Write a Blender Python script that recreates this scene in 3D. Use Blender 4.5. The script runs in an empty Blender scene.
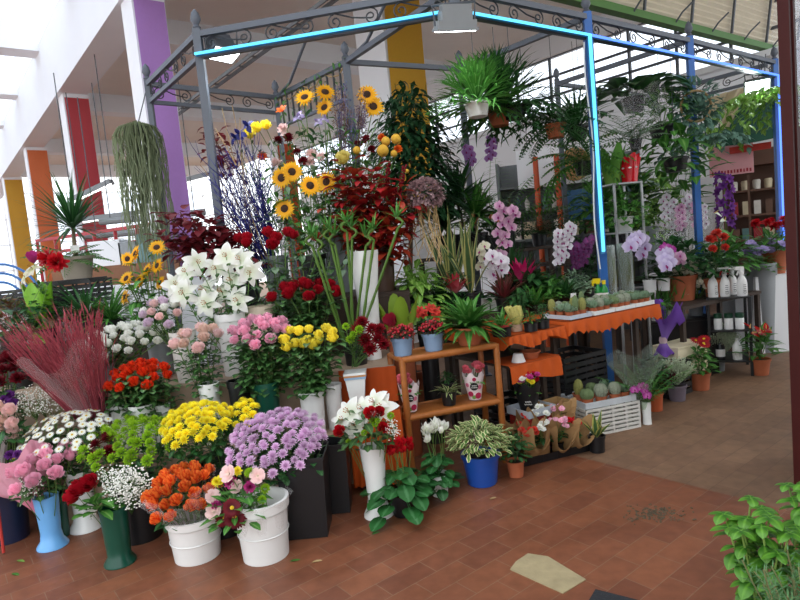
import bpy, bmesh, math, random
from mathutils import Vector, Matrix, Quaternion
V = Vector
R = random.Random(11)
PI = math.pi
scene = bpy.context.scene
COL = scene.collection

# ------------------------------------------------------------------ camera
cam_d = bpy.data.cameras.new('camera')
cam = bpy.data.objects.new('camera', cam_d); COL.objects.link(cam)
cam_d.sensor_width = 36; cam_d.lens = 27; cam_d.clip_end = 200
CM = Matrix.Rotation(math.radians(84.8), 3, 'X') @ Matrix.Rotation(math.radians(-5.4), 3, 'Z')
EYE = V((0, 0, 1.5))
cam.matrix_world = Matrix.Translation(EYE) @ CM.to_4x4()
scene.camera = cam

def ray(px, py):
    return CM @ V(((px - 400) / 600, -(py - 300) / 600, -1))
def at(px, py, Y):
    r = ray(px, py); return EYE + r * (Y / r.y)
def onz(px, py, z):
    r = ray(px, py); return EYE + r * ((z - 1.5) / r.z)
D1 = V((-.616, .788, 0)); D2 = V((.788, .616, 0)); UP = V((0, 0, 1))

# ------------------------------------------------------------------ materials
def proj(p):
    v = CM.transposed() @ (V(p) - EYE); return 400 + 600 * v.x / -v.z, 300 - 600 * v.y / -v.z
def C(h):
    h = h.lstrip('#'); o = []
    for i in (0, 2, 4):
        v = int(h[i:i + 2], 16) / 255
        o.append(v / 12.92 if v <= .04045 else ((v + .055) / 1.055) ** 2.4)
    return (*o, 1)
MATS = {}
def newmat(name):
    m = bpy.data.materials.new(name); m.use_nodes = True
    nt = m.node_tree; nt.nodes.clear()
    o = nt.nodes.new('ShaderNodeOutputMaterial')
    return m, nt, o
def N(nt, t, **k):
    n = nt.nodes.new(t)
    for a, v in k.items(): setattr(n, a, v)
    return n
def mat(name, col, rough=.5, var=.12, scale=12, metal=0, bump=0, spec=.5, coat=0, trans=0):
    """plain surface with soft procedural mottling"""
    if name in MATS: return MATS[name]
    m, nt, o = newmat(name); L = nt.links.new
    p = N(nt, 'ShaderNodeBsdfPrincipled'); p.inputs['Roughness'].default_value = rough
    p.inputs['Metallic'].default_value = metal; p.inputs['Specular IOR Level'].default_value = spec
    p.inputs['Coat Weight'].default_value = coat
    tc = N(nt, 'ShaderNodeTexCoord'); nz = N(nt, 'ShaderNodeTexNoise')
    nz.inputs['Scale'].default_value = scale; nz.inputs['Detail'].default_value = 4
    L(tc.outputs['Object'], nz.inputs['Vector'])
    mx = N(nt, 'ShaderNodeMix', data_type='RGBA')
    c = C(col)
    mx.inputs[6].default_value = tuple(x * (1 - var * 1.6) for x in c[:3]) + (1,)
    mx.inputs[7].default_value = tuple(min(1, x * (1 + var)) for x in c[:3]) + (1,)
    L(nz.outputs['Fac'], mx.inputs[0]); L(mx.outputs[2], p.inputs['Base Color'])
    if bump:
        b = N(nt, 'ShaderNodeBump'); b.inputs['Strength'].default_value = bump; b.inputs['Distance'].default_value = .01
        L(nz.outputs['Fac'], b.inputs['Height']); L(b.outputs[0], p.inputs['Normal'])
    if trans:
        t = N(nt, 'ShaderNodeBsdfTranslucent'); L(mx.outputs[2], t.inputs[0])
        ms = N(nt, 'ShaderNodeMixShader'); ms.inputs[0].default_value = trans
        L(p.outputs[0], ms.inputs[1]); L(t.outputs[0], ms.inputs[2]); L(ms.outputs[0], o.inputs[0])
    else: L(p.outputs[0], o.inputs[0])
    MATS[name] = m; return m
def petal(name, tip, base=None, rough=.55, edge=None, trans=.25, rnd=.18, mid=None, spec=.3):
    """petal or leaf: colour runs from base (v=0) to tip (v=1), own margin or midrib colour across u, each object varies a little"""
    if name in MATS: return MATS[name]
    m, nt, o = newmat(name); L = nt.links.new
    p = N(nt, 'ShaderNodeBsdfPrincipled'); p.inputs['Roughness'].default_value = rough
    p.inputs['Specular IOR Level'].default_value = spec
    uv = N(nt, 'ShaderNodeUVMap'); sp = N(nt, 'ShaderNodeSeparateXYZ'); L(uv.outputs[0], sp.inputs[0])
    mx = N(nt, 'ShaderNodeMix', data_type='RGBA')
    mx.inputs[6].default_value = C(base or tip); mx.inputs[7].default_value = C(tip)
    rp = N(nt, 'ShaderNodeMapRange', interpolation_type='SMOOTHSTEP'); rp.inputs[1].default_value = .05; rp.inputs[2].default_value = .75
    L(sp.outputs[1], rp.inputs[0]); L(rp.outputs[0], mx.inputs[0])
    cur = mx.outputs[2]
    for colr, lo, hi, inv in ((edge, .45, .75, False), (mid, .05, .3, True)):
        if not colr: continue
        a = N(nt, 'ShaderNodeMath', operation='SUBTRACT'); a.inputs[1].default_value = .5; L(sp.outputs[0], a.inputs[0])
        b = N(nt, 'ShaderNodeMath', operation='ABSOLUTE'); L(a.outputs[0], b.inputs[0])
        d = N(nt, 'ShaderNodeMath', operation='MULTIPLY'); d.inputs[1].default_value = 2; L(b.outputs[0], d.inputs[0])
        r = N(nt, 'ShaderNodeMapRange'); r.inputs[1].default_value = lo; r.inputs[2].default_value = hi
        if inv: r.inputs[3].default_value = 1; r.inputs[4].default_value = 0
        L(d.outputs[0], r.inputs[0])
        x = N(nt, 'ShaderNodeMix', data_type='RGBA'); x.inputs[7].default_value = C(colr)
        L(r.outputs[0], x.inputs[0]); L(cur, x.inputs[6]); cur = x.outputs[2]
    oi = N(nt, 'ShaderNodeObjectInfo'); tc = N(nt, 'ShaderNodeTexCoord'); nz = N(nt, 'ShaderNodeTexNoise'); nz.inputs['Scale'].default_value = 25
    L(tc.outputs['Object'], nz.inputs['Vector'])
    ad = N(nt, 'ShaderNodeMath', operation='ADD'); L(oi.outputs['Random'], ad.inputs[0]); L(nz.outputs['Fac'], ad.inputs[1])
    mr = N(nt, 'ShaderNodeMapRange'); mr.inputs[1].default_value = .2; mr.inputs[2].default_value = 1.8
    mr.inputs[3].default_value = 1 - rnd * 1.5; mr.inputs[4].default_value = 1 + rnd
    L(ad.outputs[0], mr.inputs[0])
    hs = N(nt, 'ShaderNodeHueSaturation'); L(mr.outputs[0], hs.inputs['Value']); L(cur, hs.inputs['Color'])
    L(hs.outputs[0], p.inputs['Base Color'])
    t = N(nt, 'ShaderNodeBsdfTranslucent'); L(hs.outputs[0], t.inputs[0])
    ms = N(nt, 'ShaderNodeMixShader'); ms.inputs[0].default_value = trans
    L(p.outputs[0], ms.inputs[1]); L(t.outputs[0], ms.inputs[2]); L(ms.outputs[0], o.inputs[0])
    MATS[name] = m; return m
def film(name, tint='#ffffff', fac=.2, rough=.12):
    """clear cellophane or glass sheet"""
    if name in MATS: return MATS[name]
    m, nt, o = newmat(name); L = nt.links.new
    t = N(nt, 'ShaderNodeBsdfTransparent'); t.inputs[0].default_value = C(tint)
    g = N(nt, 'ShaderNodeBsdfPrincipled'); g.inputs['Base Color'].default_value = C(tint); g.inputs['Roughness'].default_value = rough
    lw = N(nt, 'ShaderNodeLayerWeight'); lw.inputs[0].default_value = .35
    mr = N(nt, 'ShaderNodeMapRange'); mr.inputs[3].default_value = fac * .6; mr.inputs[4].default_value = min(1, fac * 2.2)
    L(lw.outputs['Facing'], mr.inputs[0])
    ms = N(nt, 'ShaderNodeMixShader'); L(mr.outputs[0], ms.inputs[0]); L(t.outputs[0], ms.inputs[1]); L(g.outputs[0], ms.inputs[2])
    L(ms.outputs[0], o.inputs[0]); MATS[name] = m; return m
def glow(name, col, s):
    if name in MATS: return MATS[name]
    m, nt, o = newmat(name)
    e = N(nt, 'ShaderNodeEmission'); e.inputs[0].default_value = C(col); e.inputs[1].default_value = s
    nt.links.new(e.outputs[0], o.inputs[0]); MATS[name] = m; return m

# ------------------------------------------------------------------ mesh builder
def oval(t): return max(.05, math.sin(PI * min(1, t * .92 + .06)) ** .8)
def lance(t): return max(.04, math.sin(PI * (t ** .65)) ** 1.1)
def strap(t): return .75 + .25 * math.sin(PI * t) if t < .6 else max(.03, 1 - ((t - .6) / .4) ** 1.6)
def heart(t): return max(.04, (1 - t) ** .7 * min(1, t * 6 + .35))
def spoon(t): return max(.05, .25 + .75 * math.sin(PI * min(1, t ** 1.6 * .95)))
class MB:
    def __init__(s): s.v = []; s.f = []; s.uv = []
    def grid(s, rows, close=False):
        n = len(rows[0]); b = len(s.v); m = len(rows)
        for i, r in enumerate(rows):
            for j, p in enumerate(r):
                s.v.append(tuple(p)); s.uv.append((j / (n - 1 if not close else n), i / max(1, m - 1)))
        for i in range(m - 1):
            for j in range(n if close else n - 1):
                k = (j + 1) % n
                s.f.append((b + i * n + j, b + i * n + k, b + (i + 1) * n + k, b + (i + 1) * n + j))
        return s
    def face(s, pts):
        b = len(s.v)
        for p in pts: s.v.append(tuple(p)); s.uv.append((.5, .5))
        s.f.append(tuple(range(b, b + len(pts)))); return s
    def tube(s, pts, r, n=6, cap=True):
        pts = [V(p) for p in pts]; rows = []; m = len(pts)
        rr = r if isinstance(r, (list, tuple)) else [r] * m
        a = None
        for i, p in enumerate(pts):
            d = (pts[min(i + 1, m - 1)] - pts[max(i - 1, 0)])
            if d.length < 1e-9: d = V((0, 0, 1))
            d.normalize()
            if a is None: a = d.orthogonal().normalized()
            else:
                a = a - d * a.dot(d)
                a = a.normalized() if a.length > 1e-6 else d.orthogonal().normalized()
            b = d.cross(a)
            rows.append([p + (a * math.cos(2 * PI * k / n) + b * math.sin(2 * PI * k / n)) * rr[i] for k in range(n)])
        s.grid(rows, True)
        if cap:
            s.face(rows[0][::-1]); s.face(rows[-1])
        return s
    def box(s, c, size, rot=0, M=None):
        M = M or (Matrix.Translation(V(c)) @ Matrix.Rotation(rot, 4, 'Z'))
        x, y, z = (q / 2 for q in size)
        P = [M @ V((a * x, b * y, d * z)) for a, b, d in ((-1, -1, -1), (1, -1, -1), (1, 1, -1), (-1, 1, -1), (-1, -1, 1), (1, -1, 1), (1, 1, 1), (-1, 1, 1))]
        b = len(s.v)
        for p in P: s.v.append(tuple(p)); s.uv.append((.5, .5))
        for f in ((3, 2, 1, 0), (4, 5, 6, 7), (0, 1, 5, 4), (1, 2, 6, 5), (2, 3, 7, 6), (3, 0, 4, 7)): s.f.append(tuple(b + i for i in f))
        return s
    def bar(s, a, b, w, h=None, up=UP):
        a, b = V(a), V(b); d = (b - a); L = d.length; d.normalize()
        sd = d.cross(up)
        sd = sd.normalized() if sd.length > 1e-5 else d.orthogonal().normalized()
        u = sd.cross(d)
        M = Matrix((( d.x, sd.x, u.x, 0), (d.y, sd.y, u.y, 0), (d.z, sd.z, u.z, 0), (0, 0, 0, 1)))
        M.translation = (a + b) / 2
        return s.box(None, (L, w, h or w), M=M)
    def lathe(s, prof, n=20, c=(0, 0, 0), close=False, wob=None):
        c = V(c)
        rows = [[c + V((r * math.cos(2 * PI * k / n), r * math.sin(2 * PI * k / n), z)) * 1 for k in range(n)] for r, z in prof]
        if wob:
            for i, row in enumerate(rows):
                for k, p in enumerate(row):
                    q = wob(i / (len(rows) - 1), k / n); row[k] = c + V(((p - c).x * q, (p - c).y * q, (p - c).z))
        s.grid(rows, True)
        if close: s.face(rows[-1])
        return s
    def ball(s, c, r, n=6, m=4):
        c = V(c); r = V(r) if not isinstance(r, (int, float)) else V((r, r, r))
        rows = []
        for i in range(m + 1):
            t = PI * (i / m) ; q = max(math.sin(t), .02)
            rows.append([c + V((r.x * q * math.cos(2 * PI * k / n), r.y * q * math.sin(2 * PI * k / n), -r.z * math.cos(t))) for k in range(n)])
        return s.grid(rows, True)
    def leaf(s, base, d, L, W, bend=.5, fold=.2, segs=4, prof=oval, up=UP, twist=0):
        d = V(d).normalized(); up = V(up)
        sd = d.cross(up)
        sd = sd.normalized() if sd.length > 1e-3 else d.orthogonal().normalized()
        nr = sd.cross(d)
        if twist:
            q = Quaternion(d, twist); sd = q @ sd; nr = q @ nr
        p = V(base); rows = []
        for i in range(segs + 1):
            t = i / segs; a = bend * t
            dd = d * math.cos(a) - nr * math.sin(a); nn = nr * math.cos(a) + d * math.sin(a)
            if i: p = p + dd * (L / segs)
            w = W * prof(t) / 2
            rows.append([p - sd * w + nn * (fold * w), p.copy(), p + sd * w + nn * (fold * w)])
        return s.grid(rows)
    def add(s, o, M=None):
        b = len(s.v)
        s.v += [tuple(M @ V(p)) for p in o.v] if M else o.v
        s.uv += o.uv; s.f += [tuple(b + i for i in f) for f in o.f]; return s
    def mesh(s, name, m, smooth=True):
        me = bpy.data.meshes.new(name)
        me.from_pydata(s.v, [], s.f)
        ul = me.uv_layers.new(name='UVMap')
        idx = [0] * len(me.loops); me.loops.foreach_get('vertex_index', idx)
        flat = []
        for i in idx: flat += s.uv[i]
        ul.data.foreach_set('uv', flat)
        if smooth:
            me.polygons.foreach_set('use_smooth', [True] * len(me.polygons)); me.set_sharp_from_angle(angle=.75)
        if m: me.materials.append(m)
        return me
    def build(s, name, m, parent=None, loc=None, smooth=True):
        o = bpy.data.objects.new(name, s.mesh(name, m, smooth)); COL.objects.link(o)
        if parent: o.parent = parent
        if loc is not None: o.location = loc
        return o

def tag(o, label=None, cat=None, group=None, kind=None):
    if label: o['label'] = label
    if cat: o['category'] = cat
    if group: o['group'] = group
    if kind: o['kind'] = kind
    return o
def thing(name, label, cat, loc=(0, 0, 0), rz=0, group=None, kind=None):
    o = bpy.data.objects.new(name, None); COL.objects.link(o); o.location = loc; o.rotation_euler = (0, 0, rz)
    o.empty_display_size = .05
    return tag(o, label, cat, group, kind)
def solo(name, label, cat, mb, m, loc=(0, 0, 0), group=None, kind=None, smooth=True):
    return tag(mb.build(name, m, None, loc, smooth), label, cat, group, kind)
def inst(name, me, parent, loc, rot=None, sc=1):
    o = bpy.data.objects.new(name, me); COL.objects.link(o); o.parent = parent
    o.location = loc
    if rot is not None: o.rotation_mode = 'QUATERNION'; o.rotation_quaternion = rot
    o.scale = (sc, sc, sc) if isinstance(sc, (int, float)) else sc
    return o
def struct(name, mb, m, smooth=False):
    return tag(mb.build(name, m, None, None, smooth), kind='structure')
def face_rot(d, spin=0):
    return V(d).normalized().to_track_quat('Z', 'Y') @ Quaternion((0, 0, 1), spin)
def u(a, b): return R.uniform(a, b)

# ------------------------------------------------------------------ flower head shapes (unit radius, facing +Z)
def cup(mb, n, r0, r1, h, half, z0=0, rot=0, curl=.1, notch=.12, p=.7, st=3, ss=2):
    for k in range(n):
        ph = rot + 2 * PI * k / n + u(-.08, .08); rows = []
        for i in range(st + 1):
            t = i / st; row = []
            for j in range(-ss, ss + 1):
                q = j / ss
                w = half * (.35 + .65 * math.sin(PI * min(.5 + .0, t * .7 + .05)) ) if t < 1 else half * .6
                rad = r0 + (r1 - r0) * t ** p + (curl * (t - .6) * 2 if t > .6 else 0)
                z = z0 + h * t - (curl * .8 * (t - .6) if t > .6 else 0) - notch * h * q * q * t
                a = ph + q * w
                row.append((rad * math.cos(a), rad * math.sin(a), z))
            rows.append(row)
        mb.grid(rows)
def S_rose():
    m = MB()
    cup(m, 3, .05, .2, 1.45, 1.3, 0, 0, .0)
    cup(m, 3, .15, .4, 1.5, 1.1, -.02, .5, .02)
    cup(m, 4, .25, .58, 1.42, .9, -.05, .2, .07, p=.5)
    cup(m, 5, .3, .74, 1.25, .75, -.08, .9, .16, p=.45)
    cup(m, 4, .3, .84, .95, .7, -.1, .3, .24, p=.4)
    return m
def S_open():    # lisianthus, ranunculus like open cup
    m = MB()
    cup(m, 4, .05, .4, .75, .9, 0, 0, .1); cup(m, 5, .1, .7, .7, .75, -.02, .5, .2); cup(m, 6, .12, 1.0, .55, .65, -.05, .2, .2)
    return m
def S_carnation(k=1.0):
    m = MB()
    for i in range(46):
        t = i / 46; el = math.radians(85 - 85 * t); az = i * 2.4
        d = V((math.cos(az) * math.cos(el), math.sin(az) * math.cos(el), math.sin(el)))
        m.leaf(d * .15, d, .9 + u(-.1, .1), .5, u(-.5, .5), u(-.4, .4), 2, spoon)
    return m
def S_mum(n=60, w=.22):
    m = MB()
    for i in range(n):
        t = (i + .5) / n; el = math.radians(88 - 100 * t); az = i * 2.4
        d = V((math.cos(az) * math.cos(el), math.sin(az) * math.cos(el), math.sin(el)))
        m.leaf(d * .12 + V((0, 0, .1)), d, .62 + .3 * t, w * (1 + t * .5), -.3, .4, 2, spoon)
    return m
def S_pom():
    m = MB()
    for i in range(44):
        t = (i + .5) / 44; el = math.radians(88 - 125 * t); az = i * 2.4
        d = V((math.cos(az) * math.cos(el), math.sin(az) * math.cos(el), math.sin(el)))
        m.leaf(d * .3 + V((0, 0, .2)), d, .65, .38, -.5, .6, 2, spoon)
    return m
def S_daisy(n=16, w=.32, bend=.25, two=False, pf=spoon):
    m = MB()
    for k in range(n):
        a = 2 * PI * k / n
        d = V((math.cos(a), math.sin(a), .12))
        m.leaf(d * .2, d, .8 * (u(.85, 1.15) if two else 1), w, bend * (u(-.4, 1.6) if two else 1), .15, 3 if two else 2, pf)
        if two:
            a += PI / n; d = V((math.cos(a), math.sin(a), .45)); m.leaf(d * .2, d, .7, w, bend, .15, 3, pf)
    return m
def S_disc(r=.3, z=.06): return MB().ball((0, 0, z), (r, r, r * .5), 10, 5)
def S_lily():
    m = MB()
    for k in range(6):
        a = PI / 3 * k; d = V((math.cos(a), math.sin(a), .75))
        m.leaf(V((0, 0, -.25)), d, 1.3, .8 if k % 2 else .58, 1.2, .22, 6, lambda t: max(.04, math.sin(PI * t ** .72) ** .8))
    return m
def S_stamen():
    m = MB()
    for k in range(6):
        a = PI / 3 * k + .3; e = V((.16 * math.cos(a), .16 * math.sin(a), .5))
        m.tube([(0, 0, -.1), e], .012, 4); m.ball(e, (.05, .05, .03), 5, 3)
    return m
def S_moth():    # phalaenopsis
    m = MB()
    for a, L, w in ((PI / 2, .95, .7), (PI * 1.22, .95, .65), (PI * 1.78, .95, .65)):
        m.leaf((0, 0, 0), (math.cos(a), math.sin(a), .12), L, w, .3, .1, 4, oval)
    for a in (.12, PI - .12):
        m.leaf((0, 0, .03), (math.cos(a), math.sin(a), .1), 1.0, 1.15, .3, .1, 4, oval)
    return m
def S_lip():
    m = MB()
    m.leaf((0, 0, .08), (0, -1, .7), .42, .34, .5, .5, 3, oval); m.ball((0, .02, .12), .09, 6, 4)
    return m
def S_cyclamen():
    m = MB()
    for k in range(5):
        a = 2 * PI * k / 5
        m.leaf((.08 * math.cos(a), .08 * math.sin(a), 0), (.55 * math.cos(a), .55 * math.sin(a), 1), 1.25, .7, -.15, .2, 4, oval, twist=.5)
    return m
def S_tulip():
    m = MB(); cup(m, 3, .1, .75, 1.5, 1.0, 0, 0, 0, .15, .45); cup(m, 3, .1, .65, 1.55, .9, 0, 1.05, 0, .15, .45); return m
def S_spathe():
    m = MB(); m.leaf((0, -.35, 0), (0, 1, .25), 1.7, 1.25, .5, .3, 5, heart); return m
def S_bell():    # alstroemeria / small trumpet
    m = MB()
    for k in range(6):
        a = PI / 3 * k; m.leaf((0, 0, 0), (math.cos(a) * .5, math.sin(a) * .5, 1), 1.1, .55, .8, .2, 3, spoon)
    return m
def S_iris():
    m = MB()
    for k in range(3):
        a = 2 * PI / 3 * k; m.leaf((0, 0, 0), (math.cos(a), math.sin(a), .6), 1.1, .7, 1.4, .1, 4, oval)
        a += PI / 3; m.leaf((0, 0, 0), (math.cos(a) * .4, math.sin(a) * .4, 1), .9, .5, -.4, .2, 3, oval)
    return m
SHAPES = {'rose': S_rose, 'open': S_open, 'carnation': S_carnation, 'mum': S_mum, 'pom': S_pom, 'daisy': S_daisy, 'lily': S_lily,
          'sun': lambda: S_daisy(17, .28, .35, True, lance), 'gerbera': lambda: S_daisy(24, .24, .2, True), 'moth': S_moth, 'cyclamen': S_cyclamen, 'tulip': S_tulip,
          'spathe': S_spathe, 'bell': S_bell, 'iris': S_iris, 'sundisc': lambda: S_disc(.4), 'disc': lambda: S_disc(.22), 'stamen': S_stamen, 'lip': S_lip,
          'spadix': lambda: MB().tube([(0, -.2, .05), (0, .0, .35), (0, .25, .75)], [.09, .09, .05], 6),
          'ball': lambda: MB().ball((0, 0, .4), 1, 10, 7)}
HEADS = {}
def head(shape, m):
    k = (shape, m.name)
    if k not in HEADS: HEADS[k] = SHAPES[shape]().mesh(shape, m)
    return HEADS[k]

G_STEM = petal('stem_green', '#6f8f4a', '#4f7038')
G_ROSE = petal('rose_leaf', '#446f3a', '#35592f', rough=.4, mid='#6c9155', spec=.5)
G_DARK = petal('dark_leaf', '#2f5f30', '#244a28', rough=.35, mid='#4a7a44', spec=.5)
G_MID = petal('mid_leaf', '#4d8a38', '#38702e', rough=.4, mid='#79a95a')
G_LIGHT = petal('light_leaf', '#86b24d', '#6a9a40', rough=.4, mid='#a9cc74')
G_GREY = petal('grey_leaf', '#8fa98c', '#71906f', rough=.6)
G_VAR = petal('variegated_leaf', '#5d8740', '#4c7436', rough=.4, edge='#e3e2ac')
DISC_Y = mat('yellow_disc', '#d8b020', .8); DISC_B = mat('brown_disc', '#3a2414', .9, bump=.6, scale=120)
ANTHER = mat('anther_brown', '#a8642a', .8)

def extras(shape, root, loc, rot, sc):
    """second-colour pieces of a flower head, as sub-parts of nothing: returned list of (name, mesh)"""
    return {'sun': [('flower_disc', head('sundisc', DISC_B))], 'daisy': [('flower_disc', head('disc', DISC_Y))], 'gerbera': [('flower_disc', head('disc', DISC_Y))],
            'lily': [('stamen', head('stamen', ANTHER))], 'moth': [('lip', head('lip', MATS.get('orchid_lip') or petal('orchid_lip', '#a02878')))],
            'spathe': [('spadix', head('spadix', MATS.get('spadix') or mat('spadix', '#e8c070', .6)))]}.get(shape, [])
def bloom(root, shape, m, loc, facing, sc, name='flower_head', spin=None):
    rot = face_rot(facing, u(0, 6.28) if spin is None else spin)
    o = inst(name, head(shape, m), root, loc, rot, sc)
    for nm, me in extras(shape, root, loc, rot, sc): inst(nm, me, o, (0, 0, 0))
    return o
def curve(a, b, bow=.06, n=5, side=None):
    a, b = V(a), V(b); s = side or V((u(-1, 1), u(-1, 1), 0)) * (b - a).length * bow
    return [a.lerp(b, i / n) + s * math.sin(PI * i / n) for i in range(n + 1)]
def stem_leaves(pts, kind, lsz):
    m = MB()
    def P(t):
        f = t * (len(pts) - 1); i = min(int(f), len(pts) - 2); return pts[i].lerp(pts[i + 1], f - i)
    if kind == 'rose':
        for t in (.36, .44, .52, .59, .66, .72, .78, .84, .9):
            a = u(0, 6.28); d = V((math.cos(a), math.sin(a), .5)).normalized(); b = P(t); e = b + d * lsz * 1.3
            m.tube([b, e], .0012, 3, False)
            for q in (0, 1.3, -1.3):
                dd = Quaternion(UP, q) @ d
                m.leaf(e if q == 0 else b.lerp(e, .6), dd, lsz * u(1.0, 1.4), lsz * .85, .9, .2, 3, oval)
    elif kind == 'lance':
        for i in range(11):
            t = .35 + .6 * i / 11; a = i * 2.4; d = V((math.cos(a), math.sin(a), .8))
            m.leaf(P(t), d, lsz * u(1.4, 1.9), lsz * .42, .6, .2, 3, lance)
    elif kind == 'mum':
        for i in range(15):
            t = .4 + .6 * i / 15; a = i * 2.4 + u(0, .5); d = V((math.cos(a), math.sin(a), .5))
            m.leaf(P(t), d, lsz * 1.3, lsz * .7, .8, .15, 3, spoon)
    elif kind == 'big':
        for i in range(5):
            t = .4 + .5 * i / 5; a = i * 2.4 + u(0, .5); d = V((math.cos(a), math.sin(a), .35))
            m.leaf(P(t), d, lsz * 2.2, lsz * 1.6, 1.0, .15, 4, heart)
    return m
def cut(name, label, cat, group, base, tip, facing, shape, m, sc, leaves='rose', lsz=.045, lm=None, sm=None, sr=.0028, bow=.05):
    """one cut flower: root empty at the foot of its stem > stem, leaf, flower_head"""
    base, tip = V(base), V(tip)
    r = thing(name, label, cat, base, 0, group)
    pts = curve((0, 0, 0), tip - base, bow)
    MB().tube(pts, sr, 5).build('stem', sm or G_STEM, r)
    if leaves:
        stem_leaves(pts, leaves, lsz).build('foliage', lm or G_ROSE, r)
    bloom(r, shape, m, tip - base, facing, sc)
    return r
def dome(px, py, Y, w, h, n, ry=None, jit=.15):
    """n points over a dome whose outline in the photo is w x h pixels about (px, py)"""
    c = at(px, py, Y); rx = w / 1200 * Y; H = h / 600 * Y; ry = ry or min(rx, .17)
    out = []
    for i in range(n):
        q = math.sqrt((i + .5) / n); a = i * 2.39996 + .7
        x, y = q * math.cos(a) + u(-jit, jit) * .5, q * math.sin(a) + u(-jit, jit) * .5
        p = c + V((rx * x, ry * y, H * .5 * (.7 * y + .45 - .6 * q * q)))
        out.append((p, V((x * .5, y * .45 - .4, .85))))
    return out
def bunch(name, label, cat, group, pts, foot, shape, m, sc, leaves='rose', lsz=.045, fr=.035, **k):
    foot = V(foot); ms = m if isinstance(m, (list, tuple)) else [m]
    for i, (p, f) in enumerate(pts):
        b = foot + V((u(-fr, fr), u(-fr, fr), 0))
        cut(name, label, cat, group, b, p, f, shape, ms[i % len(ms)], sc * u(.88, 1.12), leaves, lsz, **k)
def sprays(name, label, cat, group, pts, foot, n, shape, m, sc, leaves='mum', lsz=.04, lm=None, fr=.04, drop=.14):
    """spray stems, each carrying several heads: the heads of pts go to their nearest spray"""
    foot = V(foot); ctr = [pts[int(i * len(pts) / n)][0] for i in range(n)]
    ctr = [pts[(i * 7) % len(pts)][0] for i in range(n)]
    gr = [[] for _ in ctr]
    for p, f in pts: gr[min(range(n), key=lambda i: (ctr[i] - p).length * (1 + .04 * len(gr[i])))].append((p, f))
    for g in gr:
        if not g: continue
        base = foot + V((u(-fr, fr), u(-fr, fr), 0))
        mid = sum((p for p, f in g), V()) / len(g); node = mid.lerp(base, drop / max(.15, (mid - base).length))
        r = thing(name, label, cat, base, 0, group)
        s = MB(); pts0 = curve((0, 0, 0), node - base, .04); s.tube(pts0, .003, 5)
        lf = stem_leaves(pts0, leaves, lsz)
        for p, f in g:
            c2 = curve(node - base, p - base, .1, 3); s.tube(c2, .0016, 4, False)
            if lm is not False:
                for _ in range(2): lf.leaf(c2[1] + V((u(-.03, .03), u(-.03, .03), u(-.05, .02))), V((u(-1, 1), u(-1, 1), u(-.2, .5))), lsz * u(1.2, 1.7), lsz * .8, .8, .15, 3, spoon)
                lf.leaf(c2[1], V((u(-1, 1), u(-1, 1), .3)), lsz * 1.2, lsz * .6, .8, .15, 3, spoon); lf.leaf(c2[2], V((u(-1, 1), u(-1, 1), .5)), lsz * .9, lsz * .45, .8, .15, 2, spoon)
        s.build('stem', G_STEM, r); lf.build('foliage', lm or G_MID, r)
        ms = m if isinstance(m, (list, tuple)) else [m]
        for p, f in g: bloom(r, shape, R.choice(ms), p - base, f, sc * u(.8, 1.15))
def cloud(name, label, cat, group, c, rx, rz, foot, n, dots, m, dr=.004, ry=None, sm=None):
    """airy sprays (baby's breath and the like): n stems, each with a haze of tiny blossoms that nobody could count"""
    foot = V(foot); c = V(c); ry = ry or rx * .7
    for i in range(n):
        q = math.sqrt((i + .5) / n); a = i * 2.4
        cc = c + V((rx * .65 * q * math.cos(a), ry * .65 * q * math.sin(a), rz * u(-.3, .4)))
        base = foot + V((u(-.03, .03), u(-.03, .03), 0))
        r = thing(name, label, cat, base, 0, group)
        node = cc + V((0, 0, -rz * .9)); s = MB(); s.tube(curve((0, 0, 0), node - base, .04), .002, 4); b = MB()
        for k in range(dots):
            d = V((R.gauss(0, 1), R.gauss(0, 1), R.gauss(0, 1))).normalized() * u(.35, 1) ** .5
            p = cc + V((d.x * rx * .6, d.y * ry * .6, d.z * rz * .75)) - base
            if k % 4 == 0: s.tube([node - base, (node - base).lerp(p, .5) + V((0, 0, .01)), p], .0007, 3, False)
            b.ball(p, (dr, dr, dr * .8), 5, 3)
        s.build('stem', sm or G_STEM, r)
        tag(b.build('blossom', m, r), kind='stuff')

# ------------------------------------------------------------------ vessels
def pot_mb(rt, rb, h, rim=.12, n=22, flare=0, foot=0):
    pr = [(rb * .05, .0), (rb, 0)]
    if foot: pr += [(rb, h * .03), (rb * .72, h * .14), (foot, h * .3)]
    pr += [(rt * .97, h * (1 - rim)), (rt * 1.05, h * (1 - rim) + .001), (rt * 1.07 + flare, h), (rt * .95 + flare * .9, h), (rt * .9, h * .9), (max(rb * .8, rt * .3), h * .12), (.002, h * .12)] if rim else \
          [(rt * .96, h * .9), (rt + flare, h), (rt * .95 + flare * .9, h), (rt * .88, h * .88), (max(rb * .6, rt * .3), h * .12), (.002, h * .12)]
    return MB().lathe(pr, n)
def vessel(name, label, cat, px, rim_py, Y, zb, rpx, m, k=.8, group=None, **kw):
    """vase or bucket whose rim centre shows at (px, rim_py) and which stands on height zb; returns (base point, height)"""
    p = at(px, rim_py, Y); h = p.z - zb; rt = rpx / 600 * Y
    solo(name, label, cat, pot_mb(rt, rt * k, h, **kw), m, (p.x, p.y, zb + .001), group)
    return V((p.x, p.y, zb + .03 + h * .12)), h
SOIL = mat('soil', '#2e2119', .95, .35, 60, bump=.8)
TERRA = mat('terracotta_pot', '#b0603c', .75, .15); WHITEP = mat('white_plastic', '#e6e6e4', .35, .03)
BLACKP = mat('black_plastic', '#17181b', .4, .15); GREENP = mat('dark_green_plastic', '#0f4a3a', .3, .08)
GREYP = mat('grey_plastic', '#8f9498', .45, .06)
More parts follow.
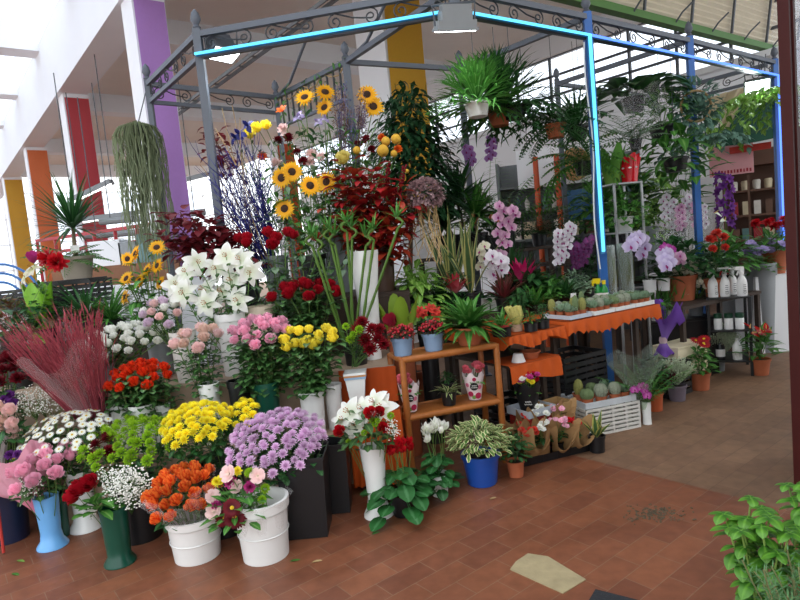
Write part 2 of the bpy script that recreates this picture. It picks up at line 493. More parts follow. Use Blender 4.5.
def potted(name, label, cat, base, rt, rb, h, m, fol=(), group=None, rim=.14, rz=0, square=False):
    """plant in a pot: root at the pot's foot > pot, soil, foliage ...; fol = [(part name, MB with its origin at the soil, material)]"""
    b = V(base) + V((0, 0, .001))
    r = thing(name, label, cat, b, rz, group)
    pot_mb(rt, rb, h, rim).build('pot', m, r)
    MB().lathe([(rt * .88, h * .86), (.002, h * .9)], 14).build('soil', SOIL, r)
    for nm, mb, mm in fol: mb.build(nm, mm, r, (0, 0, h * .88))
    r['_h'] = h * .88
    return r
# ------------------------------------------------------------------ foliage shapes (origin at the soil)
def sph(el, az): return V((math.cos(az) * math.cos(el), math.sin(az) * math.cos(el), math.sin(el)))
def g_strap(n, L, W, e0=20, e1=85, bend=1.0, segs=6, z=0, prof=strap, fold=.25, r0=.01):
    m = MB()
    for i in range(n):
        el = math.radians(e0 + (e1 - e0) * (i + .5) / n + u(-6, 6)); az = i * 2.4 + u(-.3, .3); d = sph(el, az)
        m.leaf(V((math.cos(az) * r0, math.sin(az) * r0, z)), d, L * u(.75, 1.1), W * u(.85, 1.1), bend * u(.6, 1.2), fold, segs, prof)
    return m
def g_bush(n, Rr, H, l, w, prof=oval, bend=.7, stems=9, inner=.45, up=.5, z0=.15, sr=.0022, segs=3):
    m = MB()
    for i in range(stems):
        a = i * 2.4; p = V((Rr * .7 * math.cos(a) * math.sqrt((i + .5) / stems), Rr * .7 * math.sin(a) * math.sqrt((i + .5) / stems), H * u(.6, .9)))
        m.tube(curve((0, 0, 0), p, .08, 4), sr, 4, False)
    for i in range(n):
        t = (i + .5) / n; ct = 1 - t * (1 - z0 * .3); az = i * 2.39996; st = math.sqrt(max(0, 1 - ct * ct)); k = u(inner, 1) ** .6
        p = V((Rr * st * math.cos(az) * k, Rr * st * math.sin(az) * k, H * (z0 + (1 - z0) * ct * k)))
        d = V((math.cos(az) * st, math.sin(az) * st, up * u(-.2, 1.4))) + V((u(-.4, .4), u(-.4, .4), 0))
        m.leaf(p - d.normalized() * l * .4, d, l * u(.75, 1.2), w * u(.8, 1.15), bend * u(.4, 1.3), .2, segs, prof)
    return m
def g_fern(n, L, lw, e0=15, e1=75, bend=1.2, pairs=14, z=0, lr=.16, frwd=.35):
    m = MB()
    for i in range(n):
        el = math.radians(e0 + (e1 - e0) * (i + .5) / n); az = i * 2.4 + u(-.3, .3); d = sph(el, az); sd = d.cross(UP).normalized(); nr = sd.cross(d)
        p = V((0, 0, z)); pts = [p]; ds = [d]; Lk = L * u(.75, 1.1); B = bend * u(.7, 1.2)
        for k in range(1, pairs + 1):
            a = B * k / pairs; dd = d * math.cos(a) - nr * math.sin(a); p = p + dd * Lk / pairs; pts.append(p); ds.append(dd)
        m.tube(pts, .0018, 3, False)
        for k in range(1, pairs + 1):
            t = k / pairs; ll = L * lr * math.sin(PI * (t * .85 + .12)) ** .7
            for s in (-1, 1):
                m.leaf(pts[k], ds[k] * frwd + sd * s, ll, lw, .5, .1, 2, lance)
    return m
def g_trail(n, L, l, w, Rr=.08, prof=heart, gap=.05, spread=.4):
    m = MB()
    for i in range(n):
        a = i * 2.4; d = V((math.cos(a), math.sin(a), 0)); p = d * Rr * .3; v = d * spread + V((0, 0, .5)); Lk = L * u(.5, 1); pts = [p]
        s = 0
        while s < Lk:
            v = v + V((u(-.12, .12), u(-.12, .12), -.18)); v.normalize()
            if s < Rr * 1.2: v = (v + d * .4).normalized()
            p = p + v * gap; pts.append(p); s += gap
            dd = V((u(-1, 1), u(-1, 1), -.2)) + d * .6
            m.leaf(p, dd, l * u(.7, 1.15), w, .6, .2, 3, prof)
        m.tube(pts, .0015, 3, False)
    return m
def g_spikes(n, H, Rr, fl=.0065, lean=.35, dots=26):
    """upright heather spikes set with tiny bells"""
    m = MB()
    for i in range(n):
        q = math.sqrt((i + .5) / n); a = i * 2.4; t = V((q * Rr * math.cos(a), q * Rr * math.sin(a), H * u(.75, 1.05) * (1 - .25 * q * q)))
        pts = curve(t * .1, t + V((t.x * lean, t.y * lean, 0)) * .6, .05, 4); m.tube(pts, .0016, 3, False)
        for k in range(dots):
            f = (.22 + .78 * k / dots) * 4; j = min(int(f), 3); p = pts[j].lerp(pts[j + 1], f - j); b = k * 2.4
            m.leaf(p, (math.cos(b), math.sin(b), .9), fl * 2.8, fl * 1.8, .3, .2, 1, lambda t: .8)
    return m
def flowers_on(r, pts, shape, m, sc, sm=None, base=(0, 0, 0), part='flower', sr=.002):
    """flowers of a potted plant: each its own part with its stalk as a sub-part"""
    z = V((0, 0, r.get('_h', 0)))
    for p, f in pts:
        p = V(p) + z
        o = bloom(r, shape, m, p, f, sc * u(.85, 1.1), part)
        q = o.matrix_basis.inverted()
        pts0 = curve(V(base) + z, p, .08, 4)
        MB().tube([q @ c for c in pts0], sr / (sc or 1), 4, False).build('flower_stalk', sm or G_STEM, o)
def orchid_spike(r, tip, base, n, m, sc, arch=.12, start=.45, face=V((0, -1, .15))):
    z = V((0, 0, r.get('_h', 0))); base, tip = V(base) + z, V(tip) + z; pts = []
    for i in range(13):
        t = i / 12; pts.append(base.lerp(tip, t) + V((0, 0, arch * math.sin(PI * t * .9))))
    MB().tube(pts, .0022, 5).build('flower_stem', G_STEM, r)
    for k in range(n):
        f = (start + (1 - start) * (k + .5) / n) * 12; j = min(int(f), 11); p = pts[j].lerp(pts[j + 1], f - j)
        sd = V((.02 if k % 2 else -.02, -.015, .0)); bloom(r, 'moth', m, p + sd, face + V((u(-.4, .4), 0, u(-.2, .2))), sc * u(.85, 1.05), 'flower_head', u(-.25, .25))
# ------------------------------------------------------------------ the market hall
def floor_mat(name, c1, c2, mortar, msz, rough, sc=1.0):
    m, nt, o = newmat(name); L = nt.links.new
    p = N(nt, 'ShaderNodeBsdfPrincipled'); p.inputs['Specular IOR Level'].default_value = .35
    tc = N(nt, 'ShaderNodeTexCoord'); mp = N(nt, 'ShaderNodeMapping'); mp.inputs['Rotation'].default_value = (0, 0, math.radians(-38))
    L(tc.outputs['Object'], mp.inputs[0])
    b = N(nt, 'ShaderNodeTexBrick'); b.inputs['Scale'].default_value = 1; b.inputs['Brick Width'].default_value = .30 * sc; b.inputs['Row Height'].default_value = .15 * sc
    b.inputs['Mortar Size'].default_value = msz; b.inputs['Mortar Smooth'].default_value = .3
    b.inputs['Color1'].default_value = C(c1); b.inputs['Color2'].default_value = C(c2); b.inputs['Mortar'].default_value = C(mortar)
    L(mp.outputs[0], b.inputs['Vector'])
    n1 = N(nt, 'ShaderNodeTexNoise'); n1.inputs['Scale'].default_value = 1.7; n1.inputs['Detail'].default_value = 7; n1.inputs['Roughness'].default_value = .65
    n2 = N(nt, 'ShaderNodeTexNoise'); n2.inputs['Scale'].default_value = 16; n2.inputs['Detail'].default_value = 6
    L(tc.outputs['Object'], n1.inputs[0]); L(tc.outputs['Object'], n2.inputs[0])
    r1 = N(nt, 'ShaderNodeMapRange'); r1.inputs[1].default_value = .3; r1.inputs[2].default_value = .72; r1.inputs[3].default_value = .72; r1.inputs[4].default_value = 1.14
    L(n1.outputs['Fac'], r1.inputs[0])
    r2 = N(nt, 'ShaderNodeMapRange'); r2.inputs[1].default_value = .3; r2.inputs[2].default_value = .7; r2.inputs[3].default_value = .86; r2.inputs[4].default_value = 1.1
    L(n2.outputs['Fac'], r2.inputs[0])
    mu = N(nt, 'ShaderNodeMath', operation='MULTIPLY'); L(r1.outputs[0], mu.inputs[0]); L(r2.outputs[0], mu.inputs[1])
    hs = N(nt, 'ShaderNodeHueSaturation'); L(b.outputs['Color'], hs.inputs['Color']); L(mu.outputs[0], hs.inputs['Value'])
    L(hs.outputs[0], p.inputs['Base Color'])
    rr = N(nt, 'ShaderNodeMapRange'); rr.inputs[3].default_value = rough - .15; rr.inputs[4].default_value = rough + .2; L(n1.outputs['Fac'], rr.inputs[0]); L(rr.outputs[0], p.inputs['Roughness'])
    bp = N(nt, 'ShaderNodeBump'); bp.inputs['Strength'].default_value = .25; bp.inputs['Distance'].default_value = .004
    ml = N(nt, 'ShaderNodeMath', operation='MULTIPLY_ADD'); ml.inputs[1].default_value = -1; L(b.outputs['Fac'], ml.inputs[0]); L(n2.outputs['Fac'], ml.inputs[2])
    L(ml.outputs[0], bp.inputs['Height']); L(bp.outputs[0], p.inputs['Normal']); L(p.outputs[0], o.inputs[0]); return m
F_RED = floor_mat('terracotta_tiles', '#8a553b', '#784834', '#876650', .0022, .42, .85)
F_OLD = floor_mat('worn_brown_tiles', '#876850', '#7b5d48', '#6f5442', .0025, .6, .85)
E0 = onz(697, 487, 0)                         # a joint between the two floors runs through here along the hall
def quad(p, a0, a1, b0, b1, z=0, th=.2):
    q = [V(p) + D1 * i + D2 * j for i, j in ((a0, b0), (a1, b0), (a1, b1), (a0, b1))]
    m = MB(); m.face([V((x.x, x.y, z)) for x in q]); m.face([V((x.x, x.y, z - th)) for x in q][::-1])
    for i in range(4):
        a, b = q[i], q[(i + 1) % 4]; m.face([(a.x, a.y, z - th), (b.x, b.y, z - th), (b.x, b.y, z), (a.x, a.y, z)])
    return m
struct('floor', quad(E0, -12, 34, -16, 0), F_RED)
struct('floor_worn', quad(E0, -12, 34, 0, 22), F_OLD)
WHITE = mat('white_paint', '#eef0f3', .7, .03, 2); SHADEW = mat('beige_plaster', '#f0e8e0', .85, .05, 1.5); CREAM = mat('cream_panel', '#cfc4ae', .8, .06, 2)
PANE = film('window_glass', '#f4f8ff', .12, .05)
DGREY = mat('dark_grey_steel', '#4c5158', .45, .08)
# columns with the longitudinal beam on top
cols = [(V((-2.9, 7.6, 0)), '#b98ad0', 'purple', 'beside the pavilion corner'), (V((-5.83, 11.4, 0)), '#c04a50', 'dark red', 'behind the hanging grey plant'),
        (V((-9.1, 15.6, 0)), '#e07a4c', 'orange', 'beyond the red banner'), (V((-12.35, 19.7, 0)), '#d9a53f', 'yellow', 'farthest down the row')]
def col_mb(k, a, b, z1): return MB().box(k + D1 * a / 2 + D2 * b / 2 + UP * z1 / 2, (b, a, z1), math.atan2(D2.y, D2.x))
def banner(k, b, z0, z1, colr, nm, lab):
    m = MB(); n = 14; rows = []
    for i in range(n + 1):
        t = i / n; z = z1 + (z0 - z1) * t
        rows.append([k + D2 * (b * (.04 + .92 * j / 6)) - D1 * (.02 + .008 * math.sin(j * 1.3 + i * .7) * (.3 + t)) + UP * z for j in range(7)])
    m.grid(rows)
    rows2 = [[p - D1 * .006 for p in r] for r in rows[::-1]]; m.grid(rows2)
    solo('fabric_banner', lab, 'banner', m, petal('banner_' + nm.replace(' ', '_'), colr, colr, .75, trans=.15, rnd=.05))
for i, (k, colr, nm, where) in enumerate(cols):
    struct('column_%d' % (i + 1), col_mb(k, .45, .4 + i * .04, 4.86), WHITE)
    banner(k, .4 + i * .04, .1, 4.78, colr, nm, '%s fabric banner hanging down a white column %s' % (nm, where))
kk = V((.13, 9, 0)); struct('column_5', col_mb(kk, .7, .75, 5.5), WHITE)
banner(kk, .75, 2.2, 5.45, '#e0ac3c', 'ochre', 'wide ochre yellow banner on the white column behind the pavilion')
ko = V((-3.1, 17.5, 0)); struct('column_6', col_mb(ko, .45, .55, 4.86), WHITE)
banner(ko, .55, .1, 4.7, '#c7552f', 'vermilion', 'orange red banner seen past the purple one, right behind the grey post')
k0 = cols[0][0]
def beam(name, p, q, w, z0, z1, m): struct(name, MB().bar(V((p.x, p.y, (z0 + z1) / 2)), V((q.x, q.y, (z0 + z1) / 2)), w, z1 - z0), m)
m0 = k0 + D2 * .2
beam('beam_1', m0 - D1 * 7, m0 + D1 * 22, .5, 4.86, 6.1, WHITE)
# aisle ceiling on the right with cross beams
struct('ceiling', quad(m0 + D2 * .25, -8, 17.5, 0, 8.45, 5.7, .15), SHADEW)
for i, a in enumerate((-2.2, 2.6, 7.4, 12.6, 17.2)):
    beam('beam_%d' % (i + 2), m0 + D2 * .25 + D1 * a, m0 + D2 * 8.4 + D1 * a, .4, 5.15, 5.6, WHITE)
# atrium roof on the left: white ribs with glass between them
for i, a in enumerate((-4, -.6, 2.8, 6.2, 9.6, 13, 16.4, 19.8)):
    beam('roof_rib_%d' % (i + 1), m0 - D2 * .25 + D1 * a, m0 - D2 * 11 + D1 * a, .5, 5.95, 6.5, WHITE)
for i, b in enumerate((2.6, 5.2, 7.8, 10.4)):
    beam('roof_beam_%d' % (i + 1), m0 - D2 * b - D1 * 4, m0 - D2 * b + D1 * 22, .3, 6.05, 6.45, WHITE)
struct('window_skylight', quad(m0, -4, 22, -11, -.3, 6.6, .02), PANE)
# far gable wall: glazing down to the ground
g0 = m0 + D1 * 22.5
def glazed(name, p, q, z0, z1, nv, nh, w=.06, m=WHITE):
    s = MB(); p, q = V(p), V(q)
    for i in range(nv + 1):
        a = p.lerp(q, i / nv); s.bar((a.x, a.y, z0), (a.x, a.y, z1), w, w, D1)
    for j in range(nh + 1):
        z = z0 + (z1 - z0) * j / nh; s.bar((p.x, p.y, z), (q.x, q.y, z), w, w)
    o = struct(name, s, m)
    n = (q - p).cross(UP).normalized() * .01
    g = MB().face([(p.x, p.y, z0), (q.x, q.y, z0), (q.x, q.y, z1), (p.x, p.y, z1)])
    tag(g.build('window_pane', PANE, o, None, False), kind='structure')
glazed('window_1', g0 - D2 * 11, g0 + D2 * 9, .9, 5.2, 14, 4, .07)
struct('wall_far', MB().bar(g0 - D2 * 11 + UP * .45, g0 + D2 * 9 + UP * .45, .2, .9), WHITE)
# wall on the right, along the hall: white below, a long strip of windows above
w0 = V((4.93, 11.5, 0)); WZ = 3.9
struct('wall_right', MB().bar(w0 - D1 * 7 + UP * WZ / 2, w0 + D1 * 13 + UP * WZ / 2, .25, WZ), WHITE)
struct('trim_1', MB().bar(w0 - D1 * 7 + UP * (WZ + .04) - D2 * .1, w0 + D1 * 13 + UP * (WZ + .04) - D2 * .1, .35, .1), WHITE)
glazed('window_2', w0 - D1 * 7, w0 + D1 * 13, WZ + .05, 5.15, 22, 3, .045, DGREY)
struct('wall_right_head', MB().bar(w0 - D1 * 7 + UP * 5.4, w0 + D1 * 13 + UP * 5.4, .3, .5), WHITE)
# sloping cream panels over the neighbouring stalls, with their green edge
f0, f1 = onz(545, -8, 4.05), onz(790, 54, 4.05)
fd = (f1 - f0).normalized(); fa, fb = f0 - fd * 1.0, f1 + fd * 4
s = MB(); nrm = V((-fd.y, fd.x, 0))
s.grid([[fa.lerp(fb, i / 4) + UP * (.06 + 1.5 * k / 40) - nrm * (.2 * k / 40 + (.025 if k % 2 else 0)) for i in range(5)] for k in range(41)])
struct('wall_panels', s, CREAM)
GREEN_E = mat('green_paint', '#4d7a34', .6, .1)
struct('trim_2', MB().bar(fa, fb, .12, .09), GREEN_E)
s = MB()
for i in range(10):
    a = fa.lerp(fb, (i + .5) / 10) - nrm * .06; s.bar(a + UP * .05, a + UP * 1.45 - nrm * .2, .03, .03, fd)
struct('trim_3', s, DGREY)
for i in range(8):
    a = fa.lerp(fb, .06 + i * .085) - nrm * .05
    solo('cable_hook', 'thin dark wire hook sticking up from the green edge of the cream panels', 'hook', MB().tube([a, a - nrm * .1 + UP * .1, a - nrm * .18 + UP * .22 + fd * .12], .012, 5), DGREY, group='wire hooks on the green edge')
# dark red kiosk corner beside the camera
RED_W = mat('oxblood_wood', '#3f1310', .55, .18, 6, bump=.2, spec=.2)
j0 = V((1.962, 2.98, 0)); jd = V((.80, .60, 0)).normalized()
struct('wall_shade_block', MB().box((4.2, .2, 1.8), (3.9, 4.6, 3.6)), RED_W)  # unseen block added out of view to keep light off the right floor
dr = thing('door_1', None, None, (0, 0, 0)); tag(dr, kind='structure')
HJ = 3.6
def jb(a, b, z0, z1, th, off=0): return MB().bar(j0 + jd * a + UP * (z0 + z1) / 2 - V((-jd.y, jd.x, 0)) * off, j0 + jd * b + UP * (z0 + z1) / 2 - V((-jd.y, jd.x, 0)) * off, th, z1 - z0)
s = MB()
for a, b, th in ((0, .03, .05), (.03, .055, .065), (.055, .09, .04)): s.add(jb(a, b, 0, HJ, th))
s.build('door_post', RED_W, dr, None, False)
s = MB(); s.add(jb(.09, .8, 0, 1.05, .03)); s.add(jb(.09, .8, 1.62, 1.9, .03)); s.add(jb(.09, .8, 3.0, HJ, .03)); s.add(jb(.68, .8, 1.05, 3.0, .06))
for z0, z1 in ((.15, .9), (1.66, 1.86)): s.add(jb(.14, .62, z0, z1, .04))
s.build('door_panel', RED_W, dr, None, False)
s = MB(); s.add(jb(.075, .68, 1.9, 3.0, .012)); s.add(jb(.075, .68, 1.05, 1.62, .012)); s.build('door_glass', PANE, dr, None, False)

# ------------------------------------------------------------------ pavilion of grey steel with scroll friezes and neon tubes
IRON = mat('pavilion_grey', '#545a64', .45, .08); BLUEP = mat('blue_paint_and_neon_light', '#2f66ae', .4, .1); BLACKI = mat('scroll_iron', '#33363b', .5, .1)  # the blue of the middle post is neon light put into its colour
ZL, ZH = 3.1, 3.27
pv = thing('market_pavilion', 'grey steel pavilion with scrollwork friezes and blue posts standing over the flower stall', 'pavilion')
A, B, Cc, D, E, F = (onz(x, y, ZL) for x, y in ((150, 102), (200, 57), (455, 14), (588, 38), (690, 58), (775, 77)))
G = onz(278, 113, ZL); H = onz(346, 62, ZL + .17); J = onz(460, 69, ZL + .17); I = onz(557, 84, ZL + .17)
for q in (H, J, I): q.z = ZL
def finial(m, p):
    m.lathe([(.02, 0), (.035, .03), (.02, .05), (.042, .09), (.03, .14), (.005, .17)], 8, (p.x, p.y, ZH + .02))
posts = [(A, IRON, .05), (B, IRON, .06), (D, BLUEP, .065), (E, BLUEP, .06), (F, BLUEP, .06), (G, IRON, .05), (H, IRON, .07), (J, IRON, .06), (I, IRON, .05)]
for p, m, w in posts:
    s = MB().box((p.x, p.y, (ZH + .04) / 2), (w, w, ZH + .04)); s.box((p.x, p.y, .006), (w * 2.2, w * 2.2, .012))
    o = s.build('post', m, pv, None, False)
    s = MB(); finial(s, p); s.build('finial', IRON, o)
s = MB().box((Cc.x, Cc.y, (ZL + ZH) / 2), (.07, .07, ZH - ZL + .12)); o = s.build('corner_bracket', IRON, pv, None, False)
s = MB(); finial(s, Cc); s.build('finial', IRON, o)
def scroll(m, o, d, r, turns=1.6, sg=1):
    pts = []
    for i in range(19):
        t = i / 18; a = PI * 2 * turns * t; q = r * (1 - .85 * t)
        pts.append(o + d * (q * math.sin(a) * sg) + UP * (q * math.cos(a)))
    m.tube(pts, .006, 5)
def frieze(p, q, z0=ZL, z1=ZH, step=.42, two=True, w=.045):
    p, q = V(p), V(q)
    a0, b0, a1, b1 = (V((x.x, x.y, z)) for x, z in ((p, z0), (q, z0), (p, z1), (q, z1)))
    MB().bar(a1, b1, w, w).build('beam', IRON, pv, None, False)
    if not two: return
    MB().bar(a0, b0, w * .8, w * .8).build('beam', IRON, pv, None, False)
    L = (q - p).length; n = max(1, int(L / step)); d = (q - p).normalized(); zc = (z0 + z1) / 2; r = (z1 - z0) * .36
    for i in range(n):
        c = a0.lerp(b0, (i + .5) / n); c.z = zc; h = L / n / 2
        s = MB(); e1, e2 = c - d * h * .55, c + d * h * .55
        scroll(s, e1, d, r, 1.5, -1); scroll(s, e2, d, r, 1.5, 1)
        s.tube([e1 + UP * r, c + UP * .01, e2 - UP * r * .2], .006, 5)
        s.build('scrollwork', BLACKI, pv)
frieze(A, B); frieze(B, Cc); frieze(Cc, D); frieze(D, E); frieze(E, F); frieze(A, G)
frieze(Cc, H, two=False); frieze(D, J, two=False); frieze(E, I, two=False); frieze(H, J, two=False)
K = F + (I - E); frieze(F + (I - E) * .05, F + (I - E) * .8)
frieze(I, K, two=False)
# baluster rail between the two back posts
MB().bar(V((G.x, G.y, ZH)), V((H.x, H.y, ZH)), .045).build('beam', IRON, pv, None, False)
MB().bar(V((G.x, G.y, ZL - .16)), V((H.x, H.y, ZL - .16)), .03).build('beam', IRON, pv, None, False)
for i in range(1, 12):
    q = G.lerp(H, i / 12); MB().bar((q.x, q.y, ZL - .16), (q.x, q.y, ZH), .016, .016, D1).build('baluster', BLACKI, pv, None, False)
for q in (H, G):   # curved pipe stays
    MB().tube([V((q.x, q.y, ZH)), V((q.x, q.y, ZH + .05)) + (Cc - H) * .25, V((q.x, q.y, ZH + .32)) + (Cc - H) * .55], .015, 6).build('curved_stay', IRON, pv)
NEON = glow('neon_blue', '#5fc8f2', 2.2); NEON2 = glow('neon_deep_blue', '#5a86ff', 2.4)
off = V((-.15, -.99, 0)) * .085
TUBEH = mat('tube_housing', '#2a7fb4', .4, .05)
for lab, a, b, m in (('cyan neon tube on the left front beam of the pavilion', B, Cc, NEON), ('cyan neon tube sloping from the corner floodlight to the tall blue post', Cc, D, NEON),
                     ('deep blue neon tube on the right front beam of the pavilion', D, F, NEON2)):
    r = thing('neon_tube', lab, 'neon light', (0, 0, 0)); MB().tube([a + off, b + off], .011, 8).build('tube', m, r); MB().tube([a + off * .7, b + off * .7], .017, 8).build('housing', TUBEH, r)
pz = D + off * 1.1; r = thing('neon_tube', 'cyan neon tube running down the tall blue post in the middle', 'neon light')
MB().tube([V((pz.x, pz.y, ZL)), V((pz.x, pz.y, 1.28))], .015, 8).build('tube', NEON, r); MB().tube([V((pz.x, pz.y + .02, ZL)), V((pz.x, pz.y + .02, 1.26))], .021, 8).build('housing', TUBEH, r)
pz = F + off; r = thing('neon_tube', 'blue light strip dotted down the rightmost pavilion post', 'neon light')
MB().tube([V((pz.x, pz.y, ZL)), V((pz.x, pz.y, .9))], .012, 8).build('tube', NEON2, r)
solo('power_cable', 'white cable hanging loosely beside the tall blue post', 'cable', MB().tube([D + V((-.06, -.04, z)) for z in ()] or [V((D.x - .05 - .015 * math.sin(z * 5), D.y - .06, z)) for z in [3.05 - .12 * i for i in range(17)]], .007, 5), WHITEP)
# flood lamps
LAMPG = mat('lamp_grey', '#8d9294', .5, .06); LENS = glow('lamp_lens', '#f2fbff', 14)
def flood(label, p, w, aim, power, big=True, sp=1.5):
    r = thing('flood_light', label, 'lamp', p); aim = V(aim).normalized()
    q = face_rot(-aim)
    def B_(nm, mb, m): o = mb.build(nm, m, r); o.rotation_mode = 'QUATERNION'; o.rotation_quaternion = q; return o
    s = MB().box((0, 0, 0), (w, w * .62, .05)); s.box((0, 0, .055), (w * .8, w * .5, .06)); s.box((0, 0, -.035), (w * 1.08, w * .7, .02)); B_('housing', s, LAMPG if big else DGREY)
    s = MB()
    for i in range(7): s.box((0, (i - 3) * w * .065, .1), (w * .75, .008, .05))
    B_('cooling_fin', s, LAMPG if big else DGREY)
    B_('lens', MB().box((0, 0, -.047), (w * .95, w * .58, .006)), LENS)
    MB().tube([(w * .5, 0, 0), (w * .56, 0, .14), (-w * .56, 0, .14), (-w * .5, 0, 0)], .01, 5).build('bracket', DGREY, r)
    ld = bpy.data.lights.new('flood_light_beam', 'SPOT'); ld.energy = power; ld.color = (.9, .97, 1); ld.spot_size = sp * 1.7; ld.spot_blend = .6; ld.shadow_soft_size = w * .4
    lo = bpy.data.objects.new('flood_light_beam', ld); COL.objects.link(lo); lo.parent = r; lo.location = aim * .06; lo.rotation_mode = 'QUATERNION'; lo.rotation_quaternion = (-aim).to_track_quat('Z', 'Y')
flood('large grey floodlight under the front corner of the pavilion', at(455, 24, 4.35), .27, (-.05, .35, -1), 26)
flood('black floodlight behind the left grey post', at(222, 50, 4.95), .24, (.3, -.25, -1), 45, False)
flood('bright floodlight near the rightmost pavilion post', at(757, 86, 7.3), .26, (-.45, -.9, -.55), 60, False)
# long cable tray and fluorescent lamps over the far aisle
TRAY = mat('tray_grey', '#7d8184', .6, .1)
s = MB(); ta, tb = at(205, 92, 9.5), at(330, 0, 7.6)
dd = (tb - ta).normalized(); sd = dd.cross(UP).normalized() * .06
s.bar(ta - dd * 2 + sd, tb + dd * 2 + sd, .02, .05); s.bar(ta - dd * 2 - sd, tb + dd * 2 - sd, .02, .05)
for i in range(22): c = (ta - dd * 2).lerp(tb + dd * 2, i / 21); s.bar(c + sd, c - sd, .02, .02)
solo('cable_tray', 'grey ladder cable tray slung diagonally under the ceiling', 'cable tray', s, TRAY, smooth=False)
TUBEL = glow('fluorescent_tube', '#ffffff', 3)
for i, (a, b, w) in enumerate((((72, 203), (112, 184), 'by the dark red banner'), ((182, 184), (214, 176), 'right of the purple banner'), ((84, 222), (150, 214), 'lowest above the far stalls'))):
    p, q = at(*a, 9.6), at(*b, 9.6); d = (q - p).normalized(); sd = d.cross(UP).normalized()
    r = thing('hanging_lamp', 'slim grey hanging lamp %s' % w, 'lamp', p)
    MB().bar((0, 0, .04), q - p + UP * .04, .16, .07).build('housing', LAMPG, r, None, False); MB().tube([sd * .03, q - p + sd * .03], .02, 6).build('tube', TUBEL, r)
    MB().tube([(0, 0, .05), (0, 0, 2)], .008, 4).build('suspension_wire', DGREY, r); MB().tube([q - p, q - p + UP * 2], .008, 4).build('suspension_wire', DGREY, r)

# ------------------------------------------------------------------ tables, stands and shelves
def stand(name, label, x0, x1, y0, y1, z, m, cat='display stand', base=0):
    r = thing(name, label, cat, ((x0 + x1) / 2, (y0 + y1) / 2, base)); w, d = x1 - x0, y1 - y0; h = z - base
    MB().box((0, 0, h - .0125), (w, d, .025)).build('board', m, r, None, False)
    MB().box((0, -d / 2 + .012, (h - .026) / 2), (w - .01, .02, h - .027)).build('front_panel', m, r, None, False)
    for sx in (-1, 1):
        for sy in (-1, 1): MB().box((sx * (w / 2 - .03), sy * (d / 2 - .05), (h - .026) / 2), (.04, .04, h - .026)).build('leg', m, r, None, False)
TAN = mat('tan_board', '#a8917c', .7, .12, 5); DBROWN = mat('dark_wood', '#3b2c22', .7, .2, 9)
stand('step_stand', 'lowest tan display step behind the floor buckets', -2.25, -.40, 3.53, 3.825, .38, TAN)
stand('step_stand', 'middle tan display step carrying the grey and fluted vases', -3.6, -.08, 3.83, 4.49, .73, TAN)
stand('step_stand', 'highest dark display step under the tall sunflowers and red foliage', -1.3, .08, 4.5, 5.3, 1.15, DBROWN)
stand('plant_riser', 'plain dark riser far left under the grassy plants', -3.8, -1.85, 4.5, 4.73, 1.0, DBROWN)
ORANGE = petal('orange_cloth', '#c9571c', '#bb4f1a', .8, trans=.12, rnd=.08)
def cloth_table(name, label, c, w, d, z, drop, rz, wave=0, droplift=0, legs=True):
    r = thing(name, label, 'table', c, rz); zz = z - c[2]
    MB().box((0, 0, zz - .012), (w, d, .024)).build('table_top', DBROWN, r, None, False)
    m = MB(); n = 60
    per = []
    for i in range(n): per.append((-w / 2 + w * i / n, -d / 2))
    for i in range(12): per.append((w / 2, -d / 2 + d * i / 12))
    for i in range(n): per.append((w / 2 - w * i / n, d / 2))
    for i in range(12): per.append((-w / 2, d / 2 - d * i / 12))
    rows = []
    for k, (t, o) in enumerate(((0, -.02), (.0, .003), (.05, .008), (.5, .016), (1, .02))):
        row = []
        for i, (x, y) in enumerate(per):
            wv = .012 * math.sin(i * .9) * t
            sc = 1 + o / w * 2, 1 + o / d * 2
            dz = drop * t * (1 - droplift * (.5 + .5 * math.sin(i * .16 + 1))) - (wave * abs(math.sin(i * PI / 4)) if t == 1 else 0)
            row.append((x * sc[0], y * sc[1] + (-wv if y < 0 else wv), zz + .004 - dz))
        rows.append(row)
    m.grid(rows, True); m.face([(a, b, zz + .004) for a, b in per]); m.build('orange_cloth', ORANGE, r)
    if legs:
        for sx in (-1, 1):
            for sy in (-1, 1): MB().box((sx * (w / 2 - .04), d / 2 - .05 if sy > 0 else -d / 2 + min(.2, d * .4), (zz - .025) / 2), (.036, .036, zz - .025)).build('leg', DBROWN, r, None, False)
    return r
TA = math.atan2(.82, 1.42); TU = V((math.cos(TA), math.sin(TA), 0)); TN = V((-TU.y, TU.x, 0))
T0 = V((.62, 3.90, 0)); TL = 1.64
def tpos(a, b, z=.84): q = T0 + TU * a + TN * b; return V((q.x, q.y, z))
q = tpos(.36, .40, 0); cloth_table('plant_table', 'table end under a plain orange cloth beside the bamboo shelf', q, .50, .76, .82, .10, TA, 0, .5)
LT = bpy.data.objects['plant_table']; MB().box((0, -.02, .60), (.46, .64, .02)).build('lower_shelf', DBROWN, LT, None, False)
m = MB(); rows = []
for z, y in ((.6125, -.06), (.6125, -.335), (.60, -.352), (.55, -.357), (.49, -.362)): rows.append([(-.24 + .47 * k / 30, y - .006 * math.sin(k * .9) * (z < .6), z + (.02 * math.sin(k * .17) if z < .5 else 0)) for k in range(31)])
m.grid(rows); m.build('lower_orange_cloth', ORANGE, LT)
q = tpos(1.15, .40, 0); cloth_table('plant_table', 'cactus table with a scalloped orange cloth and white trays', q, 1.0, .78, .84, .13, TA, .025, .25)
q = V((-.22, 3.7, 0)); cloth_table('side_table', 'small table fully draped in orange cloth behind the tall white lily vase', q, .30, .2, .5, .46, 0, 0, 0)
LT = bpy.data.objects['step_stand.001']; m = MB()
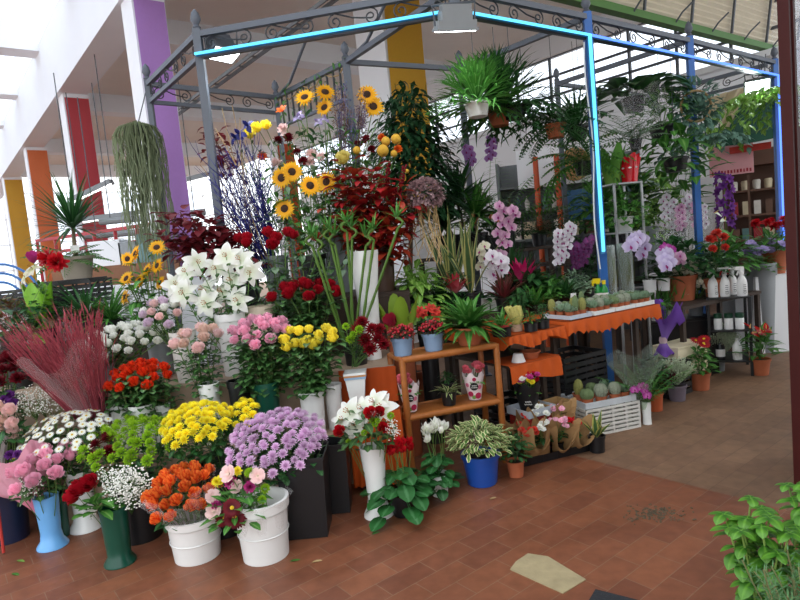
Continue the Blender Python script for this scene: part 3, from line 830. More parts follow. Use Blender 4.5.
m.grid([[V((-.44 + .37 * k / 24 - LT.location.x, 3.822 - .006 * (1 + math.sin(k * 1.1)) - LT.location.y, z)) for k in range(25)] for z in (.732, .5, .25, .02)]); m.build('orange_cloth', ORANGE, LT)
# bamboo shelf
BAM = mat('cane_wood', '#a8642f', .45, .2, 30, bump=.15)
s0, s1 = onz(402, 359, .8), onz(496, 344, .8); sa = math.atan2(s1.y - s0.y, s1.x - s0.x); sw = (s1 - s0).length; sdp = .24
sh = thing('cane_shelf', 'low two-tier cane shelf holding grey blue pots and wrapped plants', 'shelf', ((s0.x + s1.x) / 2 - math.sin(sa) * sdp / 2, (s0.y + s1.y) / 2 + math.cos(sa) * sdp / 2, 0), sa)
for sx in (-1, 1):
    for sy in (-1, 1):
        MB().tube([(sx * sw / 2, sy * sdp / 2, z) for z in (0, .2, .205, .41, .415, .62, .8)], [.02, .02, .0225, .02, .0225, .02, .02], 10).build('leg', BAM, sh)
for z in (.42, .79):
    for sy in (-1, 1): MB().tube([(-sw / 2, sy * sdp / 2, z), (0, sy * sdp / 2, z), (sw / 2, sy * sdp / 2, z)], [.02, .022, .02], 10).build('rail', BAM, sh)
    for sx in (-1, 1): MB().tube([(sx * sw / 2, -sdp / 2, z), (sx * sw / 2, sdp / 2, z)], .018, 10).build('rail', BAM, sh)
    MB().box((0, 0, z + .008), (sw - .03, sdp - .03, .012)).build('shelf_board', BAM, sh, None, False)
def spos(px, py, z, dy=.15):
    """a point on the cane shelf's board at height z, dy behind its front rail"""
    p = onz(px, py, z); return V((p.x, s0.y + (s1.y - s0.y) * (p.x - s0.x) / (s1.x - s0.x) + dy, z))
# staging behind the tables
def bench(label, a0, a1, b0, b1, z, name='plant_staging', m=DBROWN):
    w, d = a1 - a0, b1 - b0; q = tpos((a0 + a1) / 2, (b0 + b1) / 2, 0)
    r = thing(name, label, 'plant staging', q, TA)
    MB().box((0, 0, z - .015), (w, d, .03)).build('board', m, r, None, False)
    for sx in (-1, 1):
        for sy in (-1, 1): MB().box((sx * (w / 2 - .03), sy * (d / 2 - .03), (z - .03) / 2), (.04, .04, z - .03)).build('leg', m, r, None, False)
bench('dark plant staging behind the plain table end with orchids on it', .17, 1.4, .85, 1.30, .86)
bench('tall dark plant staging at the back under palms and ferns', .62, 2.1, 1.55, 1.91, 1.35)
bench('dark staging behind the cactus table under the orchids in sleeves', 1.55, 2.75, .75, 1.35, .95)
bench('dark staging at the right under the leafy potted plants by the pavilion post', 2.3, 3.55, .25, .70, .72)

def sol(px, b, z):
    """the point at height z above the line b behind the table front that shows at picture column px"""
    lo, hi = -2., 8.
    for _ in range(40):
        md = (lo + hi) / 2
        if proj(tpos(md, b, z))[0] < px: lo = md
        else: hi = md
    return tpos(lo, b, z)

bench('dark staging deep at the back right under the broad leaved plants', 2.2, 3.9, 1.5, 2.1, 1.15)
# ================================================================== LEFT HALF: cut flowers in buckets
M_ = petal
ROSE_Y = M_('rose_yellow', '#fff05a', '#ffe640'); ROSE_P = M_('rose_pink', '#f7b9d0', '#fbdde6'); ROSE_PEACH = M_('rose_peach', '#f3d3c4', '#efe0c8')
ROSE_O = M_('rose_orange_red', '#e8431e', '#ff9a3a', edge='#c8240f'); ROSE_R = M_('rose_red', '#a80f22', '#8a0a18'); ROSE_BI = M_('rose_orange', '#f58a3c', '#ffb850', edge='#e04a26')
WHITE_F = M_('white_petal', '#f4f4ee', '#e9efd8', trans=.3, rnd=.06); LILAC = M_('mum_lilac', '#e9c8e6', '#d8abd4'); YEL = M_('mum_yellow', '#fff23c', '#ffe42a')
LIME = M_('mum_lime', '#9cc42e', '#7fab1e'); MAROON = M_('maroon_petal', '#6d0c1c', '#520812'); SUNP = M_('sunflower_petal', '#fbc020', '#f0a010')
BLUSH = M_('blush_petal', '#f2d2cf', '#f5e6d8'); MAGENTA = M_('magenta_petal', '#c03a86', '#a02a70'); PURPLE = M_('purple_petal', '#7a3a94', '#5a2876'); LAV = M_('lavender_petal', '#b5a3d6', '#d0c6e6')
GYP = mat('gypsophila_white', '#f3f3ec', .8, .03); ORG = M_('orange_petal', '#e8681c', '#d94f14'); REDP = M_('red_petal', '#c41220', '#9c0c18'); CORAL = M_('coral_petal', '#dc4436', '#b82a2a')
PALE_Y = M_('pale_yellow_petal', '#f1e38c', '#eac94e')
# ---- vessels on the floor and steps
def fl(px, py, r, dy=0): p = onz(px, py, 0); return V((p.x, p.y + r + dy, .001))
def pot_at(name, label, cat, p, rt, rb, h, m, **k):
    solo(name, label, cat, pot_mb(rt, rb, h, **k), m, p); return V((p[0], p[1], p[2] + .03 + h * .12))
PALEBLUE = mat('pale_blue_glaze', '#6fb0ea', .3, .1, 8); WHITEG = mat('white_glaze', '#e9eae8', .25, .03)
f_blue = pot_at('flower_vase', 'pale blue tall vase with a flared foot at the left front', 'vase', fl(45, 553, .08), .066, .082, .295, PALEBLUE, foot=.052, rim=0)
f_wht = pot_at('flower_vase', 'white hourglass vase standing right behind the pale blue one', 'vase', fl(79, 535, .09), .075, .095, .36, WHITEG, foot=.055, rim=0, flare=.01)
f_grn = pot_at('flower_vase', 'dark green tall vase with a flared foot holding red roses', 'vase', fl(114, 570, .075), .07, .08, .30, GREENP, foot=.06, rim=0)
def bucket(label, p, rt, rb, h, m, name='bucket'):
    r = thing(name, label, 'bucket', p); pot_mb(rt, rb, h, .16, 28).build('bucket_body', m, r)
    for z in (.82, .45): MB().lathe([(rb + (rt - rb) * z + .002, h * z - .004), (rb + (rt - rb) * z + .006, h * z), (rb + (rt - rb) * z + .002, h * z + .004)], 28).build('rim_ring', m, r)
    return V((p[0], p[1], p[2] + .03 + h * .12))
f_b1 = bucket('white bucket on the floor holding orange roses in cellophane', fl(190, 568, .125), .135, .115, .225, WHITEP)
f_b2 = bucket('white bucket with a clear liner at the front corner holding the mixed bouquet', fl(261, 568, .125), .135, .115, .30, WHITEP)
LINER = film('cellophane', '#ffffff', .09, .08)
def bin_mb(w, h, k=.85, th=.008):
    m = MB(); R4 = [(-1, -1), (1, -1), (1, 1), (-1, 1)]
    rows = [[(a * w * q, b * w * q, z) for a, b in R4] for q, z in ((.01, .001), (k, .001), (k, .0011), (1, h), (1.05, h), (1.05, h + .012), (.98, h + .012), (k * .97, .02), (.01, .02))]
    m.grid(rows, True); return m
solo('flower_bin', 'tall black square bin behind the front white bucket, full of lilac chrysanthemums', 'bin', bin_mb(.125, .43), BLACKP, (-.605, 3.165, .001), smooth=False); f_lil = V((-.605, 3.165, .06))
solo('flower_bin', 'second black square bin pressed against the orange cloth', 'bin', bin_mb(.09, .40), BLACKP, (-.475, 3.405, .001), smooth=False)
f_blk = pot_at('flower_bucket', 'black round bucket between the green vase and the white buckets', 'bucket', V((-1.58, 3.28, .001)), .13, .11, .33, BLACKP)
f_yel = pot_at('flower_bucket', 'black ribbed bucket under the yellow chrysanthemums', 'bucket', V((-1.10, 3.26, .001)), .14, .12, .40, BLACKP)
f_nv = pot_at('flower_bucket', 'dark navy bucket at the far left edge on the floor', 'bucket', V((-2.42, 3.42, .001)), .12, .10, .30, mat('navy_plastic', '#1b2340', .4, .1))
f_dg = pot_at('flower_bucket', 'dark green bucket behind the pale blue vase', 'bucket', V((-2.13, 3.55 - .2, .001)) + V((-.0, .03, 0)), .085, .075, .26, GREENP)
solo('umbrella_stick', 'thin red cane leaning on the navy bucket at the left edge', 'cane', MB().tube([(0, 0, 0), (-.03, .06, .4)], .008, 6), mat('red_paint', '#b8342c', .4, .08), V((-2.33, 3.22, .008)))
# ---- blue vase: pink rose bouquet wrapped in pink paper
def bouquet(name, label, foot, group=None): return thing(name, label, 'bouquet', foot, 0, group)
def add_b(r, foot, pts, shape, m, sc, part='flower', leaves=None, lsz=.04):
    ms = m if isinstance(m, (list, tuple)) else [m]
    for i, (p, f) in enumerate(pts):
        o = bloom(r, shape, ms[i % len(ms)], V(p) - V(foot), f, sc * u(.85, 1.15), part)
        q = o.matrix_basis.inverted(); pts0 = curve((0, 0, 0), V(p) - V(foot), .04, 4)
        MB().tube([q @ c for c in pts0], .0022 / sc, 4, False).build('flower_stalk', G_STEM, o)
def add_gyp(r, foot, c, rx, rz, dots, m=None, dr=.004, part='filler_blossom'):
    b = MB(); c = V(c) - V(foot); s = MB()
    for k in range(dots):
        d = V((R.gauss(0, 1), R.gauss(0, 1), R.gauss(0, 1))).normalized() * u(.3, 1)
        p = c + V((d.x * rx, d.y * rx * .7, d.z * rz)); b.ball(p, (dr, dr, dr * .8), 5, 3)
        if k % 4 == 0: s.tube([c - UP * rz * 1.2, c.lerp(p, .5), p], .0007, 3, False)
    o = b.build(part, m or GYP, r); o['kind'] = 'stuff'; s.build('filler_stem', G_STEM, o)
def wrap_cone(r, foot, axis, h, r0, r1, m, part='wrapping', folds=9, z0=0., amp=.12, tip=.12, open_=0):
    q = V(axis).normalized().to_track_quat('Z', 'Y'); n = 40; rows = []
    for i in range(9):
        t = i / 8; row = []
        for k in range(n):
            a = 2 * PI * k / n; w = 1 + amp * t * math.sin(folds * a + .7)
            z = z0 + h * t + (h * tip * t * math.sin(4 * a + 1) if t > .7 else 0)
            if open_ and math.cos(a + PI / 2) > .2: z = z0 + (z - z0) * (1 - open_ * (math.cos(a + PI / 2) - .2))
            rr = (r0 + (r1 - r0) * t ** 1.2) * w
            row.append(q @ V((rr * math.cos(a), rr * math.sin(a), z)))
        rows.append(row)
    return MB().grid(rows, True).build(part, m, r)
PINKPAPER = petal('pink_paper', '#e9a9bc', '#e27f9f', .7, trans=.25, rnd=.05)
r = bouquet('rose_bouquet', 'pink rose bouquet in pink paper with baby\'s breath in the pale blue vase', f_blue)
add_b(r, f_blue, dome(42, 468, 3.27, 56, 34, 14), 'rose', ROSE_P, .042)
add_gyp(r, f_blue, at(28, 488, 3.2), .09, .07, 170); add_gyp(r, f_blue, at(50, 457, 3.35), .08, .04, 80)
g_bush(34, .13, .12, .075, .05, stems=5).build('foliage', G_ROSE, r, at(40, 496, 3.27) - f_blue)
wrap_cone(r, f_blue, V((-.45, .25, 1)), .36, .02, .17, PINKPAPER, z0=.12, open_=.55)
# ---- white hourglass vase: white daisies
pts = dome(66, 430, 3.45, 92, 42, 62, .2)
sprays('daisy_spray', 'spray of small white daisies in the white hourglass vase', 'daisy', 'white daisies in the hourglass vase', pts, f_wht, 8, 'daisy', WHITE_F, .026, 'mum', .045, G_DARK)
# ---- green vase: three red roses with baby's breath
pts = [(at(85, 490, 2.98), V((-.5, -.6, .6))), (at(93, 484, 2.98), V((-.1, -.8, .6))), (at(78, 497, 2.97), V((-.8, -.4, .4)))]
r = bouquet('rose_bouquet', 'three big red roses with a cloud of baby\'s breath in the dark green vase', f_grn)
add_b(r, f_grn, pts, 'rose', ROSE_R, .055)
add_gyp(r, f_grn, at(128, 487, 3.02), .135, .125, 760, dr=.005); add_gyp(r, f_grn, at(110, 475, 3.1), .1, .05, 120); add_gyp(r, f_grn, at(90, 513, 2.95), .05, .03, 30)
g_bush(22, .1, .1, .08, .055, stems=4).build('foliage', G_MID, r, at(100, 512, 2.98) - f_grn)
# ---- round black bucket: lime and maroon chrysanthemums
pts = dome(132, 440, 3.35, 100, 40, 52, .2)
lime = [p for i, p in enumerate(pts) if (p[0] - at(103, 450, 3.35)).length > .09]
sprays('pompon_spray', 'spray of lime green pompon chrysanthemums beneath the orange red roses', 'chrysanthemum', 'lime pompons in the round black bucket', lime, f_blk, 7, 'pom', LIME, .036, 'mum', .045, G_DARK)
bunch('chrysanthemum', 'dark maroon chrysanthemum among the lime green pompons', 'chrysanthemum', 'maroon chrysanthemums among the pompons', dome(104, 448, 3.3, 26, 26, 5, .05), f_blk, 'mum', MAROON, .04, 'mum')
# ---- orange roses wrapped in cellophane, white bucket
r = bouquet('rose_bouquet', 'two-tone orange roses bundled in crinkled cellophane in the white bucket', f_b1)
add_b(r, f_b1, dome(181, 493, 2.98, 68, 46, 27, .15), 'rose', ROSE_BI, .036)
g_bush(70, .15, .16, .07, .045, stems=6, z0=-.3).build('foliage', G_DARK, r, at(181, 510, 3.0) - f_b1)
wrap_cone(r, f_b1, V((-.1, -.1, 1)), .33, .06, .19, LINER, folds=13, z0=.0, amp=.1, tip=.1)
# ---- mixed bouquet in the front bucket
r = bouquet('mixed_bouquet', 'mixed posy of cream roses, maroon daisies and lime pompons leaning out of the front bucket', f_b2)
def many(lst, Y, f=V((0, -.8, .6))): return [(at(x, y, Y + u(-.03, .03)), f + V((u(-.4, .4), 0, u(-.2, .2)))) for x, y in lst]
add_b(r, f_b2, many([(237, 487), (258, 476), (213, 497), (214, 512), (243, 520), (229, 474)], 2.86), 'open', BLUSH, .036)
add_b(r, f_b2, many([(232, 508), (225, 518), (235, 518)], 2.82), 'gerbera', MAROON, .05)
add_b(r, f_b2, many([(250, 487), (231, 483), (216, 505)], 2.87), 'carnation', MAGENTA, .03)
add_b(r, f_b2, many([(238, 471), (220, 480), (217, 482)], 2.92), 'carnation', YEL, .026)
add_b(r, f_b2, many([(249, 473), (265, 489), (262, 500), (252, 472)], 2.88), 'pom', LIME, .026)
g_bush(60, .15, .16, .075, .04, stems=6, z0=-.2).build('foliage', G_MID, r, at(240, 512, 2.88) - f_b2)
MB().lathe([(.10, -.02), (.125, .1), (.135, .2), (.16, .245)], 30, wob=lambda t, k: 1 + .06 * t * math.sin(k * 50)).build('clear_liner', LINER, r)
# ---- lilac chrysanthemums
pts = dome(277, 437, 3.16, 104, 56, 110, .19)
sprays('chrysanthemum_spray', 'spray of lilac chrysanthemums in the tall black square bin', 'chrysanthemum', 'lilac chrysanthemums in the black bin', pts, f_lil, 12, 'mum', LILAC, .029, 'mum', .045, G_DARK)
# ---- yellow chrysanthemums
pts = dome(196, 421, 3.28, 70, 38, 74, .16) + dome(244, 412, 3.38, 28, 26, 16, .1)
sprays('chrysanthemum_spray', 'spray of bright yellow chrysanthemums above the black ribbed bucket', 'chrysanthemum', 'yellow chrysanthemums in the ribbed bucket', pts, f_yel, 10, 'mum', YEL, .028, 'mum', .045, G_DARK)
# ---- far left bouquets in the navy bucket
r = bouquet('mixed_bouquet', 'posy of peach and cream roses cut by the left edge of the photo', V((-2.46, 3.42, .08)))
add_b(r, V((-2.46, 3.42, .08)), many([(6, 421), (12, 412), (2, 432), (14, 425), (3, 408), (16, 433)], 3.45), 'rose', [ROSE_PEACH, BLUSH], .038)
g_bush(30, .14, .14, .08, .05, stems=4).build('foliage', G_DARK, r, at(6, 445, 3.45) - V((-2.46, 3.42, .08)))
wrap_cone(r, V((0, 0, 0)), V((-.15, .1, 1)), .5, .02, .16, petal('white_paper', '#e8dfe0', '#e8dfe0', .8, trans=.2, rnd=.03), z0=.1, open_=.5)
q = V((-2.38, 3.36, .08)); r = bouquet('mixed_bouquet', 'small posy of yellow, purple and white daisies under the peach roses', q)
add_b(r, q, many([(30, 452), (24, 458), (36, 458), (14, 461)], 3.38), 'daisy', YEL, .024); add_b(r, q, many([(18, 455), (26, 463), (10, 455)], 3.38), 'carnation', PURPLE, .026); add_b(r, q, many([(40, 450), (20, 448)], 3.4), 'daisy', WHITE_F, .022)
g_bush(24, .1, .1, .07, .04, stems=4).build('foliage', G_MID, r, at(24, 470, 3.38) - q)
cloud('gypsophila_spray', 'airy spray of baby\'s breath below the pink dyed grass', "baby's breath", "baby's breath behind the white daisies", at(38, 402, 3.62), .17, .13, (-2.13, 3.38, .06), 5, 110, GYP, .0042)
# ---- step 1 vessels
f_ry, _ = vessel('flower_pail', 'white round pail holding the yellow roses', 'pail', 311, 391, 3.64, .38, 12.5, WHITEP, .85)
vessel('flower_pail', 'narrow white pail right of the yellow rose pail, nearly hidden', 'pail', 332, 384, 3.74, .38, 9, WHITEP, .85)
f_rp, _ = vessel('flower_pail', 'dark green pail under the pink roses', 'pail', 266, 382, 3.66, .38, 12, GREENP, .9)
vessel('flower_pail', 'black pail left of the dark green one', 'pail', 238, 380, 3.70, .38, 11, BLACKP, .85)
f_rw, _ = vessel('flower_vase', 'plain white vase under the peach roses', 'vase', 208, 383, 3.66, .38, 10.5, WHITEG, .85, rim=0)
f_ro, _ = vessel('flower_vase', 'white vase in front of its pair under the orange red roses', 'vase', 141, 404, 3.64, .38, 13, WHITEG, .7, rim=0)
f_ro2, _ = vessel('flower_vase', 'left white vase under the orange red roses', 'vase', 119, 402, 3.72, .38, 10, WHITEG, .7, rim=0)
f_ro3, _ = vessel('flower_vase', 'right slanting white vase under the orange red roses', 'vase', 161, 404, 3.70, .38, 9, WHITEG, 1.0, rim=0)
f_pk, _ = vessel('flower_vase', 'slim white vase at the foot of the pink dyed grass', 'vase', 98, 401, 3.70, .38, 9, WHITEG, .9, rim=0)
pts = [(at(x, y, 3.62 + (348 - y) * .004), V((u(-.3, .3), -.35, .8))) for x, y in ((285, 343), (296, 346), (303, 347), (290, 333), (300, 334), (310, 332), (318, 337), (308, 343), (320, 343), (331, 335), (326, 331), (287, 350), (333, 341), (314, 348))]
bunch('rose', 'long stemmed yellow rose in the white pail below the red roses', 'rose', 'yellow roses in the white pail', pts, f_ry, 'rose', ROSE_Y, .036, lsz=.058)
bunch('rose', 'pink rose in the dark green pail', 'rose', 'pink roses in the dark green pail', dome(258, 333, 3.72, 60, 30, 22, .14), f_rp, 'rose', ROSE_P, .037, lsz=.058)
bunch('rose', 'pale peach rose in the plain white vase', 'rose', 'peach roses in the white vase', dome(199, 341, 3.72, 50, 24, 10, .1), f_rw, 'rose', [ROSE_PEACH, BLUSH], .041, lsz=.05)
pts = dome(138, 378, 3.66, 58, 28, 20, .13)
for i, q in enumerate(pts): bunch('rose', 'orange red rose standing in the white vases', 'rose', 'orange red roses in the white vases', [q], (f_ro2, f_ro, f_ro3)[0 if q[0].x < at(127, 378, 3.66).x else 1 if q[0].x < at(152, 378, 3.66).x else 2], 'rose', ROSE_O, .036, lsz=.05, fr=.02)
# ---- pink dyed grass in cellophane
DYED = petal('dyed_pink_grass', '#bd5a66', '#923c50', .7, trans=.15)
r = thing('dyed_grass_bundle', 'large bundle of pink dyed dried grass wrapped in cellophane', 'dried grass', f_pk)
ax = at(52, 330, 3.55) - f_pk
for g in range(26):
    m = MB()
    for k in range(12):
        q = V((u(-1, 1), u(-1, 1), 0)); q = q * (1 / max(1, q.length)); t = ax * u(.75, 1.12) + V((q.x * .30, q.y * .16, u(-.06, .06)))
        m.tube(curve((q.x * .01, q.y * .01, 0), t, .03, 4), [.0035, .003, .003, .0025, .001], 3, False)
        for j in range(5): m.leaf(t * u(.5, 1), t.normalized() + V((u(-.3, .3), u(-.3, .3), 0)), u(.06, .14), .008, .2, 0, 2, lance)
    m.build('grass_stalk', DYED, r)
wrap_cone(r, f_pk, ax, ax.length * .72, .03, .22, LINER, folds=7, z0=.08, amp=.08)
# ---- step 2 vessels and flowers
f_ls, _ = vessel('flower_vase', 'grey flared vase under the white lisianthus', 'vase', 102, 354, 3.98, .73, 15, GREYP, .55, rim=0, flare=.025)
FLUTE = mat('fluted_white', '#dedad4', .6, .04)
p = at(182, 331, 3.96)
s = MB().lathe([(.06, 0), (.085, p.z - .73), (.088, p.z - .73), (.075, p.z - .75), (.05, .05)], 48, wob=lambda t, k: 1 + .03 * (1 if int(k * 48) % 2 else -1))
solo('flower_vase', 'fluted white vase on the middle step left of the peach roses', 'vase', s, FLUTE, (p.x, p.y, .731)); f_fl = V((p.x, p.y, .80))
bunch('lisianthus', 'white lisianthus in the grey flared vase', 'lisianthus', 'white lisianthus in the grey vase', dome(124, 340, 3.98, 76, 34, 36, .17), f_ls, 'rose', WHITE_F, .03, 'lance', .04)
bunch('lisianthus', 'pale lilac lisianthus in the fluted white vase', 'lisianthus', 'lilac lisianthus in the fluted vase', dome(162, 313, 4.0, 42, 34, 16, .12), f_fl, 'rose', [M_('pale_lilac', '#d9c6d6', '#e6dfd6'), BLUSH, WHITE_F], .033, 'lance', .04)
f_li, _ = vessel('flower_pail', 'white pail under the white lilies', 'pail', 230, 313, 4.05, .73, 15, WHITEP, .8)
vessel('flower_pail', 'beige pail between the lilies and the red roses', 'pail', 260, 306, 4.12, .73, 14, mat('beige_plastic', '#c9bba6', .5, .06), .8)
pts = [(at(x, y, 4.0 + u(-.06, .06)), V((u(-.6, .6), -.8, u(-.05, .5)))) for x, y in ((186, 272), (197, 262), (183, 293), (205, 290), (216, 268), (222, 292), (232, 280), (240, 260), (250, 272), (206, 303), (238, 300), (175, 284), (226, 256))]
bunch('lily', 'large open white lily in the white pail', 'lily', 'white lilies in the white pail', pts, f_li, 'lily', WHITE_F, .085, 'lance', .07, lm=G_MID)
f_r1 = pot_at('flower_pail', 'dark grey pail hidden under the front red roses', 'pail', V((-.62, 4.10, .731)), .085, .07, .28, BLACKP)
f_r2 = pot_at('flower_pail', 'grey pail hidden under the rear red roses', 'pail', V((-.90, 4.36, .731)), .085, .07, .30, GREYP)
bunch('rose', 'deep red rose of the front row above the yellow roses', 'rose', 'front red roses on the middle step', dome(305, 294, 4.08, 74, 22, 12, .12), f_r1, 'rose', ROSE_R, .043, lsz=.055)
bunch('rose', 'deep red rose behind the white lilies', 'rose', 'rear red roses on the middle step', dome(266, 242, 4.32, 74, 18, 9, .1) + [(at(317, 240, 4.3), V((0, -.5, .8)))], f_r2, 'rose', ROSE_R, .045, 'big', .04, lm=petal('eucalyptus_leaf', '#6d8a68', '#55775a', rough=.55))
f_s1 = pot_at('flower_pail', 'tin pail under the left sunflowers', 'pail', V((-1.75, 4.28, .731)), .09, .075, .30, GREYP)
pts = [(at(x, y, 4.25), V((u(-.7, .1), -.6, u(.1, .7)))) for x, y in ((136, 254), (128, 259), (140, 281), (127, 279), (158, 266), (161, 283), (157, 248), (126, 297), (148, 270))]
bunch('sunflower', 'orange yellow sunflower in the bunch left of the white lilies', 'sunflower', 'sunflowers left of the lilies', pts, f_s1, 'sun', SUNP, .062, 'big', .05, lm=G_MID, sr=.004)
# ---- tall white lily vase with the arrangement, carnation vase
f_w, _ = vessel('flower_vase', 'tall slim white vase with a flared foot standing before the orange cloth', 'vase', 372, 446, 3.27, 0, 13.5, WHITEG, 1.15, rim=0, foot=.05)
r = bouquet('lily_arrangement', 'arrangement of white lilies, red roses and lime pompons in the tall white vase', f_w)
add_b(r, f_w, many([(349, 412), (374, 402), (381, 408), (354, 425), (343, 420), (362, 409)], 3.25, V((0, -.7, .5))), 'lily', WHITE_F, .072, 'lily')
add_b(r, f_w, many([(383, 429), (379, 413), (341, 432), (371, 414)], 3.2), 'rose', REDP, .036, 'rose')
add_b(r, f_w, many([(372, 420), (378, 421), (391, 416), (364, 433), (349, 442), (375, 424)], 3.19), 'pom', LIME, .022, 'pompon')
add_gyp(r, f_w, at(392, 430, 3.2), .05, .07, 120)
g_bush(70, .17, .2, .075, .05, stems=6, z0=-.1).build('foliage', G_ROSE, r, at(366, 440, 3.27) - f_w)
q = at(355, 371, 3.72); h = q.z - .505
r = thing('square_vase', 'white square tapering vase with a blue and tan rim band on the orange table', 'vase', (q.x, q.y, .506)); 
bin_mb(.062, h * .82, .62).build('vase_body', WHITEG, r, None, False)
for z, m, k in ((.84, mat('sky_blue', '#8fb0cf', .5), .067), (.90, mat('tan_band', '#c08a5a', .5), .069), (.95, WHITEG, .07)): MB().box((0, 0, h * z + .003), (k * 2, k * 2, h * .055)).build('rim_band', m, r, None, False)
fq = V((q.x, q.y, .53 + h))
bq = fq
pts = [(at(x, y, 3.70), V((u(-.3, .3), -.8, .6))) for x, y in ((362, 323), (372, 330), (378, 340), (366, 341), (384, 345), (370, 350), (357, 330), (380, 330))]
bunch('carnation', 'dark red carnation in the square vase', 'carnation', 'dark red carnations in the square vase', pts, bq, 'mum', M_('carnation_red', '#8c0f1f', '#6d0a16'), .05, 'lance', .04, fr=.02)
pts = [(at(x, y, 3.66), V((u(-.3, .3), -.8, .6))) for x, y in ((346, 327), (354, 335), (350, 340), (359, 330))]
bunch('pompon', 'lime green pompon beside the dark red carnations', 'chrysanthemum', 'lime pompons in the square vase', pts, bq, 'pom', LIME, .03, 'lance', .04, fr=.02)
# ---- lucky bamboo and big white vase
p = at(363, 251, 4.15); h = p.z - .73
solo('flower_vase', 'big tall white vase that widens upward, behind the lucky bamboo', 'vase', MB().lathe([(.002, 0), (.062, 0), (.06, .05), (.075, h * .6), (.105, h), (.098, h), (.06, h * .4), (.01, h * .3)], 28), WHITEG, (p.x, p.y, .731)); f_big = V((p.x, p.y, .731 + h * .55))
BAMB = petal('bamboo_stalk', '#62853a', '#52722e', .35, rnd=.1)
f_bam = pot_at('flower_vase', 'low dark vase holding the lucky bamboo stalks', 'vase', V((-.33, 4.0, .731)), .085, .07, .16, BLACKP, rim=0)
for i, (bx, by, tx, ty) in enumerate(((345, 325, 335, 245), (340, 325, 330, 240), (349, 325, 347, 232), (352, 325, 352, 238), (356, 325, 366, 246), (362, 325, 374, 240), (369, 322, 398, 228), (318, 300, 312, 246), (322, 300, 318, 250))):
    b = f_bam + V((u(-.05, .05), u(-.03, .03), 0)); t = at(tx, ty, 4.02); r = thing('lucky_bamboo', 'lucky bamboo stalk with a leafy curled top', 'bamboo', b, 0, 'lucky bamboo stalks')
    d = t - b; pts = [d * (k / 14) for k in range(15)]
    sx = R.choice((-1, 1))
    pts += [d + V((sx * .035 * math.sin(a), -.02 * math.sin(a), .07 * a / 3.2)) for a in (.4, .8, 1.2, 1.6, 2.0, 2.4, 2.8, 3.2)]
    MB().tube(pts, [(.0085 if k % 3 else .0105) for k in range(len(pts))], 8).build('stalk', BAMB, r)
    g_strap(12, .13, .018, 25, 85, .5, 4, prof=lance).build('foliage', G_MID, r, pts[-1])
# ---- tall things on the top step
f_t1 = pot_at('flower_bucket', 'dark bucket on the top step under the tall sunflowers', 'bucket', V((-.66, 4.72, 1.151)), .11, .09, .34, BLACKP)
f_t2 = pot_at('flower_bucket', 'dark bucket on the top step under the dark red cotinus', 'bucket', V((-1.17, 4.63, 1.151)), .11, .09, .32, BLACKP)
f_t3 = pot_at('flower_bucket', 'grey bucket on the top step under the blue dyed twigs', 'bucket', V((-.98, 4.92, 1.151)), .10, .085, .36, GREYP)
f_t4 = pot_at('flower_bucket', 'tall grey bucket on the top step under the highest flowers', 'bucket', V((-.50, 5.08, 1.151)), .12, .10, .55, GREYP)
f_t5 = pot_at('flower_bucket', 'brown bucket on the top step under the red leaved branches', 'bucket', V((-.12, 4.78, 1.151)), .11, .09, .4, mat('brown_plastic', '#4a3326', .5))
pts = [(at(x, y, 4.55), V((u(-.5, .3), -.8, u(.0, .5)))) for x, y in ((310, 186), (327, 182), (285, 209), (282, 178), (292, 172))]
bunch('sunflower', 'golden sunflower with a brown centre in the tall middle bunch', 'sunflower', 'sunflowers in the middle bunch', pts, f_t1, 'sun', SUNP, .085, 'big', .06, lm=G_MID, sr=.004)
pts = [(at(x, y, 5.05), V((u(-.4, .4), -.8, u(.1, .6)))) for x, y in ((305, 98), (325, 93), (325, 108), (367, 95), (373, 107))]
bunch('sunflower', 'sunflower of the highest bunch, up beside the pavilion rail', 'sunflower', 'highest sunflowers', pts, f_t4, 'sun', SUNP, .09, 'big', .06, lm=G_MID, sr=.004)
REDLEAF = petal('cotinus_leaf', '#6e2028', '#842c34', .5, rnd=.25); REDLEAF2 = petal('red_autumn_leaf', '#a42426', '#7c181c', .5, rnd=.3); RUST = petal('rust_leaf', '#a23a22', '#8c2a1c', .5, rnd=.25)
def branch(name, label, cat, group, foot, tip, m, n=46, l=.07, w=.05, spread=.12, prof=oval, sm=None, low=.45):
    foot, tip = V(foot), V(tip); r = thing(name, label, cat, foot, 0, group); d = tip - foot; pts = curve((0, 0, 0), d, .05, 8)
    s = MB(); s.tube(pts, .004, 5); lf = MB()
    for i in range(n):
        t = low + (1 - low) * (i + .5) / n; f = t * 8; j = min(int(f), 7); p = pts[j].lerp(pts[j + 1], f - j)
        a = i * 2.4; o = V((math.cos(a), math.sin(a), u(-.2, .7))); e = p + o * spread * u(.3, 1) * (1.25 - t * .6)
        if i % 3 == 0: s.tube([p, e], .0015, 3, False)
        lf.leaf(e, o + V((0, 0, u(-.3, .6))), l * u(.7, 1.25), w * u(.8, 1.2), u(.2, 1.2), .25, 3, prof)
    s.build('stem', sm or mat('woody_stem', '#5a3a2c', .8, .2), r); lf.build('foliage', m, r)
for x, y in ((168, 216), (180, 212), (195, 218), (208, 222), (220, 228), (160, 236), (174, 240), (190, 238), (206, 246), (226, 240)):
    branch('cotinus_branch', 'branch of dark wine red leaves above the white lilies', 'foliage branch', 'dark red foliage branches', f_t2 + V((u(-.05, .05), u(-.05, .05), 0)), at(x, y, 4.65 + u(-.1, .1)), REDLEAF, 54, .095, .068, .15, low=.4)
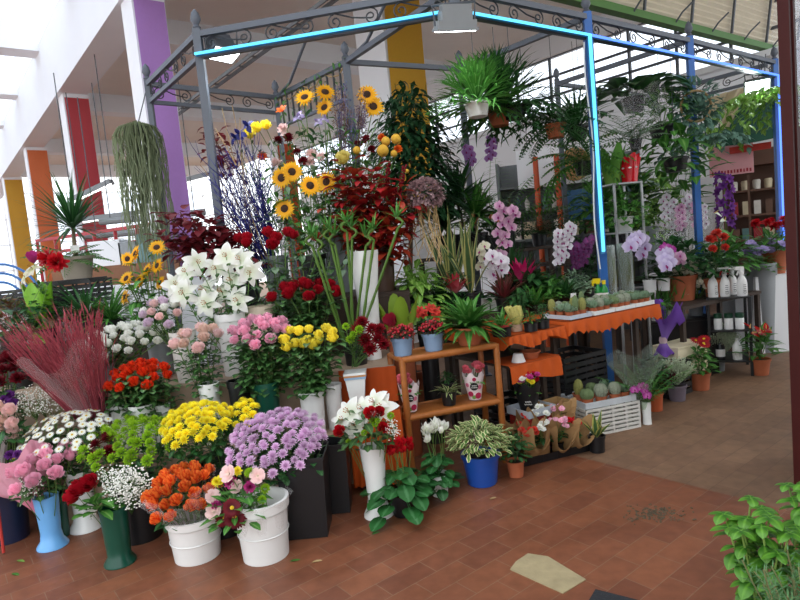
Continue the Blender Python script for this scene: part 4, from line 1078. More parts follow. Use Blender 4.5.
for i, (x, y) in enumerate(((333, 172), (346, 165), (358, 178), (372, 170), (384, 180), (398, 188), (342, 200), (362, 205), (380, 212), (396, 222), (408, 205), (350, 225), (374, 235), (334, 215))):
    branch('autumn_branch', 'branch of deep red autumn leaves above the big white vase', 'foliage branch', 'red autumn branches', f_t5 + V((u(-.05, .05), u(-.05, .05), 0)), at(x, y, 4.55 + u(-.12, .12)), RUST if i % 4 == 1 else REDLEAF2, 56, .095, .07, .13, low=.35)
for i, (x, y) in enumerate(((388, 166), (404, 168), (395, 190), (412, 215))):
    p = at(x, y, 4.5); r = thing('amaranth_stem', 'upright crimson amaranth plume beside the autumn branches', 'amaranth', f_t5, 0, 'crimson amaranth plumes'); d = p - f_t5
    MB().tube(curve((0, 0, 0), d, .03, 5), .003, 5).build('stem', G_STEM, r)
    m = MB()
    for k in range(90): t = u(.78, 1.02); a = k * 2.4; m.ball(d * t + V((math.cos(a), math.sin(a), 0)) * .016 * u(.5, 1), .008, 4, 3)
    m.build('plume', M_('amaranth', '#8a1424', '#6a0c1a', .8), r)
BLUE_T = petal('blue_dyed_twig', '#34347e', '#26266a', .7, trans=.02, rnd=.2)
def twig(name, label, cat, group, foot, tip, m, forks=8, r0=.004, spread=.35, bow=.08):
    foot, tip = V(foot), V(tip); r = thing(name, label, cat, foot, 0, group); d = tip - foot; s = MB(); pts = curve((0, 0, 0), d, bow, 8)
    s.tube(pts, [r0 * (1 - .7 * i / 8) for i in range(9)], 5)
    for k in range(forks):
        j = 3 + k % 5; a = u(0, 6.28); L = d.length * u(.12, .28); e = pts[j] + (d.normalized() + V((math.cos(a), math.sin(a), 0)) * spread * 1.6) * L
        c = curve(pts[j], e, .1, 4); s.tube(c, [r0 * .5, r0 * .45, r0 * .4, r0 * .3, r0 * .2], 4)
        e2 = c[2] + V((u(-.6, .6), u(-.6, .6), 1)).normalized() * L * .5; s.tube([c[2], e2], [r0 * .35, r0 * .15], 3)
    s.build('twig', m, r)
for x, y in ((236, 150), (228, 168), (246, 140), (252, 165), (222, 190), (240, 185), (258, 190), (232, 205), (264, 205), (250, 215), (226, 150), (243, 160), (212, 178), (268, 182), (218, 160), (233, 180), (255, 178), (224, 215), (246, 200), (260, 160), (238, 225)):
    twig('dyed_twig', 'blue dyed branching twig in the clump left of the sunflowers', 'twig', 'blue dyed twigs', f_t3 + V((u(-.05, .05), u(-.05, .05), 0)), at(x, y, 4.75 + u(-.15, .1)), BLUE_T, 16, .006)
STRAW = petal('straw', '#b89d72', '#9c8258', .8, trans=.1)
for x, y in ((208, 110), (222, 108), (232, 105), (240, 118), (206, 140), (215, 128), (246, 140), (252, 150), (200, 165)):
    foot = f_t3 + V((u(-.05, .05), u(-.05, .05), 0)); r = thing('dried_grass_stem', 'thin straw coloured dried stem rising behind the blue twigs', 'dried stem', foot, 0, 'straw dried stems')
    MB().tube(curve((0, 0, 0), at(x, y, 4.9 + u(-.1, .1)) - foot, .12, 7), .0035, 4).build('stem', STRAW, r)
foot = f_t3
for x, y in ((240, 134), (236, 138), (248, 126)):
    cut('blue_iris', 'dark blue dyed flower among the straw stems', 'flower', 'dark blue dyed flowers', foot, at(x, y, 4.85), V((-.4, -.7, .5)), 'iris', M_('ink_blue', '#2a2f78', '#1e2260'), .07, 'lance', .05)
# mixed tall flowers
def singles(lst, foot, Y, name, label, group, shape, m, sc, leaves='lance', lsz=.05, cat=None):
    for x, y in lst: cut(name, label, cat or name.replace('_', ' '), group, V(foot) + V((u(-.06, .06), u(-.06, .06), 0)), at(x, y, Y + u(-.06, .06)), V((u(-.5, .5), -.7, u(.2, .8))), shape, m, sc * u(.9, 1.1), leaves, lsz)
singles([(259, 130), (249, 137), (266, 128)], f_t4, 4.95, 'tall_rose', 'yellow rose standing high beside the straw stems', 'high yellow roses', 'rose', ROSE_Y, .05, cat='rose')
singles([(283, 112)], f_t4, 5.0, 'gladiolus', 'single bright orange bloom near the pavilion post', None, 'bell', ORG, .06)
singles([(300, 115), (318, 122), (325, 119), (297, 118)], f_t4, 5.0, 'iris', 'lavender blue iris below the highest sunflowers', 'lavender irises', 'iris', LAV, .05)
singles([(277, 164), (312, 155), (310, 163), (284, 130), (322, 158)], f_t4, 4.9, 'high_carnation', 'pale blush carnation above the golden sunflowers', 'blush carnations', 'carnation', BLUSH, .05, cat='carnation')
singles([(288, 138), (278, 141), (297, 153), (303, 162), (358, 145), (372, 150), (366, 140)], f_t4, 4.9, 'high_carnation', 'dark red carnation in the highest mixed flowers', 'high dark red carnations', 'carnation', MAROON, .04, cat='carnation')
singles([(262, 157), (382, 138), (398, 150)], f_t4, 4.95, 'high_carnation', 'orange carnation in the highest mixed flowers', 'high orange carnations', 'carnation', ORG, .04, cat='carnation')
singles([(345, 161)], f_t4, 4.8, 'tall_rose', 'single pale yellow rose above the red branches', None, 'rose', PALE_Y, .06, cat='rose')
OCHRE = mat('ochre_ball', '#c99a2c', .85, .15, 90, bump=.5)
for x, y, s in ((386, 143, .045), (396, 141, .05), (383, 153, .06), (357, 152, .04), (407, 172, .022), (394, 155, .035)):
    cut('drumstick_flower', 'round ochre ball flower near the dark ficus', 'flower', 'ochre ball flowers', f_t4 + V((u(-.05, .05), u(-.05, .05), 0)), at(x, y, 4.85), V((0, -.5, .8)), 'ball', OCHRE, s * .82, None)
STAT = [petal('statice_mauve', '#8a7490', '#6f5d72', .8), petal('dried_brown', '#8a6a50', '#6e5440', .8), petal('statice_blue', '#6c74a0', '#555c86', .8)]
q = f_t4 + V((.06, 0, 0)); r = bouquet('dried_bouquet', 'tall bunch of dried mauve and brown flowers right of the highest sunflowers', q)
for i in range(44):
    t = at(350 + u(-16, 16), 108 + u(-25, 30), 4.95 + u(-.08, .08)) - q; m = MB(); m.tube(curve(V((0, 0, 0)), t, .03, 4), .0018, 3, False)
    for k in range(34): p = t * u(.82, 1.0) + V((u(-.03, .03), u(-.03, .03), 0)); m.leaf(p, V((u(-1, 1), u(-1, 1), 1)), .018, .009, .3, .2, 1, lambda t: .8)
    m.build('dried_stem', STAT[i % 3], r)
# grey pink dried hydrangea ball
q = f_t5 + V((.1, 0, 0)); p = at(425, 196, 4.6); r = bouquet('dried_hydrangea', 'big round greyish pink dried flower head right of the red branches', q)
MB().tube(curve((0, 0, 0), p - q, .04), .005, 5).build('stem', STRAW, r); m = MB()
for k in range(520):
    a = k * 2.4; ct = 1 - 1.6 * k / 520; st = math.sqrt(max(0, 1 - ct * ct)); d = V((st * math.cos(a), st * math.sin(a), ct))
    m.leaf(p - q + V((d.x * .13, d.y * .13, d.z * .12)) * u(.85, 1.05), d + V((u(-1, 1), u(-1, 1), u(-1, 1))) * .8, .035, .022, .3, .3, 1, lambda t: .8)
m.build('flower_head', petal('dried_pink', '#a88a8c', '#8c7276', .8), r); m = MB()
for k in range(20): t = p - q + V((u(-.08, .08), u(-.08, .04), -.08)); m.tube(curve(t, t + V((u(-.05, .12), u(-.08, .02), u(-.3, -.45))), .2, 4), .003, 3, False)
m.build('dried_fibre', STRAW, r)
# ---- plants behind and at the far left
potted('spider_plant', 'grassy green plant with arching strap leaves left of the lisianthus', 'potted plant', (at(112, 320, 4.62).x, 4.615, 1.0), .10, .085, .14, BLACKP, [('foliage', g_strap(70, .34, .022, 15, 85, 1.1), G_MID)])
potted('grassy_plant', 'second grassy plant with darker strap leaves above the grey vase', 'potted plant', (at(86, 310, 4.62).x, 4.615, 1.0), .10, .085, .16, BLACKP, [('foliage', g_strap(70, .42, .024, 20, 85, 1.0), G_DARK)])
potted('leafy_plant', 'dark bushy green plant at the left edge behind the pink grass', 'potted plant', (at(44, 320, 4.62).x, 4.615, 1.0), .10, .085, .12, BLACKP, [('foliage', g_bush(170, .26, .26, .1, .055), G_DARK)])
potted('croton_plant', 'bushy plant with green and reddish leaves at the far left edge', 'potted plant', (at(12, 330, 4.62).x, 4.615, 1.0), .10, .085, .12, BLACKP, [('foliage', g_bush(120, .26, .3, .12, .05, lance), petal('croton_leaf', '#5c6a2c', '#7a3a28', .45))])
q = V((-2.75, 3.62, 0)); f_fl2 = pot_at('flower_bucket', 'dark bucket on the floor under the crimson flowers at the left edge', 'bucket', V((-2.62, 3.66, .001)), .13, .11, .5, BLACKP)
bunch('carnation', 'dark crimson carnation at the left edge below the pink grass', 'carnation', 'crimson carnations at the left edge', dome(4, 372, 3.62, 40, 40, 12, .12), f_fl2, 'carnation', MAROON, .05)
bunch('aster', 'bright purple aster at the left edge', 'aster', 'purple asters at the left edge', [(at(x, y, 3.55), V((0, -.7, .6))) for x, y in ((6, 400), (13, 404), (3, 408), (10, 396))], f_fl2, 'carnation', PURPLE, .035)
# raised back table at left carrying crates, the dracaena and wrapped plants
stand('side_counter', 'white counter far left carrying the black crates', -4.6, -2.35, 4.75, 5.3, 1.27, WHITE, 'counter')
def crate(name, label, c, w, d, h, m, rz=0, slots=5, gap=.5, group=None, cat='crate'):
    r = thing(name, label, cat, c, rz, group); t = .012
    MB().box((0, 0, t / 2), (w, d, t)).build('crate_base', m, r, None, False)
    for nm, L, rot, off in (('side_panel', w, 0, (0, -d / 2)), ('side_panel', w, 0, (0, d / 2)), ('end_panel', d, PI / 2, (-w / 2, 0)), ('end_panel', d, PI / 2, (w / 2, 0))):
        s = MB(); bh = h / (slots + (slots - 1) * gap); nv = max(3, int(L / .11))
        for i in range(slots):
            z = i * bh * (1 + gap) + bh / 2; M = Matrix.Translation((off[0], off[1], z)) @ Matrix.Rotation(rot, 4, 'Z'); s.box(None, (L, t, bh), M=M)
        for i in range(nv + 1):
            M = Matrix.Translation((off[0], off[1], h / 2)) @ Matrix.Rotation(rot, 4, 'Z') @ Matrix.Translation((-L / 2 + L * i / nv, 0, 0)); s.box(None, (.012, t * 1.1, h), M=M)
        s.build(nm, m, r, None, False)
    return r
crate('plastic_crate', 'black slatted crate on the far left counter, under the dracaena', (-2.68, 5.0, 1.271), .44, .36, .19, BLACKP)
crate('plastic_crate', 'second black crate on the far left counter, left of the first', (-3.2, 5.02, 1.271), .5, .36, .16, BLACKP)
p = at(78, 277, 4.95); GREYPOT = mat('grey_clay', '#a79d90', .7, .08)
MB_ = MB().box((0, 0, .006), (.40, .32, .012)); solo('flat_board', 'flat black lid on the crate under the dracaena pot', 'board', MB_, BLACKP, (-2.68, 5.0, 1.462), smooth=False)
r = potted('dracaena', 'spiky dracaena on a bare trunk in a grey pot at the left', 'potted plant', (p.x, p.y, 1.475), .135, .105, .18, GREYPOT)
hh = r['_h']; t1, t2 = at(73, 228, 4.95) - r.location, at(70, 205, 4.95) - r.location
MB().tube([(0, 0, hh), t1 * .5 + V((0, 0, hh * .5)), t1], [.018, .016, .014], 7).build('trunk', mat('pale_trunk', '#8c7f68', .9, .2, 30), r)
g_strap(110, .46, .026, -10, 88, .5, 5, prof=lance, fold=.1).build('foliage', G_DARK, r, t1)
g_fern(26, .34, .022, 0, 60, .9, 12, lr=.22).build('fern_frond', G_MID, r, (-.05, -.02, hh)); MB().box((0, 0, 0), (.07, .004, .06)).build('plant_tag', WHITEP, r, (.06, -.1, hh + .08), False)
q = V((-3.13, 4.62, .73)); 
r = potted('red_anthurium', 'plant with a huge round red bloom left of the grey pot', 'potted plant', (-2.80, 4.32, .731), .09, .07, .28, BLACKP, [('foliage', g_bush(40, .2, .35, .1, .06), G_DARK)])
z = r.location + V((0, 0, r['_h'])); flowers_on(r, [(at(58, 262, 4.3) - z, V((0, -1, .15))), (at(50, 258, 4.35) - z, V((-.6, -.7, .2)))], 'carnation', REDP, .085)
FOILG = mat('green_foil', '#7bb52e', .3, .15, 20)
r = potted('wrapped_lily', 'pink and white lily in a green foil wrap at the far left', 'potted plant', (at(39, 300, 4.6).x, 4.6, 1.001), .07, .06, .3, FOILG, [('foliage', g_bush(46, .12, .24, .1, .025, lance), G_MID)])
z = r.location + V((0, 0, r['_h'])); flowers_on(r, [(at(32, 268, 4.55) - z, V((-.3, -.6, .8))), (at(24, 276, 4.55) - z, V((-.6, -.6, .4)))], 'lily', petal('lily_cream', '#ece6d0', '#dfe0a0'), .075); flowers_on(r, [(at(34, 263, 4.57) - z, V((.2, -.5, .8)))], 'tulip', MAGENTA, .06)
wrap_cone(r, (0, 0, 0), UP, .42, .078, .10, FOILG, folds=6, z0=.01, tip=.12)
# hanging grey plant
p = at(137, 128, 5.6); r = thing('hanging_tillandsia', 'hanging grey green moss plant with long trailing strands', 'hanging plant', p)
m = MB()
for i in range(240):
    q = math.sqrt(u(0, 1)); a = u(0, 6.28); o = V((math.cos(a) * q, math.sin(a) * q, 0)) * .2; L = u(.55, 1.25) if u(0, 1) > .35 else u(.25, .6); pts = [V((o.x * .4, o.y * .4, .0)), V((o.x * .85, o.y * .85, .07 * (1 - q))), V((o.x * 1.1, o.y * 1.1, -.08))]
    for k in range(7): pts.append(V((o.x * (1.1 - .0 * k) + u(-.02, .02), o.y * 1.1 + u(-.02, .02), -.08 - L * (k + 1) / 7)))
    m.tube(pts, .0042, 3, False)
tag(m.build('strand', petal('moss_grey', '#939e7e', '#7b8664', .8), r), kind='stuff')
MB().lathe([(.01, -.07), (.11, -.05), (.12, 0), (.11, 0), (.02, -.05)], 14).build('hanging_pot', BLACKP, r); MB().tube([(0, 0, 0), (.1, .05, ZL - p.z)], .005, 4).build('suspension_wire', DGREY, r)

# green filler stems that close the tall group
for i, (x, y) in enumerate(((262, 175), (272, 150), (290, 140), (300, 170), (316, 172), (334, 150), (340, 140), (352, 160), (366, 160), (384, 165), (328, 130), (310, 135), (276, 195), (292, 220), (316, 210), (330, 195), (270, 215), (340, 180), (360, 130), (378, 120), (300, 120), (345, 118))):
    f_ = (f_t4, f_t1, f_t5)[i % 3] + V((u(-.06, .06), u(-.06, .06), 0))
    branch('filler_branch', 'leafy green filler branch among the tall mixed flowers', 'foliage branch', 'green filler branches', f_, at(x, y, 4.95 if y < 165 else 4.72), (G_MID, G_GREY, G_DARK)[i % 3], 40, .085, .04, .12, lance if i % 2 else oval, G_STEM, .35)
for i, (x, y) in enumerate(((285, 240), (300, 250), (318, 255), (330, 262), (275, 262), (292, 268), (312, 272), (265, 280), (345, 265))):
    branch('filler_branch', 'broad leaved green branch between the red roses', 'foliage branch', 'green branches between the red roses', (f_r2, f_r1)[i % 2] + V((u(-.04, .04), u(-.04, .04), 0)), at(x, y, 4.28), (G_GREY, G_ROSE)[i % 2], 26, .08, .055, .1, oval, G_STEM, .3)
for i, (x, y) in enumerate(((140, 262), (150, 275), (132, 285), (165, 290), (150, 296), (122, 275))):
    branch('filler_branch', 'leafy stem among the left sunflowers', 'foliage branch', 'leafy stems among the left sunflowers', f_s1 + V((u(-.04, .04), u(-.04, .04), 0)), at(x, y, 4.3), G_MID, 22, .1, .07, .1, heart, G_STEM, .3)

for i, (x, y) in enumerate(((228, 150), (240, 152), (216, 168), (252, 172), (232, 188), (222, 200), (244, 205), (258, 160), (212, 190), (262, 200))):
    branch('dried_branch', 'straw coloured dried branch behind the blue dyed twigs', 'dried branch', 'straw dried branches behind the blue twigs', f_t3 + V((u(-.05, .05), u(-.05, .05), 0)), at(x, y, 5.0 + u(-.05, .1)), (STRAW, BLUE_T, STRAW, STAT[1])[i % 4], 46, .07, .014, .14, lance, STRAW, .3)
for i, (x, y) in enumerate(((212, 128), (216, 140), (208, 146))):
    branch('maroon_branch', 'maroon leaved branch beside the left grey post', 'foliage branch', 'maroon branches by the left post', f_t3 + V((u(-.05, .05), u(-.05, .05), 0)), at(x, y, 5.0), REDLEAF, 26, .08, .05, .1, oval, None, .75)
# ================================================================== RIGHT HALF: potted plants
BLUEG = mat('grey_blue_pot', '#7d97b5', .5, .06); BERRY = mat('red_berry', '#b3142a', .35, .1)
def berries(r, n, Rr, H, rad, m, part='berry_cluster'):
    b = MB(); z = r['_h']
    for i in range(n):
        a = i * 2.4; q = math.sqrt((i + .5) / n); b.ball((Rr * q * math.cos(a), Rr * q * math.sin(a), z + H * (1 - .5 * q * q) + u(-.02, .02)), rad, 6, 4)
    o = b.build(part, m, r); o['kind'] = 'stuff'
for px, py, w in ((403, 352, 'left end of the cane shelf'), (433, 348, 'middle of the cane shelf')):
    q = spos(px, py, .805, .1); r = potted('berry_plant', 'grey blue pot of red berried gaultheria on the %s' % w, 'potted plant', q, .068, .055, .115, BLUEG, [('foliage', g_bush(110, .09, .09, .035, .022, stems=5), petal('bronze_leaf', '#4a4a30', '#5a3030', .5))], rim=.2)
    berries(r, 60, .085, .075, .0085, BERRY)
q = spos(470, 344, .805, .11); potted('peace_lily', 'lush strappy green plant in a terracotta pot on the right end of the cane shelf', 'potted plant', q, .105, .07, .12, TERRA, [('foliage', g_strap(84, .31, .06, 8, 85, 1.0, 5, prof=lance), G_MID)])
SLEEVE = mat('printed_sleeve', '#ead9dc', .4, .1, 40)
def sleeve(name, label, q, w, h, flower_m, black=False):
    r = potted(name, label, 'potted plant', q, w * .7, w * .55, h * .45, BLACKP, [('foliage', g_bush(40, w * 1.1, h * .35, .04, .022, stems=4, z0=.4), G_MID)])
    m = MB(); n = 24; rows = []
    for i in range(7):
        t = i / 6; rr = w * (.62 + .5 * t); rows.append([V((rr * math.cos(2 * PI * k / n), rr * math.sin(2 * PI * k / n), .004 + h * .8 * t + (.02 * math.sin(k * 1.6) if t == 1 else 0))) for k in range(n)])
    m.grid(rows, True); o = m.build('wrapping', BLACKP if black else SLEEVE, r)
    ca = math.atan2(-q[1], -q[0])
    def sticker(nm, az, z, rad, mm, lift=.003, k=14):
        a = ca + az; rr = w * (.62 + .5 * z / (h * .8)) + lift; c = V((rr * math.cos(a), rr * math.sin(a), z)); nrm = V((math.cos(a), math.sin(a), -.15)); t1 = V((-math.sin(a), math.cos(a), 0)); t2 = nrm.cross(t1).normalized()
        MB().face([c + t1 * rad * math.cos(2 * PI * j / k) + t2 * rad * math.sin(2 * PI * j / k) + nrm * .0 for j in range(k)]).build(nm, mm, o, None, False); return c, t1, t2, nrm
    if not black:
        for az, z, rad, mm in ((-.5, h * .22, w * .3, M_('sleeve_rose', '#c0305a')), (.45, h * .16, w * .34, M_('sleeve_rose', '#c0305a')), (-.1, h * .12, w * .22, G_MID), (.6, h * .42, w * .24, M_('sleeve_pink', '#e07a98')), (-.75, h * .5, w * .22, M_('sleeve_pink', '#e07a98')), (.05, h * .68, w * .2, M_('sleeve_rose', '#c0305a'))): sticker('printed_flower', az, z, rad, mm, .003, 9)
        c, t1, t2, nn = sticker('round_label', 0, h * .46, w * .42, BLACKP, .006)
    else:
        a = ca; z = h * .32; rr = w * .84 + .004; c = V((rr * math.cos(a), rr * math.sin(a), z)); t1 = V((-math.sin(a), math.cos(a), 0)); t2 = UP; nn = V((math.cos(a), math.sin(a), 0))
    s = MB()
    for row, L in ((.12, .24), (-.08, .3)):
        pts = [c + nn * .005 + t1 * w * (x / 14 - .5) * 2 * L + t2 * (w * row + w * .06 * math.sin(x * 2.1)) for x in range(15)]; s.tube(pts, .0016, 4)
    s.build('script_lettering', WHITEP, o)
    flowers_on(r, [(V((u(-1, 1) * w * .9, u(-1, .4) * w * .8, h * .48 + u(-.01, .05))), V((u(-.4, .4), -.6, .8))) for _ in range(11)], 'open', flower_m, .02) if not black else [flowers_on(r, [(V((u(-1, 1) * w * .9, u(-1, .2) * w * .8, h * .5 + u(-.01, .05))), V((u(-.4, .4), -.6, .8))) for _ in range(4)], 'open', fm_, .021) for fm_ in (REDP, WHITE_F, MAGENTA, YEL, MAROON)]
    return r
sleeve('wrapped_pot', 'pink flowered plant in a printed sleeve, left end of the cane shelf\'s lower tier', spos(411, 410, .436, .09), .062, .22, M_('rose_coral', '#df6a78'))
sleeve('wrapped_pot', 'pink flowered plant in a printed sleeve, right end of the cane shelf\'s lower tier', spos(474, 397, .436, .09), .066, .22, M_('rose_coral', '#df6a78'))
potted('small_plant', 'little drooping green plant in a soft black pot between the printed sleeves', 'potted plant', spos(449, 403, .436, .08), .052, .042, .09, BLACKP, [('foliage', g_strap(22, .12, .022, 20, 85, 1.3, 4, prof=lance), G_VAR)])
potted('small_plant', 'dark leaved plant in a black pot behind the drooping one on the lower tier', 'potted plant', spos(446, 392, .436, .17), .05, .042, .13, BLACKP, [('foliage', g_bush(40, .06, .1, .04, .02), G_DARK)])
# ---- plain table end (top .83)
zt = .829
potted('bowl_garden', 'shallow black bowl topped with red gravel and small green plants on the plain table end', 'potted plant', onz(502, 336, zt), .07, .062, .065, BLACKP, [('red_gravel', MB().lathe([(.06, 0), (.05, .012), (.002, .02)], 16), mat('red_gravel', '#a02a22', .9, .3, 150, bump=.8)), ('foliage', g_strap(12, .16, .03, 35, 85, .6, 4, prof=lance), G_MID)])
m = MB()
for i in range(9):
    a = i * 2.4; m.tube([(0, 0, 0), (.03 * math.cos(a), .03 * math.sin(a), .06), (.05 * math.cos(a) - .02, .04 * math.sin(a), .13)], [.022, .026, .012], 7)
potted('coral_cactus', 'pale yellow crested cactus in a small clay pot on the plain table end', 'cactus', onz(517, 331, zt), .045, .038, .05, mat('pale_clay', '#c2a890', .8), [('cactus_body', m, mat('yellow_cactus', '#c4bb6a', .7, .2, 60, bump=.5))])
for px, py, lab, f, mm in ((531, 331, 'low green succulent in a square black pot, first right of the yellow crested cactus', g_bush(40, .06, .09, .035, .018, spoon), G_MID),
                           (543, 328, 'taller green succulent in a black pot beside the white trays', g_bush(46, .06, .14, .04, .016, lance), G_DARK),
                           (521, 320, 'upright euphorbia with ribbed green stems behind the yellow crested cactus', MB().tube([(0, 0, 0), (0, 0, .2)], .018, 7).tube([(.03, 0, 0), (.04, 0, .16)], .016, 7).tube([(-.03, .01, 0), (-.045, 0, .13)], .016, 7), G_DARK)):
    potted('succulent', lab, 'succulent', onz(px, py, zt), .048, .045, .06, BLACKP, [('foliage', f, mm)])
# ---- cactus table: white trays of small pots
CACT = mat('cactus_green', '#66794f', .8, .2, 70, bump=.6); CACT2 = mat('cactus_grey', '#8b927e', .85, .25, 90, bump=.7); CACT3 = mat('cactus_olive', '#8a8a4a', .8, .2, 80, bump=.6)
def g_cactus(rad, h, ribs=12, n=36):
    prof = [(rad * .7, 0), (rad, h * .35), (rad * .97, h * .6), (rad * .7, h * .88), (rad * .15, h)]
    return MB().lathe(prof, n, wob=lambda t, k: 1 + .07 * math.cos(2 * PI * ribs * k))
def g_rosette(n, L, W): return g_strap(n, L, W, 8, 80, -.5, 4, prof=spoon, fold=.5)
ztab = .851
def tray(name, label, a, b, w, d, m, z=ztab, h=.03, rz=TA, pos=None):
    q = pos or tpos(a, b, z); r = thing(name, label, 'tray', (q.x, q.y, z), rz); t = .006; s = MB()
    s.box((0, 0, t / 2), (w, d, t)); s.build('tray_floor', m, r, None, False)
    s = MB()
    for x, y, lx, ly in ((0, -d / 2, w, t), (0, d / 2, w, t), (-w / 2, 0, t, d), (w / 2, 0, t, d)): s.box((x, y, h / 2), (lx, ly, h))
    for i in range(5): s.box((-w * .4 + w * .8 * i / 4, -d / 2 - .003, h / 2), (.012, .006, h * .9))
    s.build('tray_rim', m, r, None, False); return r
trays = [(.80, .16, 'pale grey tray nearest the plain table end', mat('tray_pale_grey', '#c5ccd6', .4, .05)), (1.04, .15, 'white tray second from the left on the cactus table', WHITEP),
         (1.27, .15, 'white tray third from the left on the cactus table', WHITEP), (1.50, .15, 'white tray at the right end of the cactus table', WHITEP)]
where = ['in the pale grey tray', 'in the second white tray', 'in the third white tray', 'in the right end white tray']
kinds = [('fuzzy', lambda: g_cactus(.034, .07), CACT2, 'fuzzy grey round cactus', 'cactus'), ('column', lambda: g_cactus(.022, .12, 9), CACT, 'upright green column cactus', 'cactus'), ('rosette', lambda: g_rosette(34, .06, .024), G_GREY, 'pale succulent rosette', 'succulent'),
         ('ball', lambda: g_cactus(.038, .06, 14), CACT, 'squat green ball cactus', 'cactus'), ('olive', lambda: g_cactus(.028, .095, 10), CACT3, 'olive finger cactus', 'cactus')]
plan = [[2, 1, 4, 2, 2, 4, 4, 0, 3], [2, 0, 2, 3, 0, 3, 2, 1, 3], [3, 0, 0, 0, 3, 3, 0, 3, 2], [2, 2, 2, 2, 3, 2, 2, 0, 2]]
for ti, (a, b, lab, m) in enumerate(trays):
    tray('plant_tray', lab, a, b, .215, .27, m)
    for k in range(9):
        i, j = k % 3, k // 3; kd = kinds[plan[ti][k]]; q = tpos(a + (i - 1) * .068, b + (j - 1) * .086, ztab + .007)
        cnt = plan[ti].count(plan[ti][k]); row = ['front', 'middle', 'back'][j]
        r = potted('small_' + kd[4], '%s in a little clay pot %s' % (kd[3], where[ti]), kd[4], q, .031, .025, .045, TERRA, [('cactus_body' if kd[4] == 'cactus' else 'foliage', kd[1](), kd[2])], group=('%s, %s' % (kd[3], where[ti])) if cnt > 1 else None)
q = onz(575, 312, .852) + V((.03, .12, 0)); solo('plant_sign', 'small white card standing among the cacti in the pale grey tray', 'sign', MB().box((0, 0, .1), (.045, .003, .06)).box((0, 0, .04), (.004, .003, .08)), WHITEP, (q.x, q.y, .858), smooth=False)
# green and yellow bottles behind the cacti
YB = mat('yellow_plastic', '#e2c814', .35, .05); GB = mat('green_plastic_bright', '#1f8a3a', .35, .05)
for px, lab, trig in ((599, 'green spray bottle with a yellow trigger behind the cacti', True), (605, 'green bottle with a yellow cap beside the spray bottle', False)):
    q = sol(px, .52 if trig else .48, .843); r = thing('plant_food_bottle', lab, 'bottle', (q.x, q.y, .8445))
    MB().lathe([(.002, 0), (.032, 0), (.033, .1), (.03, .125), (.014, .15), (.014, .165)], 16).build('bottle_body', GB, r); MB().lathe([(.034, .03), (.0345, .03), (.0345, .09), (.034, .09)], 16).build('paper_label', WHITEP, r)
    if trig: MB().box((-.01, 0, .195), (.06, .026, .04)).box((-.045, 0, .175), (.012, .014, .05)).tube([(0, 0, .165), (0, 0, .18)], .015, 10).build('trigger_head', YB, r)
    else: MB().lathe([(.016, .163), (.017, .163), (.017, .195), (.002, .196)], 14).build('cap', YB, r)
# ---- under the tables: black crates, lattice crate with cactus trays
crate('plastic_crate', 'black crate on the floor in the shade beneath the cactus table', tpos(1.05, .42, .001), .46, .34, .27, BLACKP, TA)
crate('plastic_crate', 'black crate stacked second, beneath the cactus table', tpos(1.05, .42, .276), .46, .34, .24, BLACKP, TA)
crate('plastic_crate', 'black crate beneath the plain table end, behind the hanging cloth', tpos(.36, .40, .001), .36, .34, .28, BLACKP, TA)
solo('terracotta_dish', 'empty terracotta bowl on the lower orange shelf', 'bowl', pot_mb(.07, .05, .05, .2), TERRA, (lambda q: (q.x, q.y, .614))(tpos(.40, .15, 0)))
solo('small_pot', 'small white pot turned upside down on the lower orange shelf', 'pot', MB().lathe([(.05, 0), (.032, .06), (.002, .061)], 18), WHITEP, (lambda q: (q.x, q.y, .614))(tpos(.26, .12, 0)))
LATT = mat('lattice_white', '#d8d6cf', .45, .05)
k0_, k1_ = onz(588, 438, 0), onz(640, 427, 0); ka = math.atan2(k1_.y - k0_.y, k1_.x - k0_.x); kw = (k1_ - k0_).length; kd_ = .36
kc = (k0_ + k1_) / 2 + V((-math.sin(ka), math.cos(ka), 0)) * kd_ / 2
crate('lattice_crate', 'white lattice crate on the floor in front of the cactus table', (kc.x, kc.y, .001), kw, kd_, .2, LATT, ka, 7, .7)
tray('plant_tray', 'grey white tray of big cacti laid on the white lattice crate', 0, 0, kw * .96, kd_ * .92, mat('tray_white_grey', '#c9cdd2', .4), .203, .045, ka, kc)
for i, (dx, dy, kk2, s) in enumerate(((-.15, -.09, 3, 1.5), (-.03, -.09, 0, 1.6), (.09, -.09, 0, 1.5), (.17, -.08, 2, 1.2), (-.12, .06, 4, 1.4), (.0, .07, 3, 1.3), (.12, .07, 2, 1.3))):
    kd = kinds[kk2]; q = kc + V((math.cos(ka) * dx - math.sin(ka) * dy, math.sin(ka) * dx + math.cos(ka) * dy, .21))
    mb = kd[1](); mb2 = MB().add(mb, Matrix.Scale(s * .88, 4)); pos = ['front left', 'front second', 'front third', 'front right', 'back left', 'back middle', 'back right'][i]
    potted('floor_' + kd[4], '%s, %s one in the tray on the lattice crate' % (kd[3].replace('little ', ''), pos), kd[4], q, .045, .038, .05, TERRA, [('cactus_body' if kd[4] == 'cactus' else 'foliage', mb2, kd[2])])
# ---- red crate with tray and the black floral pot
q = onz(528, 428, .36); RC = mat('red_plastic', '#8e231c', .5, .1)
rc = V((.60, 3.76, 0)); rc = at(528, 405, 4.09); rc.z = 0
crate('plastic_crate', 'dark red crate standing on the floor right of the cane shelf', (rc.x + .02, rc.y, .001), .21, .19, .255, RC, TA, 5, .25)
tray('plant_tray', 'pale grey deep tray on the red crate holding the black floral pot', 0, 0, .25, .22, mat('tray_pale', '#aeb4bc', .4), .259, .05, TA, V((rc.x + .02, rc.y, 0)))
sleeve('wrapped_pot', 'small mixed flowers in a black sleeve with white script, on the red crate', (rc.x + .0, rc.y - .01, .267), .085, .25, [M_('rose_coral', '#df6a78'), YEL, WHITE_F, REDP, MAGENTA][3], True)
